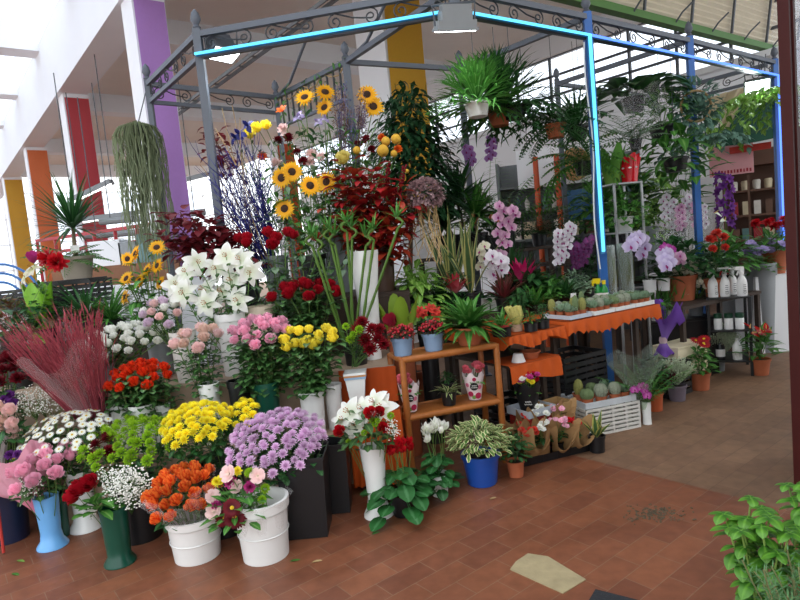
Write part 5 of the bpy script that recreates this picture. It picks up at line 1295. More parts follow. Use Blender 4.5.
# ---- brown paper wrapped plants in a low black tray
b0, b1 = onz(522, 467, 0), onz(592, 450, 0); ba = math.atan2(b1.y - b0.y, b1.x - b0.x); bw = (b1 - b0).length; bc = (b0 + b1) / 2 + V((-math.sin(ba), math.cos(ba), 0)) * .13
tray('plant_tray', 'low black tray on the floor packed with paper wrapped plants', 0, 0, bw, .27, BLACKP, .001, .05, ba, bc)
KRAFT = petal('kraft_paper', '#a58258', '#96744c', .85, trans=.12, rnd=.12)
for i, (dx, dy, hh_, nm) in enumerate(((-.17, -.06, .19, 'front left'), (-.06, -.07, .2, 'front second'), (.05, -.06, .2, 'front third'), (.16, -.06, .18, 'front right'), (-.12, .06, .22, 'back left'), (0, .06, .26, 'back middle'), (.12, .06, .25, 'back right'))):
    q = bc + V((math.cos(ba) * dx - math.sin(ba) * dy, math.sin(ba) * dx + math.cos(ba) * dy, .008))
    r = potted('wrapped_kalanchoe', 'small flowering plant in a brown paper cone, %s of the black tray' % nm, 'potted plant', q, .042, .035, .07, BLACKP, [('foliage', g_bush(40, .07, hh_ - .1, .05, .03, stems=4, z0=.5), G_DARK)])
    wrap_cone(r, (0, 0, 0), V((u(-.45, .45), u(-.7, -.2), 1)), hh_, .044, .095, KRAFT, folds=3, z0=.02, tip=.3, amp=.22, open_=.35)
    fm = [CORAL, WHITE_F, ROSE_P, REDP][i % 4]
    flowers_on(r, [(V((u(-.05, .05), u(-.09, 0), hh_ - .05 + u(-.02, .04))), V((u(-.3, .3), -.6, .8))) for _ in range(7)], 'open', fm, .018)
# ---- floor plants in front of the shelf
def cyc(name, label, base, rt, h, m, fm, n, spread, lw=.09):
    r = potted(name, label, 'potted plant', base, rt, rt * .75, h, m); mb = MB()
    for i in range(44):
        a = i * 2.4 + u(-.5, .5); q = math.sqrt((i + .5) / 44) * spread * u(.8, 1.1); p = V((q * math.cos(a), q * math.sin(a), .11 * (1 - (q / spread) ** 2 * 1.7) + u(-.01, .05))); mb.tube(curve((0, 0, 0), p, .1, 3), .0022, 4, False)
        mb.leaf(p - V((math.cos(a), math.sin(a), 0)) * lw * .4, V((math.cos(a), math.sin(a), u(-.3, .2))), lw * u(.75, 1.25), lw, u(.2, .9), .12, 4, lambda t: max(.08, math.sin(PI * (t * .9 + .08)) ** .55))
    mb.build('foliage', petal('cyclamen_leaf', '#2f6a34', '#245628', .4, mid='#4f8554'), r, (0, 0, r['_h']))
    flowers_on(r, [(V((u(-.07, .07), u(-.08, .05), .26 + u(-.03, .06))), V((u(-.3, .3), -.4, 1))) for _ in range(n)], 'cyclamen', fm, .042)
    return r
cyc('cyclamen', 'big red cyclamen with silver patterned leaves on the floor by the tall white vase', fl(405, 520, .08), .085, .13, BLACKP, REDP, 13, .21, .10)
cyc('cyclamen', 'white cyclamen in a white pot between the red one and the royal blue pot', fl(441, 499, .06), .062, .13, WHITEP, WHITE_F, 12, .12, .07)
BLUEPOT = mat('royal_blue_plastic', '#1f4fa8', .35, .08)
potted('pittosporum', 'cream edged variegated shrub in a royal blue pot on the floor', 'potted plant', fl(485, 489, .1), .115, .09, .19, BLUEPOT, [('foliage', g_bush(300, .21, .22, .06, .032, spoon, stems=12, inner=.5, z0=.3), G_VAR)])
potted('small_shrub', 'dark leafy plant in a small terracotta pot right of the royal blue pot', 'potted plant', fl(518, 479, .05), .055, .045, .10, TERRA, [('foliage', g_bush(70, .11, .2, .06, .028), G_DARK)])
potted('snake_plant', 'short snake plant in a black pot by the corner of the white lattice crate', 'potted plant', fl(600, 454, .05), .055, .048, .11, BLACKP, [('foliage', g_strap(9, .17, .045, 55, 85, .2, 4, prof=lance), petal('sansevieria', '#4c7040', '#3f5f3a', .4, edge='#c2bf6a'))])
# ---- right hand row on the floor
p = fl(649, 425, .03)
r = thing('wrapped_orchid', 'magenta orchid and greens in a clear cone standing in a slim white vase', 'bouquet', p)
MB().lathe([(.002, 0), (.033, 0), (.03, .05), (.034, .17), (.03, .17), (.02, .03)], 18).build('vase', WHITEG, r)
g_fern(14, .38, .014, 50, 85, .7, 16, .14, frwd=.8).build('fern_frond', G_MID, r); wrap_cone(r, (0, 0, 0), V((-.15, -.05, 1)), .40, .02, .19, film('cellophane_green', '#dfe9dc', .10, .12), folds=7, z0=.12)
for k in range(7): bloom(r, 'moth', M_('orchid_magenta', '#b5379a', '#d77bc4'), (-.07 + u(-.06, .06), -.07 + u(-.03, .03), .27 + u(-.04, .05)), (u(-.4, .4), -1, .3), .036, 'flower_head', u(-.2, .2))
potted('leafy_shrub', 'dark leafy plant in a bright terracotta pot right of the clear cone', 'potted plant', fl(658, 412, .05), .066, .055, .15, mat('terracotta_bright', '#b8572c', .75), [('foliage', g_bush(150, .13, .34, .07, .032, stems=8), G_DARK)])
HE_W = petal('heather_white', '#b8c4a4', '#d5dccb', .7); HE_R = petal('heather_red', '#6e3038', '#8a4a50', .7)
r = potted('heather', 'mixed pale and dusky red heather in a grey lilac pot', 'potted plant', fl(681, 402, .06), .075, .06, .13, mat('grey_lilac_pot', '#6f6470', .6), [('pale_spike', g_spikes(120, .25, .13), HE_W)])
g_spikes(46, .2, .09).build('red_spike', HE_R, r, (-.10, -.02, r['_h'] - .01))
r = potted('poinsettia', 'red poinsettia in a terracotta pot between the two heathers', 'potted plant', fl(704, 391, .06), .085, .07, .15, TERRA, [('foliage', g_bush(90, .15, .26, .085, .045, stems=6), G_MID)])
flowers_on(r, [(V((u(-.1, .06), u(-.1, .05), .29 + u(-.02, .03))), V((u(-.4, .3), -.5, 1))) for _ in range(4)], 'daisy', petal('poinsettia_red', '#b3202a', '#8f141e', .5), .05)
potted('heather', 'tall silvery white heather in a grey pot, rightmost of the heathers', 'potted plant', fl(721, 372, .06), .07, .06, .10, GREYP, [('pale_spike', g_spikes(170, .40, .19), HE_W), ('foliage', g_bush(60, .14, .1, .04, .014), G_MID)])
CREAMW = mat('cream_wood', '#e2d6b4', .6, .08, 10)
cb = at(681, 372, 5.28); cb.z = .001; crate('wooden_crate', 'cream slatted wooden crate behind the heathers', cb, .40, .24, .38, CREAMW, TA, 4, .25)
MB_ = MB().box((0, 0, .008), (.41, .25, .016)); o = solo('cream_board', 'cream board laid on the slatted wooden crate', 'board', MB_, CREAMW, (cb.x, cb.y, .385), smooth=False); o.rotation_euler.z = TA
r = potted('red_anthurium', 'glossy red anthurium in a terracotta pot before the black metal shelf', 'potted plant', fl(765, 376, .065), .085, .065, .15, TERRA, [('foliage', g_bush(36, .17, .3, .15, .095, heart, stems=10, inner=.7), G_MID)])
flowers_on(r, [(V((u(-.12, .08), u(-.12, .02), .30 + u(-.06, .04))), V((u(-.5, .5), -.7, .8))) for _ in range(6)], 'spathe', petal('anthurium_red', '#c0201e', '#a31618', .25), .055)
# black ledge with tall thin pots behind the cream crate
stand('black_ledge', 'black ledge behind the cream crate carrying slim wrapped plants', 2.35, 2.98, 5.62, 5.95, .55, BLACKP, 'display stand')
for x, w in ((2.42, 'left'), (2.54, 'second'), (2.66, 'right')):
    potted('slim_bamboo', 'slim upright green plant in a white label pot, %s one on the black ledge' % w, 'potted plant', (x, 5.7, .551), .035, .03, .12, WHITEP, [('foliage', g_strap(16, .34, .018, 60, 88, .25, 4, prof=lance), G_MID)])
q = at(663, 338, 5.12); r = thing('purple_bouquet', 'purple tissue wrapped bouquet at the right end of the cactus table', 'bouquet', (q.x, q.y, .42))
PTISS = petal('purple_tissue', '#7a4fb0', '#9a78c8', .7, trans=.3, rnd=.05)
wrap_cone(r, (0, 0, 0), V((.2, 0, 1)), .27, .02, .12, PTISS, folds=5, z0=.05, tip=.3, amp=.22); wrap_cone(r, (0, 0, 0), V((0, 0, -1)), .12, .02, .08, PTISS, 'wrapping_tail', folds=5, z0=-.05)
MB().lathe([(.028, .02), (.034, .05), (.028, .08)], 14).build('ribbon', petal('pale_ribbon', '#e6c6cc', '#f0d8d8'), r); g_bush(40, .1, .2, .06, .03, z0=.5).build('foliage', G_MID, r, (.02, 0, .2))
cbk = crate('plastic_crate', 'low black crate under the purple bouquet', (q.x, q.y + .02, .001), .3, .3, .29, BLACKP, TA)
# ---- black metal shelf with spray bottles
BM = mat('black_steel', '#17181a', .45, .1); sf = onz(754, 376, 0)
sx_, sy_ = V((-.87, .42, 0)).normalized(), V((.52, .85, 0)).normalized()
SA = math.atan2(-sx_.y, -sx_.x); sy_ = V((-math.sin(SA), math.cos(SA), 0)); swd, sdd, sht = .36, .50, .725
sc_ = sf + sx_ * swd / 2 + sy_ * sdd / 2
r = thing('metal_shelf', 'black steel shelf with three tiers near the dark red kiosk corner', 'shelf', (sc_.x, sc_.y, 0), SA)
for a in (-1, 1):
    for b in (-1, 1): MB().box((a * (swd / 2 - .012), b * (sdd / 2 - .012), sht / 2), (.024, .024, sht)).build('leg', BM, r, None, False)
for z in (.13, .42, sht + .006): MB().box((0, 0, z), (swd if z > .6 else swd - .03, sdd if z > .6 else sdd - .03, .014)).build('shelf_board', BM, r, None, False)
MB().box((-swd / 2 + .006, 0, .42), (.004, sdd - .06, .55)).build('side_panel', mat('smoked_panel', '#3c4246', .3), r, None, False)
def mpos(dx, dy, z): return V((sc_.x + math.cos(SA) * dx - math.sin(SA) * dy, sc_.y + math.sin(SA) * dx + math.cos(SA) * dy, z))
REDT = mat('red_trigger', '#c01c28', .35); INK = mat('print_ink', '#5a5c60', .6)
for i, (dx, dy, nm, red) in enumerate(((-.12, -.18, 'leftmost on the black steel shelf', False), (-.02, -.16, 'second from the left on the black steel shelf', True), (.05, -.02, 'third on the black steel shelf, set further back', True), (.12, -.17, 'rightmost on the black steel shelf', False))):
    q = mpos(dx, dy, sht + .0145); b = thing('spray_bottle', 'white trigger spray bottle, %s' % nm, 'spray bottle', q, u(-.3, .3))
    MB().lathe([(.002, 0), (.042, 0), (.044, .015), (.044, .12), (.036, .155), (.018, .185), (.017, .205)], 20).build('bottle_body', WHITEP, b)
    h_ = MB().box((.0, 0, .245), (.035, .03, .05)).box((-.03, 0, .257), (.06, .024, .03)).lathe([(.02, .2), (.021, .2), (.021, .225), (.015, .226)], 14); h_.build('spray_head', WHITEP, b, None, False)
    MB().bar((-.022, 0, .24), (-.045, 0, .195), .014, .01).build('trigger', REDT if red else WHITEP, b, None, False)
    s = MB()
    for k in range(4): s.box((0, -.0445, .05 + k * .018), (.03 - .006 * (k % 2), .001, .005))
    s.lathe([(.009, 0), (.013, 0)], 12, (0, 0, 0)) if 0 else None; s.build('printed_text', INK, b, None, False)
    MB().tube([(.012 * math.cos(a), -.0455, .035 + .010 * math.sin(a)) for a in [i2 * .63 for i2 in range(11)]], .0018, 4).build('round_logo', INK, b)
DG = mat('dark_green_lid', '#17452f', .4)
for i, (dx, nm) in enumerate(((-.09, 'left'), (.0, 'middle'), (.09, 'right'))):
    q = mpos(dx, -.15, .4275); b = thing('plant_food_jar', 'white jar with a dark green lid on the middle tier, %s one' % nm, 'jar', q); MB().lathe([(.002, 0), (.038, 0), (.038, .10), (.034, .105)], 18).build('jar_body', WHITEP, b); MB().lathe([(.036, .1055), (.037, .106), (.037, .15), (.002, .152)], 18).build('lid', DG, b)
for dx, nm, m in ((-.08, 'black bottle with a white label on the bottom tier of the steel shelf', BLACKP), (.06, 'white squat bottle on the bottom tier of the steel shelf', WHITEP)):
    q = mpos(dx, -.15, .1375); b = thing('plant_food_bottle', nm, 'bottle', q); MB().lathe([(.002, 0), (.04, 0), (.04, .13), (.014, .17), (.014, .2), (.002, .201)], 18).build('bottle_body', m, b); MB().lathe([(.041, .03), (.0415, .03), (.0415, .1), (.041, .1)], 18).build('paper_label', WHITEP, b)
# ---- leafy plants on the right staging (top .72) and the white counter behind the shelf
zs = .721
def st(px, b, z): q = sol(px, b, z); return q
potted('leafy_plant', 'big bushy bright green plant above the spray bottles', 'potted plant', (2.99, 5.9 - .12, .9) if 0 else sol(728, .55, zs), .12, .1, .2, BLACKP, [('foliage', g_bush(130, .31, .44, .17, .075, lance, stems=14), G_MID)])
potted('leafy_plant', 'bushy green plant in a brown orange pot left of the blue post', 'potted plant', sol(682, .55, zs), .14, .11, .24, TERRA, [('foliage', g_bush(130, .33, .42, .14, .08, stems=14), G_DARK)])
r = potted('white_anthurium', 'peace lily with two white spathes behind the blue post', 'potted plant', sol(712, .62, zs), .11, .09, .2, BLACKP, [('foliage', g_strap(34, .4, .08, 25, 80, .9, 5, prof=lance), G_DARK)])
flowers_on(r, [(V((.03, -.08, .62)), V((.2, -.6, 1))), (V((.13, -.05, .54)), V((.4, -.6, 1)))], 'spathe', WHITE_F, .06)
solo('white_counter', 'white counter block behind the black steel shelf', 'counter', MB().box((0, 0, .41), (1.1, .4, .82)), WHITE, (4.28, 6.45, 0), smooth=False)
r = potted('red_kalanchoe', 'red flowered plant in a terracotta pot on the white counter', 'potted plant', (4.05, 6.42, .821), .12, .09, .24, TERRA, [('foliage', g_bush(90, .3, .26, .12, .06), G_MID)])
flowers_on(r, [(V((u(-.24, .2), u(-.2, .1), .3 + u(-.02, .06))), V((u(-.4, .4), -.6, .8))) for _ in range(14)], 'carnation', REDP, .05)
r = potted('red_geranium', 'red flowered leafy plant right behind the blue post', 'potted plant', sol(716, .35, zs), .1, .08, .18, TERRA, [('foliage', g_bush(70, .2, .3, .1, .06), G_DARK)])
flowers_on(r, [(V((u(-.14, .1), u(-.16, 0), .40 + u(-.1, .06))), V((u(-.4, .4), -.6, .8))) for _ in range(9)], 'carnation', CORAL, .045)
potted('aloe', 'spiky aloe in the far right of the stall below the pink sign', 'potted plant', (4.35, 7.0, .0), .2, .16, 1.05, GREYP, [('foliage', g_strap(26, .4, .05, 20, 85, .3, 5, prof=lance), G_DARK)])
r = potted('lilac_plant', 'pale lilac flowered plant in front of the shop shelves', 'potted plant', (3.85, 6.35, .0), .14, .11, .95, GREYP, [('foliage', g_bush(60, .2, .2, .1, .05), G_MID)])
flowers_on(r, [(V((u(-.2, .2), u(-.2, .1), .26 + u(-.04, .08))), V((u(-.4, .4), -.6, .8))) for _ in range(16)], 'open', LAV, .05)
r = thing('purple_orchid', 'tall deep purple flower spike behind the blue post', 'orchid', (3.72, 6.75, 0)); r['_h'] = 0; MB().lathe([(.002, 0), (.1, 0), (.11, 1.1), (.09, 1.1), (.08, 1.0)], 16).build('tall_vase', GREYP, r)
MB().tube([(0, 0, 1.0), (0, 0, 1.85)], .006, 5).build('stem', G_STEM, r)
for k in range(26): a = k * 2.4; bloom(r, 'bell', PURPLE, (.06 * math.cos(a), .06 * math.sin(a), 1.35 + .6 * k / 26), (math.cos(a), math.sin(a) - .4, .3), .06)
# ---- orchids: sleeves and arches
OR_L = petal('orchid_lilac', '#d9cdea', '#c4b2dc', rnd=.06); OR_W = petal('orchid_white', '#efeaf0', '#e4dbe8', rnd=.05); OR_M = M_('orchid_magenta', '#b5379a', '#d77bc4'); OR_P = petal('orchid_pink', '#e3b6cf', '#c98ab8')
def orchid(name, label, base, n, tip, m, sc, h=.12, arch=.12, start=.35, pm=None, spikes=1, sleeve_=0, dx=.1):
    r = potted(name, label, 'orchid', base, .06, .05, h, pm or WHITEP, [('foliage', g_strap(7, .2, .06, 8, 40, .7, 5, prof=oval), G_DARK)])
    b = V(r.location) + V((0, 0, r['_h']))
    for k in range(spikes): orchid_spike(r, V(tip) - b + V((dx * k, .03 * k, -.05 * k)), (0, 0, 0), n, m, sc, arch, start)
    if sleeve_: MB().lathe([(.062, .02), (.09, sleeve_)], 20).build('clear_sleeve', LINER, r)
    return r
zb = .8435
orchid('moth_orchid', 'lilac white moth orchid arching left, right end of the cactus table', sol(650, .60, zb), 9, at(632, 258, 5.0), OR_L, .072, arch=.26, start=.25)
orchid('moth_orchid', 'pale lilac moth orchid with a dense head beside the arching one', sol(664, .55, zb), 11, at(668, 276, 4.95), OR_L, .068, arch=.22, start=.3)
orchid('moth_orchid', 'magenta moth orchid in a clear sleeve right of the lilac ones', sol(668, .70, zb), 9, at(667, 248, 5.2), OR_M, .06, arch=.02, start=.4, sleeve_=.55)
orchid('moth_orchid', 'second magenta orchid in a clear sleeve, next to the brown orange pot', sol(678, .70, zb), 8, at(677, 256, 5.2), OR_P, .055, arch=.02, start=.4, sleeve_=.52)
r = potted('white_bloom_plant', 'bushy creamy white flowered plant on the black ledge', 'potted plant', (2.86, 5.79, .551), .07, .06, .12, GREYP, [('foliage', g_bush(60, .15, .3, .07, .03), G_DARK)])
flowers_on(r, [(V((u(-.17, .17), u(-.14, .1), .22 + u(-.08, .2))), V((u(-.5, .5), -.6, .6))) for _ in range(50)], 'open', M_('cream_petal', '#ece6d2', '#f3f0e6'), .03)
for i, (px, m, w) in enumerate(((664, OR_W, 'leftmost'), (671, OR_W, 'second'), (679, OR_P, 'third'), (686, OR_W, 'fourth'), (694, OR_P, 'fifth'), (702, OR_W, 'rightmost'))):
    b_ = sol(px + 4, 1.0 + .06 * (i % 2), .951); orchid('sleeved_orchid', 'spotted orchid in a clear sleeve, %s in the row of six on the rear staging' % w, b_, 8, at(px, 196 + (i % 3) * 5, b_.y), m, .05, arch=.03, start=.5, sleeve_=.62)
zo = .861
orchid('moth_orchid', 'white pink moth orchid in a white pot behind the terracotta potted plant', sol(497, 1.0, zo), 5, at(494, 258, 4.85), OR_W, .07, arch=.1, start=.3, spikes=2, dx=.08)
orchid('moth_orchid', 'cream moth orchid left of the white pink one', sol(484, 1.05, zo), 4, at(482, 247, 4.95), M_('orchid_cream', '#e9e4cf', '#e2dcb8'), .055, arch=.08, start=.4)
orchid('moth_orchid', 'purple lipped white orchid on a high spike before the spiky palm', sol(500, 1.2, zo), 7, at(502, 208, 5.05), OR_P, .055, arch=.14, start=.3, spikes=2, dx=.12)
orchid('moth_orchid', 'tall white orchid spray leaning right of the pink bromeliad', sol(560, 1.0, zo), 11, at(572, 228, 5.3), OR_W, .05, arch=.1, start=.3, spikes=2, dx=-.1)
orchid('moth_orchid', 'purple orchid spray near the tall blue post', sol(580, 1.1, zo), 12, at(590, 240, 5.4), M_('orchid_plum', '#7d3a78', '#955490'), .045, arch=.06, start=.3, spikes=2, dx=-.14)
orchid('moth_orchid', 'lavender orchids on thin stems high behind the spiky dracaena', sol(490, 1.75, 1.351), 7, at(492, 140, 5.9), M_('orchid_violet', '#b88acb', '#a572ba'), .05, arch=.1, start=.72, spikes=2, dx=-.25)
# bromeliad and companions
r = potted('bromeliad', 'bright pink bromeliad with pointed bracts behind the cactus table', 'potted plant', sol(524, .95, zo), .08, .065, .12, BLACKP, [('foliage', g_strap(22, .34, .04, 15, 70, .6, 5), petal('bromeliad_leaf', '#3a4a30', '#4c3a34', .4)), ('pink_bract', g_strap(16, .26, .075, 45, 88, .25, 5, z=.08, prof=lance), petal('bract_pink', '#c81e62', '#e05a8c', .35))])
r = potted('red_bromeliad', 'pale red bromeliad with white buds above the terracotta potted plant', 'potted plant', sol(458, .93, zo), .08, .065, .12, BLACKP, [('foliage', g_strap(16, .24, .035, 10, 60, .7), G_DARK), ('red_bract', g_strap(18, .19, .05, 40, 88, .4, 4, z=.1, prof=lance), petal('bract_red', '#c43a48', '#e0808a', .4))])
r = potted('pothos', 'heap of light green heart shaped leaves behind the cane shelf', 'potted plant', (.09, 4.66, 1.001) if 0 else sol(420, 1.02, zo), .12, .1, .2, BLACKP, [('foliage', g_bush(190, .25, .34, .13, .09, heart, bend=1.1, stems=10, z0=-.35), G_LIGHT)])
q = onz(392, 330, .94); 
r = potted('wrapped_plant', 'pink flower in a pot wrapped in folded lime green paper beside the cane shelf', 'potted plant', (-.02, 4.22, .0), .09, .08, .95, TERRA, [('foliage', g_bush(26, .08, .1, .06, .03), G_MID)])
LIMEP = petal('lime_paper', '#7d9a2c', '#8cab38', .6, trans=.2, rnd=.05)
wrap_cone(r, (0, 0, 0), UP, .19, .085, .125, LIMEP, folds=4, z0=.88, tip=.45, amp=.3); flowers_on(r, [(V((-.04, -.08, .12)), V((-.3, -.8, .6)))], 'tulip', petal('hot_pink', '#c0304c', '#a02440'), .06)
r = potted('red_guzmania', 'small red flowered plant above the grey blue pots', 'potted plant', (.18, 4.42, .0), .07, .06, .92, BLACKP, [('foliage', g_bush(30, .12, .14, .09, .05, lance), G_DARK)])
flowers_on(r, [(V((u(-.09, .09), -.08 + u(-.03, .03), .16 + u(-.03, .05))), V((u(-.4, .4), -.7, .6))) for _ in range(6)], 'bell', CORAL, .045)
SANS = petal('sansevieria_long', '#4f6f47', '#44623f', .4, edge='#c6c27a')
potted('snake_plant', 'tall snake plant with yellow edged twisting leaves left of the orchids', 'potted plant', sol(455, 1.2, zo), .1, .085, .18, BLACKP, [('foliage', g_strap(12, .75, .07, 60, 86, .15, 7, prof=lance), SANS)])
potted('snake_plant', 'second snake plant in a dark pot, right next to the cream orchid', 'potted plant', sol(473, .93, zo), .085, .07, .2, BLACKP, [('foliage', g_strap(9, .62, .07, 62, 86, .12, 7, prof=lance), SANS)])
potted('dark_grass_plant', 'dark tufted lily turf between the pothos and the snake plants', 'potted plant', sol(442, 1.1, zo), .09, .08, .14, BLACKP, [('foliage', g_strap(70, .3, .014, 20, 85, .9), G_DARK)])
potted('spiky_palm', 'fan of stiff dark spiky leaves behind the white pink orchid', 'potted plant', sol(512, 1.22, zo), .1, .085, .2, BLACKP, [('foliage', g_strap(46, .48, .03, 15, 85, .15, 5, prof=lance), G_DARK)])
for px, b_, lab, fol_, mm in ((536, .86, 'broad dark leaved plant right of the pink bromeliad', g_bush(40, .2, .22, .16, .08, oval, stems=8), G_DARK), (552, .90, 'glossy orchid leaves and greens behind the pale grey tray', g_strap(16, .26, .06, 15, 75, .7, 5, prof=oval), G_MID),
                        (575, .88, 'grey green filler plant behind the cacti', g_bush(80, .16, .16, .06, .03), G_GREY), (505, .86, 'red edged cordyline next to the white pot orchid', g_strap(22, .3, .04, 30, 85, .5, 5, prof=lance), petal('cordyline', '#4a4030', '#7a2a34', .4, edge='#8a3a40'))):
    potted('leafy_plant', lab, 'potted plant', sol(px, b_, zo), .075, .06, .12, BLACKP, [('foliage', fol_, mm)])
# tall foliage at the back (staging top 1.35)
zk = 1.351
r = potted('ficus_tree', 'dense dark ficus tree in front of the ochre banner', 'potted plant', (.02, 5.53, .0), .19, .16, .34, TERRA)
h_ = r['_h']; c_ = at(412, 145, 5.55) - V(r.location); MB().tube([(0, 0, h_), c_ * .6 + V((0, 0, h_ * .4)), c_], [.025, .02, .012], 7).build('trunk', mat('bark', '#5b4a3a', .9, .2, 30), r)
g_bush(1900, .46, .68, .105, .045, lance, .9, 14, .35, up=-.1, z0=-.6).build('foliage', petal('ficus_leaf', '#24482a', '#1c3a22', .4), r, c_ - V((0, 0, .1)))
def pal(label, px, b_, ht, n, L, W, m=G_DARK, name='dracaena', tr=None):
    q = sol(px, b_, zk); r = potted(name, label, 'potted plant', q, .11, .09, .2, BLACKP); h = r['_h']
    MB().tube([(0, 0, h), (u(-.03, .03), 0, h + ht * .5), (0, 0, h + ht)], .014, 6).build('trunk', mat('pale_trunk', '#8c7f68', .9, .2, 30), r)
    g_strap(n, L, W, -10, 88, .6, 6, prof=lance).build('foliage', m, r, (0, 0, h + ht))
    return r
pal('dark spiky dracaena with arching leaves beneath the hanging ferns', 462, 1.75, .32, 64, .52, .05)
pal('second dracaena with broader leaves just right of it', 478, 1.65, .18, 50, .45, .06, G_MID)
pal('low dracaena behind the snake plants', 447, 1.65, .1, 46, .42, .05)
potted('areca_palm', 'feathery palm behind the high lavender orchids', 'potted plant', sol(505, 1.8, zk), .12, .1, .22, BLACKP, [('fern_frond', g_fern(16, .75, .03, 35, 85, .9, 18, lr=.3), G_MID)])
r = potted('coral_anthurium', 'coral anthurium among dark leaves above the white orchids', 'potted plant', sol(492, 1.6, zk), .1, .08, .16, BLACKP, [('foliage', g_bush(34, .22, .3, .16, .1, heart, stems=10, inner=.7), G_DARK)])
flowers_on(r, [(V((u(-.2, .2), -.15 + u(-.05, .05), .25 + u(-.1, .1))), V((u(-.4, .4), -.8, .6))) for _ in range(6)], 'spathe', petal('salmon', '#d8866c', '#c97058', .35), .06)
# tall steel stand with wrapped pots
STEEL = mat('brushed_steel', '#b4b6b8', .35, .05, metal=.6)
q = at(623, 183, 5.62); sw2 = .28; r = thing('steel_stand', 'tall steel plant stand right of the tall blue post', 'plant stand', (q.x, q.y + .1, 0), .2)
for a in (-1, 1):
    for b in (-1, 1): MB().box((a * sw2 / 2, b * sw2 / 2, q.z / 2), (.018, .018, q.z)).build('leg', STEEL, r, None, False)
for z in (q.z - .006, 1.42, .9): MB().box((0, 0, z), (sw2 + .018, sw2 + .018, .014)).build('shelf_board', STEEL, r, None, False)
zt_ = q.z + .001; cq = V((q.x, q.y + .1, 0))
r = potted('wrapped_plant', 'pot in pointed green paper on top of the tall steel stand', 'potted plant', (cq.x - .07, cq.y - .03, zt_), .06, .05, .12, FOILG, [('foliage', g_strap(10, .2, .03, 50, 85, .5, 4, prof=lance), G_MID)]); wrap_cone(r, (0, 0, 0), UP, .26, .066, .12, petal('green_paper', '#5f9a3c', '#7fb04a', .6, trans=.2), folds=4, z0=.0, tip=.4, amp=.3)
REDFOIL = mat('red_foil', '#c01420', .25, .1, 20); r = potted('wrapped_plant', 'shiny red foil pot with a white ribbon on top of the tall steel stand', 'potted plant', (cq.x + .08, cq.y - .06, zt_), .065, .055, .14, REDFOIL, [('foliage', g_bush(24, .07, .08, .05, .03), G_DARK)]); wrap_cone(r, (0, 0, 0), UP, .24, .07, .1, REDFOIL, folds=8, z0=0, tip=.1); MB().lathe([(.078, .12), (.086, .13), (.08, .14)], 16).build('ribbon', WHITEP, r)
potted('leafy_plant', 'bright green bushy plant on the middle tier of the steel stand', 'potted plant', (cq.x + .02, cq.y, 1.428), .09, .075, .14, WHITEP, [('foliage', g_bush(130, .26, .26, .1, .055, stems=8, z0=-.2), G_MID)])
potted('trailing_plant', 'bright green trailing vine on the right of the steel stand', 'potted plant', (cq.x + .36, cq.y + .02, .951) if 0 else sol(652, 1.15, .951), .09, .075, .5, GREYP, [('foliage', g_bush(150, .24, .36, .1, .055, heart, stems=8, z0=-.3), G_LIGHT)])
GLASSV = film('clear_glass', '#eef6f2', .25, .03)
for px, w in ((610, 'left'), (627, 'right')):
    q = sol(px, .64, zb + .001); r = thing('glass_cylinder', 'tall clear glass cylinder packed with green twigs, %s of the pair' % w, 'vase', q)
    MB().lathe([(.002, .004), (.068, .004), (.068, .48), (.062, .48), (.062, .012), (.002, .012)], 24).build('glass_wall', GLASSV, r); m = MB()
    for k in range(70): a = u(0, 6.28); q2 = u(.2, 1) ** .5 * .056; m.tube(curve((q2 * math.cos(a), q2 * math.sin(a), .015), (q2 * math.cos(a + .7), q2 * math.sin(a + .7), u(.36, .47)), .08, 4), .0022, 3, False)
    m.build('packed_twig', petal('twig_green', '#6e7a44', '#7d7048', .8), r)['kind'] = 'stuff'
# ---- hanging plants under the pavilion roof
def hang(name, label, p, fol_, m, pr=.1, ph=.13, pm=TERRA, part='foliage', wire=True):
    r = thing(name, label, 'hanging plant', p); pot_mb(pr, pr * .75, ph, .16).build('hanging_pot', pm, r); r['_h'] = ph * .9
    fol_.build(part, m, r, (0, 0, ph * .85))
    if wire:
        s = MB()
        for k in range(3): a = k * 2.1; s.tube([(pr * math.cos(a), pr * math.sin(a), ph), (0, 0, ph + .3)], .002, 4)
        s.tube([(0, 0, ph + .3), (0, 0, max(ph + .35, ZH - p[2]))], .003, 4); s.build('suspension_wire', DGREY, r)
    return r
def g_stag(n, L, W):
    m = MB()
    for i in range(n):
        el = math.radians(u(0, 88)); az = i * 2.4; d = sph(el, az); L1 = L * u(.5, .8); m.leaf((0, 0, 0), d, L1, W, .5, .2, 4, lambda t: .45 + .6 * t)
        e = d * L1 * .92 - UP * L1 * .2
        for s in (-.6, 0, .6): m.leaf(e, Quaternion(UP, s) @ d + V((0, 0, u(-.4, .3))), L * .42, W * .5, .7, .2, 3, lance)
    return m
hang('hanging_staghorn', 'hanging staghorn fern in a white pot lit by the large grey floodlight', at(478, 117, 4.85), g_stag(120, .46, .034), G_MID, .10, .11, WHITEP)
hang('hanging_staghorn', 'darker hanging staghorn fern in a terracotta pot behind the white one', at(500, 126, 5.3), g_stag(130, .6, .04), G_DARK, .1, .14, TERRA)
hang('hanging_ivy', 'hanging ivy trailing in a rounded clump right of the terracotta pot', at(514, 120, 5.25), g_trail(26, .65, .07, .06, .16, gap=.04), G_DARK, .1, .12, BLACKP)
hang('hanging_fern', 'hanging fern in a terracotta pot left of the tall blue post', at(556, 138, 5.4), g_fern(40, .5, .024, -15, 80, 1.4, 14, lr=.16), G_DARK, .09, .12, TERRA, 'fern_frond')
hang('hanging_fern', 'long drooping fern directly behind the tall blue post', at(585, 175, 5.75), g_fern(44, .58, .026, -10, 85, 1.5, 14, lr=.16), G_MID, .1, .12, BLACKP, 'fern_frond')
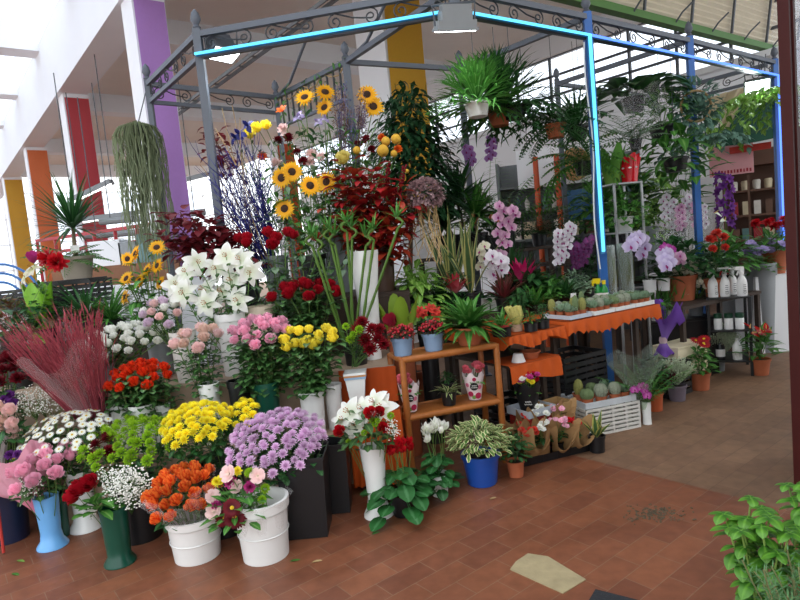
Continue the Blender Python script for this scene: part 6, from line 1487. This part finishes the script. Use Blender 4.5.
hang('hanging_grass', 'hanging sword leaved plant above the drooping fern', at(578, 140, 5.9), g_strap(50, .55, .035, 0, 85, .9, 6, prof=lance), G_DARK, .1, .13, BLACKP)
hang('hanging_monstera', 'plant with broad dark leaves spread high between the blue posts', at(634, 112, 6.3), g_bush(44, .55, .25, .34, .24, heart, .9, 12, .6), G_DARK, .12, .14, BLACKP)
hang('hanging_pothos', 'bright green leafy hanging plant left of the second blue post', at(662, 140, 6.2), g_bush(150, .42, .45, .14, .07, lance, .9, 12, .4, z0=-.5), G_MID, .12, .14, BLACKP)
hang('hanging_peace_lily', 'broad bright leaves hanging lower beside the wrapped pots', at(676, 172, 6.0), g_bush(60, .38, .35, .24, .1, lance, .9, 12, .5, z0=-.4), G_MID, .12, .14, BLACKP)
r = hang('hanging_bouquet', 'greens in crinkled clear cellophane hanging right of the tall blue post', at(636, 150, 5.95), g_fern(22, .42, .02, 30, 85, .8, 14), G_GREY, .06, .1, BLACKP, 'fern_frond'); wrap_cone(r, (0, 0, 0), V((.2, 0, 1)), .55, .05, .22, LINER, folds=9, z0=0)
# wreath on the second blue post, ivy on the last post
IVY = petal('grey_ivy', '#6f9482', '#587a6c', .6, rnd=.2); p = at(692, 108, 6.12); r = thing('leaf_wreath', 'round grey green ivy wreath hung on the second blue post', 'wreath', p); m = MB()
for i in range(420):
    a = u(0, 6.28); b = u(0, 6.28); q = V(((.15 + .08 * math.cos(b)) * math.cos(a), .07 * math.sin(b) - .08, (.15 + .08 * math.cos(b)) * math.sin(a))); m.leaf(q, V((math.cos(a) * math.cos(b) + u(-.5, .5), math.sin(b) - .3, math.sin(a) * math.cos(b) + u(-.5, .5))), .08, .06, .5, .2, 2, heart)
m.build('foliage', IVY, r); MB().tube([(.15 * math.cos(a), -.08, .15 * math.sin(a)) for a in [k * .3142 for k in range(21)]], .012, 6).build('wreath_ring', STRAW, r)
p = at(708, 140, 6.15); r = thing('leaf_garland', 'grey green ivy garland spilling right below the wreath', 'garland', p); g_trail(26, .5, .085, .065, .14).build('foliage', IVY, r); MB().tube([(-.1, -.02, .28), (0, 0, 0)], .006, 5).build('suspension_wire', DGREY, r)
p = at(764, 96, 7.2); r = thing('climbing_ivy', 'bright green ivy hanging down at the rightmost post', 'ivy', p); g_trail(34, 1.0, .12, .09, .2, spread=.3).build('foliage', G_LIGHT, r); MB().tube([(0, 0, .05), (.1, .1, .5)], .006, 5).build('suspension_wire', DGREY, r)
s = MB(); m = MB()
for i in range(90):
    t = i / 90; q = V((G.x, G.y, ZH)).lerp(V((H.x, H.y, ZH)), t) + V((u(-.04, .04), u(-.05, .0), u(-.25, .06))); m.leaf(q, V((u(-1, 1), u(-1, .3), u(-1, .3))), .07, .05, .5, .2, 2, heart)
s.tube([V((G.x, G.y, ZH - .05)).lerp(V((H.x, H.y, ZH - .05)), t / 10) + UP * .05 * math.sin(t * 2) for t in range(11)], .008, 5)
r = thing('rail_vine', 'thin vine wound along the baluster rail between the rear posts', 'vine'); s.build('stem', STRAW, r); m.build('foliage', G_MID, r)
# ---- foreground: basil and rosemary, mat, litter
BASIL = petal('basil_leaf', '#5c9430', '#35701f', .35, mid='#6fa83c', rnd=.3, spec=.5)
def basil(label, base, stems, H, rad):
    r = thing('basil_plant', label, 'potted plant', base); pot_mb(.08, .065, .13, .16).build('pot', TERRA, r); MB().lathe([(.07, .11), (.002, .115)], 14).build('soil', SOIL, r)
    s, m = MB(), MB()
    for i in range(stems):
        a = i * 2.4; q = math.sqrt((i + .5) / stems) * rad; t = V((q * math.cos(a), q * math.sin(a), H * u(.82, 1.02))); pts = curve((q * .3 * math.cos(a), q * .3 * math.sin(a), .11), t, .05, 5); s.tube(pts, .0035, 5)
        for k in range(1, 6):
            for j in range(4 if k == 5 else 2):
                b = a + k * 1.57 + j * (PI / 2 if k == 5 else PI); d = V((math.cos(b), math.sin(b), .5 if k == 5 else .25)); L = .068 * u(.75, 1.2) * (.8 if k == 5 else 1); m.leaf(pts[k], d, L, L * .62, 1.3, -.25, 5, oval)
    s.build('stem', petal('basil_stem', '#8fae5a', '#7da04a'), r); m.build('foliage', BASIL, r); return r
bp = [at(775, 560, 1.75), at(800, 545, 1.95), at(748, 560, 1.85)]
solo('plant_box', 'low wooden box at the bottom right corner under the herbs', 'box', MB().box((0, 0, .03), (.7, .6, .06)), DBROWN, (bp[0].x + .1, 1.75, 0), smooth=False)
basil('taller basil plant at the right edge of the bottom right corner', (bp[1].x + .07, 1.93, .061), 15, .54, .11)
basil('basil plant with drooping leaves left of the other in the bottom right corner', (bp[2].x + .06, 1.88, .061), 16, .46, .12)
p = V((bp[0].x + .03, 1.62, .061)); r = thing('rosemary', 'rosemary sprigs with thin needles in front of the basil', 'potted plant', p); pot_mb(.075, .06, .12, .16).build('pot', TERRA, r); s, m = MB(), MB()
for i in range(34):
    a = i * 2.4; q = math.sqrt((i + .5) / 34); t = V((.20 * q * math.cos(a), .14 * q * math.sin(a), .47 * u(.72, 1.02))); pts = curve((0, 0, .1), t, .08, 6); s.tube(pts, .0024, 4)
    for k in range(60): f = .25 * 6 + 4.5 * k / 60; j = min(int(f), 5); c = pts[j].lerp(pts[j + 1], f - j); b = k * 2.4; m.leaf(c, (math.cos(b), math.sin(b), .7), .036, .0045, .3, 0, 2, lance)
s.build('stem', petal('rosemary_stem', '#9a9a6a', '#8a8a5a'), r); m.build('foliage', petal('rosemary_leaf', '#5f8a5a', '#74a06c'), r)
p = onz(598, 600, .03); o = solo('door_mat', 'dark rubber mat corner at the bottom edge', 'mat', MB().box((0, 0, .012), (.34, .5, .024)), mat('dark_rubber', '#23262b', .7, .2, 60, bump=.5), (p.x + .01, p.y - .22, .001), smooth=False); o.rotation_euler.z = -.62
# pale repair patch in the tiles and grit
pc = [onz(x, y, 0) for x, y in ((528, 554), (548, 557), (586, 580), (563, 594), (510, 570), (516, 562))]; mb = MB(); mb.face([q + UP * .004 for q in pc]); [mb.face([pc[i], pc[(i + 1) % 6], pc[(i + 1) % 6] + UP * .004, pc[i] + UP * .004]) for i in range(6)]
struct('floor_patch', mb, mat('pale_mortar', '#a59673', .95, .22, 14, bump=.8))
c = onz(655, 515, 0); mb = MB()
for i in range(150): q = c + V((R.gauss(0, .07), R.gauss(0, .045), .001)); mb.box((q.x, q.y, .003), (u(.005, .02), u(.003, .008), .004), u(0, 3))
tag(mb.build('floor_grit', mat('grey_grit', '#6a5f4c', .95, .3), None, None, False), 'scatter of grey brown grit on the floor tiles at the lower right', 'grit', kind='stuff')
for i, (x, y, m, lab) in enumerate(((290, 562, G_MID, 'fresh green leaf on the floor beside the front bucket'), (312, 563, STRAW, 'yellowed leaf scrap on the floor right of the front bucket'), (17, 561, G_LIGHT, 'pale leaf on the tiles left of the pale blue vase'), (12, 574, G_MID, 'green leaf lowest on the tiles at the left'), (490, 500, STRAW, 'dry petal on the floor below the royal blue pot'), (372, 535, G_MID, 'tiny green leaf bit below the tall white vase'), (645, 425, WHITE_F, 'white paper scrap at the foot of the slim white vase'))):
    q = onz(x, y, 0); solo('fallen_leaf', lab, 'leaf', MB().leaf((0, 0, .003), V((1, u(-1, 1), .06)), .055, .022, .2, .2, 4, oval), m, q)

for i, (px, b_, n_, rr, hh2, l, w_, pf, mm, lab) in enumerate(((600, 1.75, 120, .35, .75, .2, .08, lance, G_MID, 'tall leafy bush deep at the back behind the steel stand'), (632, 1.8, 60, .45, .9, .34, .16, oval, G_DARK, 'broad dark leaved bush deep at the back of the stall'),
        (655, 1.7, 130, .38, .8, .17, .09, heart, G_LIGHT, 'light green leafy bush deep at the back of the stall'), (676, 1.8, 60, .42, 1.0, .34, .13, lance, G_MID, 'tall long leaved plant deep at the back by the second blue post'))):
    q = sol(px, b_, 1.151); potted('tall_bush', lab, 'potted plant', q, .13, .11, .22, BLACKP, [('foliage', g_bush(n_, rr, hh2, l, w_, pf, .8, 12, .45), mm)])
for i, (px, b_, z, lab, f) in enumerate(((432, 1.12, zo, 'dark fern behind the pothos', lambda: g_fern(30, .45, .022, 10, 85, 1.1, 14)), (540, 1.75, zk, 'dark fern at the back behind the orange poles', lambda: g_fern(34, .6, .028, 15, 85, 1.1, 14)), (525, 1.2, zo, 'grass like plant behind the pink bromeliad', lambda: g_strap(60, .4, .016, 25, 88, .7)), (590, 1.2, zo, 'dark bushy plant by the tall blue post', lambda: g_bush(110, .2, .3, .09, .04)))):
    potted('leafy_plant', lab, 'potted plant', sol(px, b_, z), .085, .07, .14, BLACKP, [('foliage', f(), G_DARK)])
q = tpos(.5, .30, 0); crate('wooden_crate', 'tan wooden box on the floor in shade behind the red crate', (q.x + .12, q.y - .25, .001), .2, .16, .3, mat('raw_wood', '#a88455', .75, .15, 10), TA, 4, .2)

for i, (px, b_, lab, f, mm) in enumerate(((522, .55, 'dark leafy plant at the back of the plain table end', lambda: g_bush(60, .12, .16, .09, .05, lance), G_DARK), (536, .60, 'green strappy plant at the back of the plain table end', lambda: g_strap(34, .22, .035, 20, 85, .7, 5, prof=lance), G_MID),
        (552, .62, 'bushy plant at the back left of the cactus table', lambda: g_bush(70, .12, .18, .08, .045), G_MID), (566, .60, 'dark strappy plant behind the pale grey tray', lambda: g_strap(30, .24, .045, 15, 80, .8, 5, prof=lance), G_DARK), (584, .62, 'grey green leafy plant behind the second white tray', lambda: g_bush(60, .12, .16, .07, .04), G_GREY))):
    q = sol(px, b_, .83); z_ = .845 if px > 545 else .826; potted('leafy_plant', lab, 'potted plant', (q.x, q.y, z_), .06, .05, .09, BLACKP, [('foliage', f(), mm)])
# ================================================================== BACKGROUND: neighbouring stalls
WOODB = mat('brown_shelf_wood', '#6a4a3a', .6, .15, 8); PINKS = mat('pink_sign', '#e9a9ae', .6, .05)
def rack(name, label, c, w, d, h, zs_, m, rz, back=True):
    r = thing(name, label, 'shelf', c, rz)
    for a in (-1, 1): MB().box((a * (w / 2 - .02), 0, h / 2), (.04, d, h)).build('side_panel', m, r, None, False)
    if back: MB().box((0, d / 2 - .01, h / 2), (w - .08, .02, h)).build('back_panel', m, r, None, False)
    for z in zs_: MB().box((0, -.005, z), (w - .082, d - .03, .03)).build('shelf_board', m, r, None, False)
    return r
def rpos(c, rz, x, y, z): return V((c[0] + math.cos(rz) * x - math.sin(rz) * y, c[1] + math.sin(rz) * x + math.cos(rz) * y, z))
rz = -.55
c = at(764, 200, 9.0); c = V((c.x + .25, c.y, 0)); rack('shop_rack', 'brown wooden shelf rack of small goods left of the dark red kiosk corner', c, 1.5, .4, 2.45, (.7, 1.08, 1.45, 1.82, 2.2), WOODB, rz)
cols_ = [mat('goods_' + n, h, .5) for n, h in (('white', '#dcd6cc'), ('red', '#a02c34'), ('brown', '#6a4c3c'), ('cream', '#cfc0a0'), ('teal', '#5a7c7c'))]
for ri, (z, nm, rowname) in enumerate(((1.837, 'goods_jar', 'pale jar'), (1.467, 'seed_packet', 'red and white packet'), (1.097, 'goods_box', 'dark box'))):
    for k in range(9):
        x = -.6 + .15 * k; q = rpos(c, rz, x, -.06, z)
        mb = MB().lathe([(.002, 0), (.05, 0), (.055, .12), (.045, .14), (.002, .141)], 12) if ri == 0 else MB().box((0, 0, .1), (.09, .05, .2)) if ri == 1 else MB().box((0, 0, .08), (.12, .16, .16))
        o = solo(nm, '%s on the brown shop rack, %s board' % (rowname, ('upper', 'middle', 'lower')[ri]), nm.split('_')[1], mb, cols_[(k * 2 + ri) % 5 if ri else (0, 3)[k % 2]], q, '%ss on the shop rack' % rowname, smooth=ri == 0); o.rotation_euler.z = rz
p = at(731, 160, 8.6); r = thing('shop_sign', 'pink shop sign with a row of red lettering below the ivy garland', 'sign', p, rz)
MB().box((0, 0, 0), (.55, .03, .42)).build('sign_board', PINKS, r, None, False); s = MB()
REDL = mat('red_lettering', '#b02338', .5)
for k in range(13): s.box((-.235 + k * .039, -.017, -.165 + .004 * (k % 2)), (.024 - .008 * (k % 3 == 1), .004, .045))
s.build('lettering', REDL, r, None, False)
for a in (-.2, .2): MB().box((a, .02, -.21 - (p.z - .21) / 2), (.03, .02, p.z - .21 - .005)).build('post', WOODB, r, None, False)
p = at(750, 148, 8.4); r = thing('red_sign', 'small red signboard above the brown shop rack', 'sign', p, rz); MB().box((0, 0, 0), (.5, .03, .09)).build('sign_board', mat('sign_red', '#c8372a', .5), r, None, False); MB().tube([(0, 0, .04), (0, 0, 2.6 - p.z + .6)], .006, 5).build('suspension_wire', DGREY, r)
# dark green awning and the cream curtain
p0, p1 = at(715, 138, 8.0), at(800, 122, 8.0); s = MB(); AWN = petal('dark_green_awning', '#1f4a3c', '#24503f', .8, trans=.1, rnd=.05)
q0, q1 = at(725, 104, 8.8), at(800, 92, 8.8); rows = [[a.lerp(b, k / 8) - UP * .03 * math.sin(k * PI / 8) for k in range(9)] for a, b in ((p0 - UP * .12, p1 - UP * .12), (p0, p1), (q0, q1))]; s.grid(rows); solo('shop_awning', 'dark green awning of the neighbouring shop at the upper right', 'awning', s, AWN)
s = MB(); rows = []
for i in range(9):
    t = i / 8; a, b = at(700 - 4 * t, 100 + 8 * t, 7.9), at(748 - 22 * t, 86 + 44 * t, 7.9); rows.append([a.lerp(b, k / 16) + V((0, .05 * math.sin(k * 1.4 + t), 0)) for k in range(17)])
s.grid(rows); solo('cream_drape', 'cream cloth drape gathered under the green awning', 'drape', s, petal('cream_cloth', '#d9ccae', '#d2c2a2', .85, trans=.25, rnd=.04))
# middle stall behind: steel shelves, orange poles, basket
c = at(562, 240, 8.2); c = V((c.x + .2, c.y + .3, 0)); rz2 = -.25
r = rack('stall_rack', 'grey steel rack behind the orchids with rows of small goods', c, 1.9, .4, 2.5, (.6, 1.0, 1.4, 1.8, 2.15), mat('rack_grey', '#6d7274', .5), rz2)
for k in range(14):
    q = rpos(c, rz2, -.8 + .123 * k, -.06, 1.817); solo('goods_bottle', 'small dark bottle on the grey steel rack behind the orchids', 'bottle', MB().lathe([(.002, 0), (.035, 0), (.035, .12), (.012, .16), (.012, .2), (.002, .201)], 10), cols_[(2, 4, 0)[k % 3]], q, 'bottles on the grey steel rack')
for k in range(8):
    q = rpos(c, rz2, -.75 + .21 * k, -.06, 1.417); solo('goods_carton', 'carton on the third board of the grey steel rack', 'carton', MB().box((0, 0, .12), (.17, .2, .24)), cols_[(0, 3, 2)[k % 3]], q, 'cartons on the grey steel rack', smooth=False).rotation_euler.z = rz2
for px, w in ((541, 'left'), (562, 'right')):
    q = at(px, 240, 7.75); solo('orange_pole', 'thin orange pole standing behind the white orchids, %s of two' % w, 'pole', MB().tube([(0, 0, 0), (0, 0, 2.45)], .035, 8), mat('orange_paint', '#c8501f', .5), (q.x, q.y, 0))
q = at(580, 205, 7.8); r = thing('blue_poster', 'blue poster panel propped on the rack behind the tall blue post', 'poster', (q.x, q.y, q.z - .2), rz2); MB().box((0, 0, .2), (.34, .02, .4)).build('panel', mat('poster_blue', '#3e6fa0', .5, .2, 5), r, None, False)
MB().box((0, .05, -(q.z - .2) / 2 - .005), (.04, .04, q.z - .21)).build('prop_post', DGREY, r, None, False)
p = at(575, 164, 7.6); r = thing('wicker_basket', 'round tan wicker basket hung up against the bright wall', 'basket', p); WICK = mat('wicker', '#c69a68', .8, .25, 40, bump=.8); s = MB()
for k in range(6): rr = .04 + .03 * k; s.tube([(rr * math.cos(a), .06 - .01 * k, rr * math.sin(a)) for a in [i * .349 for i in range(19)]], .018, 6)
s.build('basket_weave', WICK, r); MB().tube([(0, .05, .2), (0, .05, 1.1)], .005, 4).build('suspension_wire', DGREY, r)
r = thing('light_panel', 'white boxed board behind the wicker basket', 'board', (at(560, 165, 7.9)), rz2); MB().box((.05, .05, 0), (1.2, .03, .5)).build('board', WHITE, r, None, False)
for a in (-.4, .5): MB().tube([(a, .05, .25), (a, .05, 1.6)], .006, 4).build('suspension_wire', DGREY, r)
# far left: red railing, stalls, boxes, blue cart
RR = mat('rail_red', '#b3323c', .5, .08)
r = thing('red_railing', 'low red metal railing in front of the far windows', 'railing', at(100, 260, 8.5) - UP * 0); o_ = V(r.location); o_.z = 0; r.location = o_
pa, pb = at(40, 262, 9.2) , at(165, 262, 7.9); pa.z = pb.z = 0
for z in (2.08, 1.88): MB().bar(pa - o_ + UP * z, pb - o_ + UP * z, .045, .045).build('rail', RR, r, None, False)
for k in range(7): q = pa.lerp(pb, k / 6) - o_; MB().bar(q, q + UP * 2.1, .04, .04, D1).build('post', RR, r, None, False)
for i, (px, y, w_, h_, m, lab, nm) in enumerate(((110, 250, .38, .3, WHITE, 'white box on the brown stall counter far left', 'storage_box'), (133, 252, .2, .26, GREYP, 'grey box beside the white one on the brown stall counter', 'storage_box'), (156, 252, .3, .34, mat('teal_box', '#6a8a8a', .6), 'teal grey box at the right end of the brown stall counter', 'storage_box'))):
    q = at(px, y, 7.3); solo(nm, lab, 'box', MB().box((0, 0, h_ / 2), (w_, .3, h_)), m, (q.x, q.y, 1.581), smooth=False)
q = at(125, 270, 7.3); stand('stall_counter', 'brown slatted stall counter far left below the hanging grey plant', q.x - .75, q.x + .75, 7.05, 7.55, 1.58, mat('warm_wood', '#8a5f44', .7, .2, 8), 'counter')
q = at(120, 290, 6.4); solo('white_counter', 'white counter front far left behind the sunflowers', 'counter', MB().box((0, 0, .68), (1.5, .4, 1.36)), WHITE, (q.x + .2, q.y, 0), smooth=False)
BC = mat('cart_blue', '#3f76b8', .5, .08); q = at(0, 290, 8.0); r = thing('blue_cart', 'blue wire cart with an arched hoop at the left edge', 'cart', (q.x, q.y, 0)); 
for k in range(3):
    R0 = .55 - .12 * k; MB().tube([(R0 * math.cos(a), 0, 1.2 + R0 * math.sin(a)) for a in [PI * i / 14 for i in range(15)]], .018, 6).build('hoop', BC, r)
for x in (-.55, -.2, .2, .55): MB().tube([(x, 0, .02), (x, 0, 1.25)], .016, 6).build('leg', BC, r)
for z in (.8, 1.0, 1.2): MB().tube([(-.55, 0, z), (.55, 0, z)], .014, 6).build('cross_bar', BC, r)
# grey pipes and conduits hanging over the far left aisle
for a, b, Y, w in (((100, 222), (205, 212), 9, 'upper'), ((85, 236), (200, 228), 9, 'lower')):
    p, q = at(*a, Y), at(*b, Y); r = thing('hanging_conduit', '%s grey conduit hung across the bright far windows' % w, 'pipe', p); MB().tube([(0, 0, 0), q - p], .05, 8).build('pipe', LAMPG, r)
    for t in (.1, .9): MB().tube([(q - p) * t, (q - p) * t + UP * 2], .008, 4).build('suspension_wire', DGREY, r)
# ------------------------------------------------------------------ light
w = bpy.data.worlds.new('world'); scene.world = w; w.use_nodes = True
nt = w.node_tree; nt.nodes.clear()
o = nt.nodes.new('ShaderNodeOutputWorld'); b = nt.nodes.new('ShaderNodeBackground'); b.inputs[0].default_value = (.93, .97, 1, 1); b.inputs[1].default_value = 2.3
nt.links.new(b.outputs[0], o.inputs[0])
vs = scene.view_settings; vs.view_transform = 'Standard'; vs.look = 'None'; vs.gamma = 1; vs.use_curve_mapping = False; vs.exposure = 0
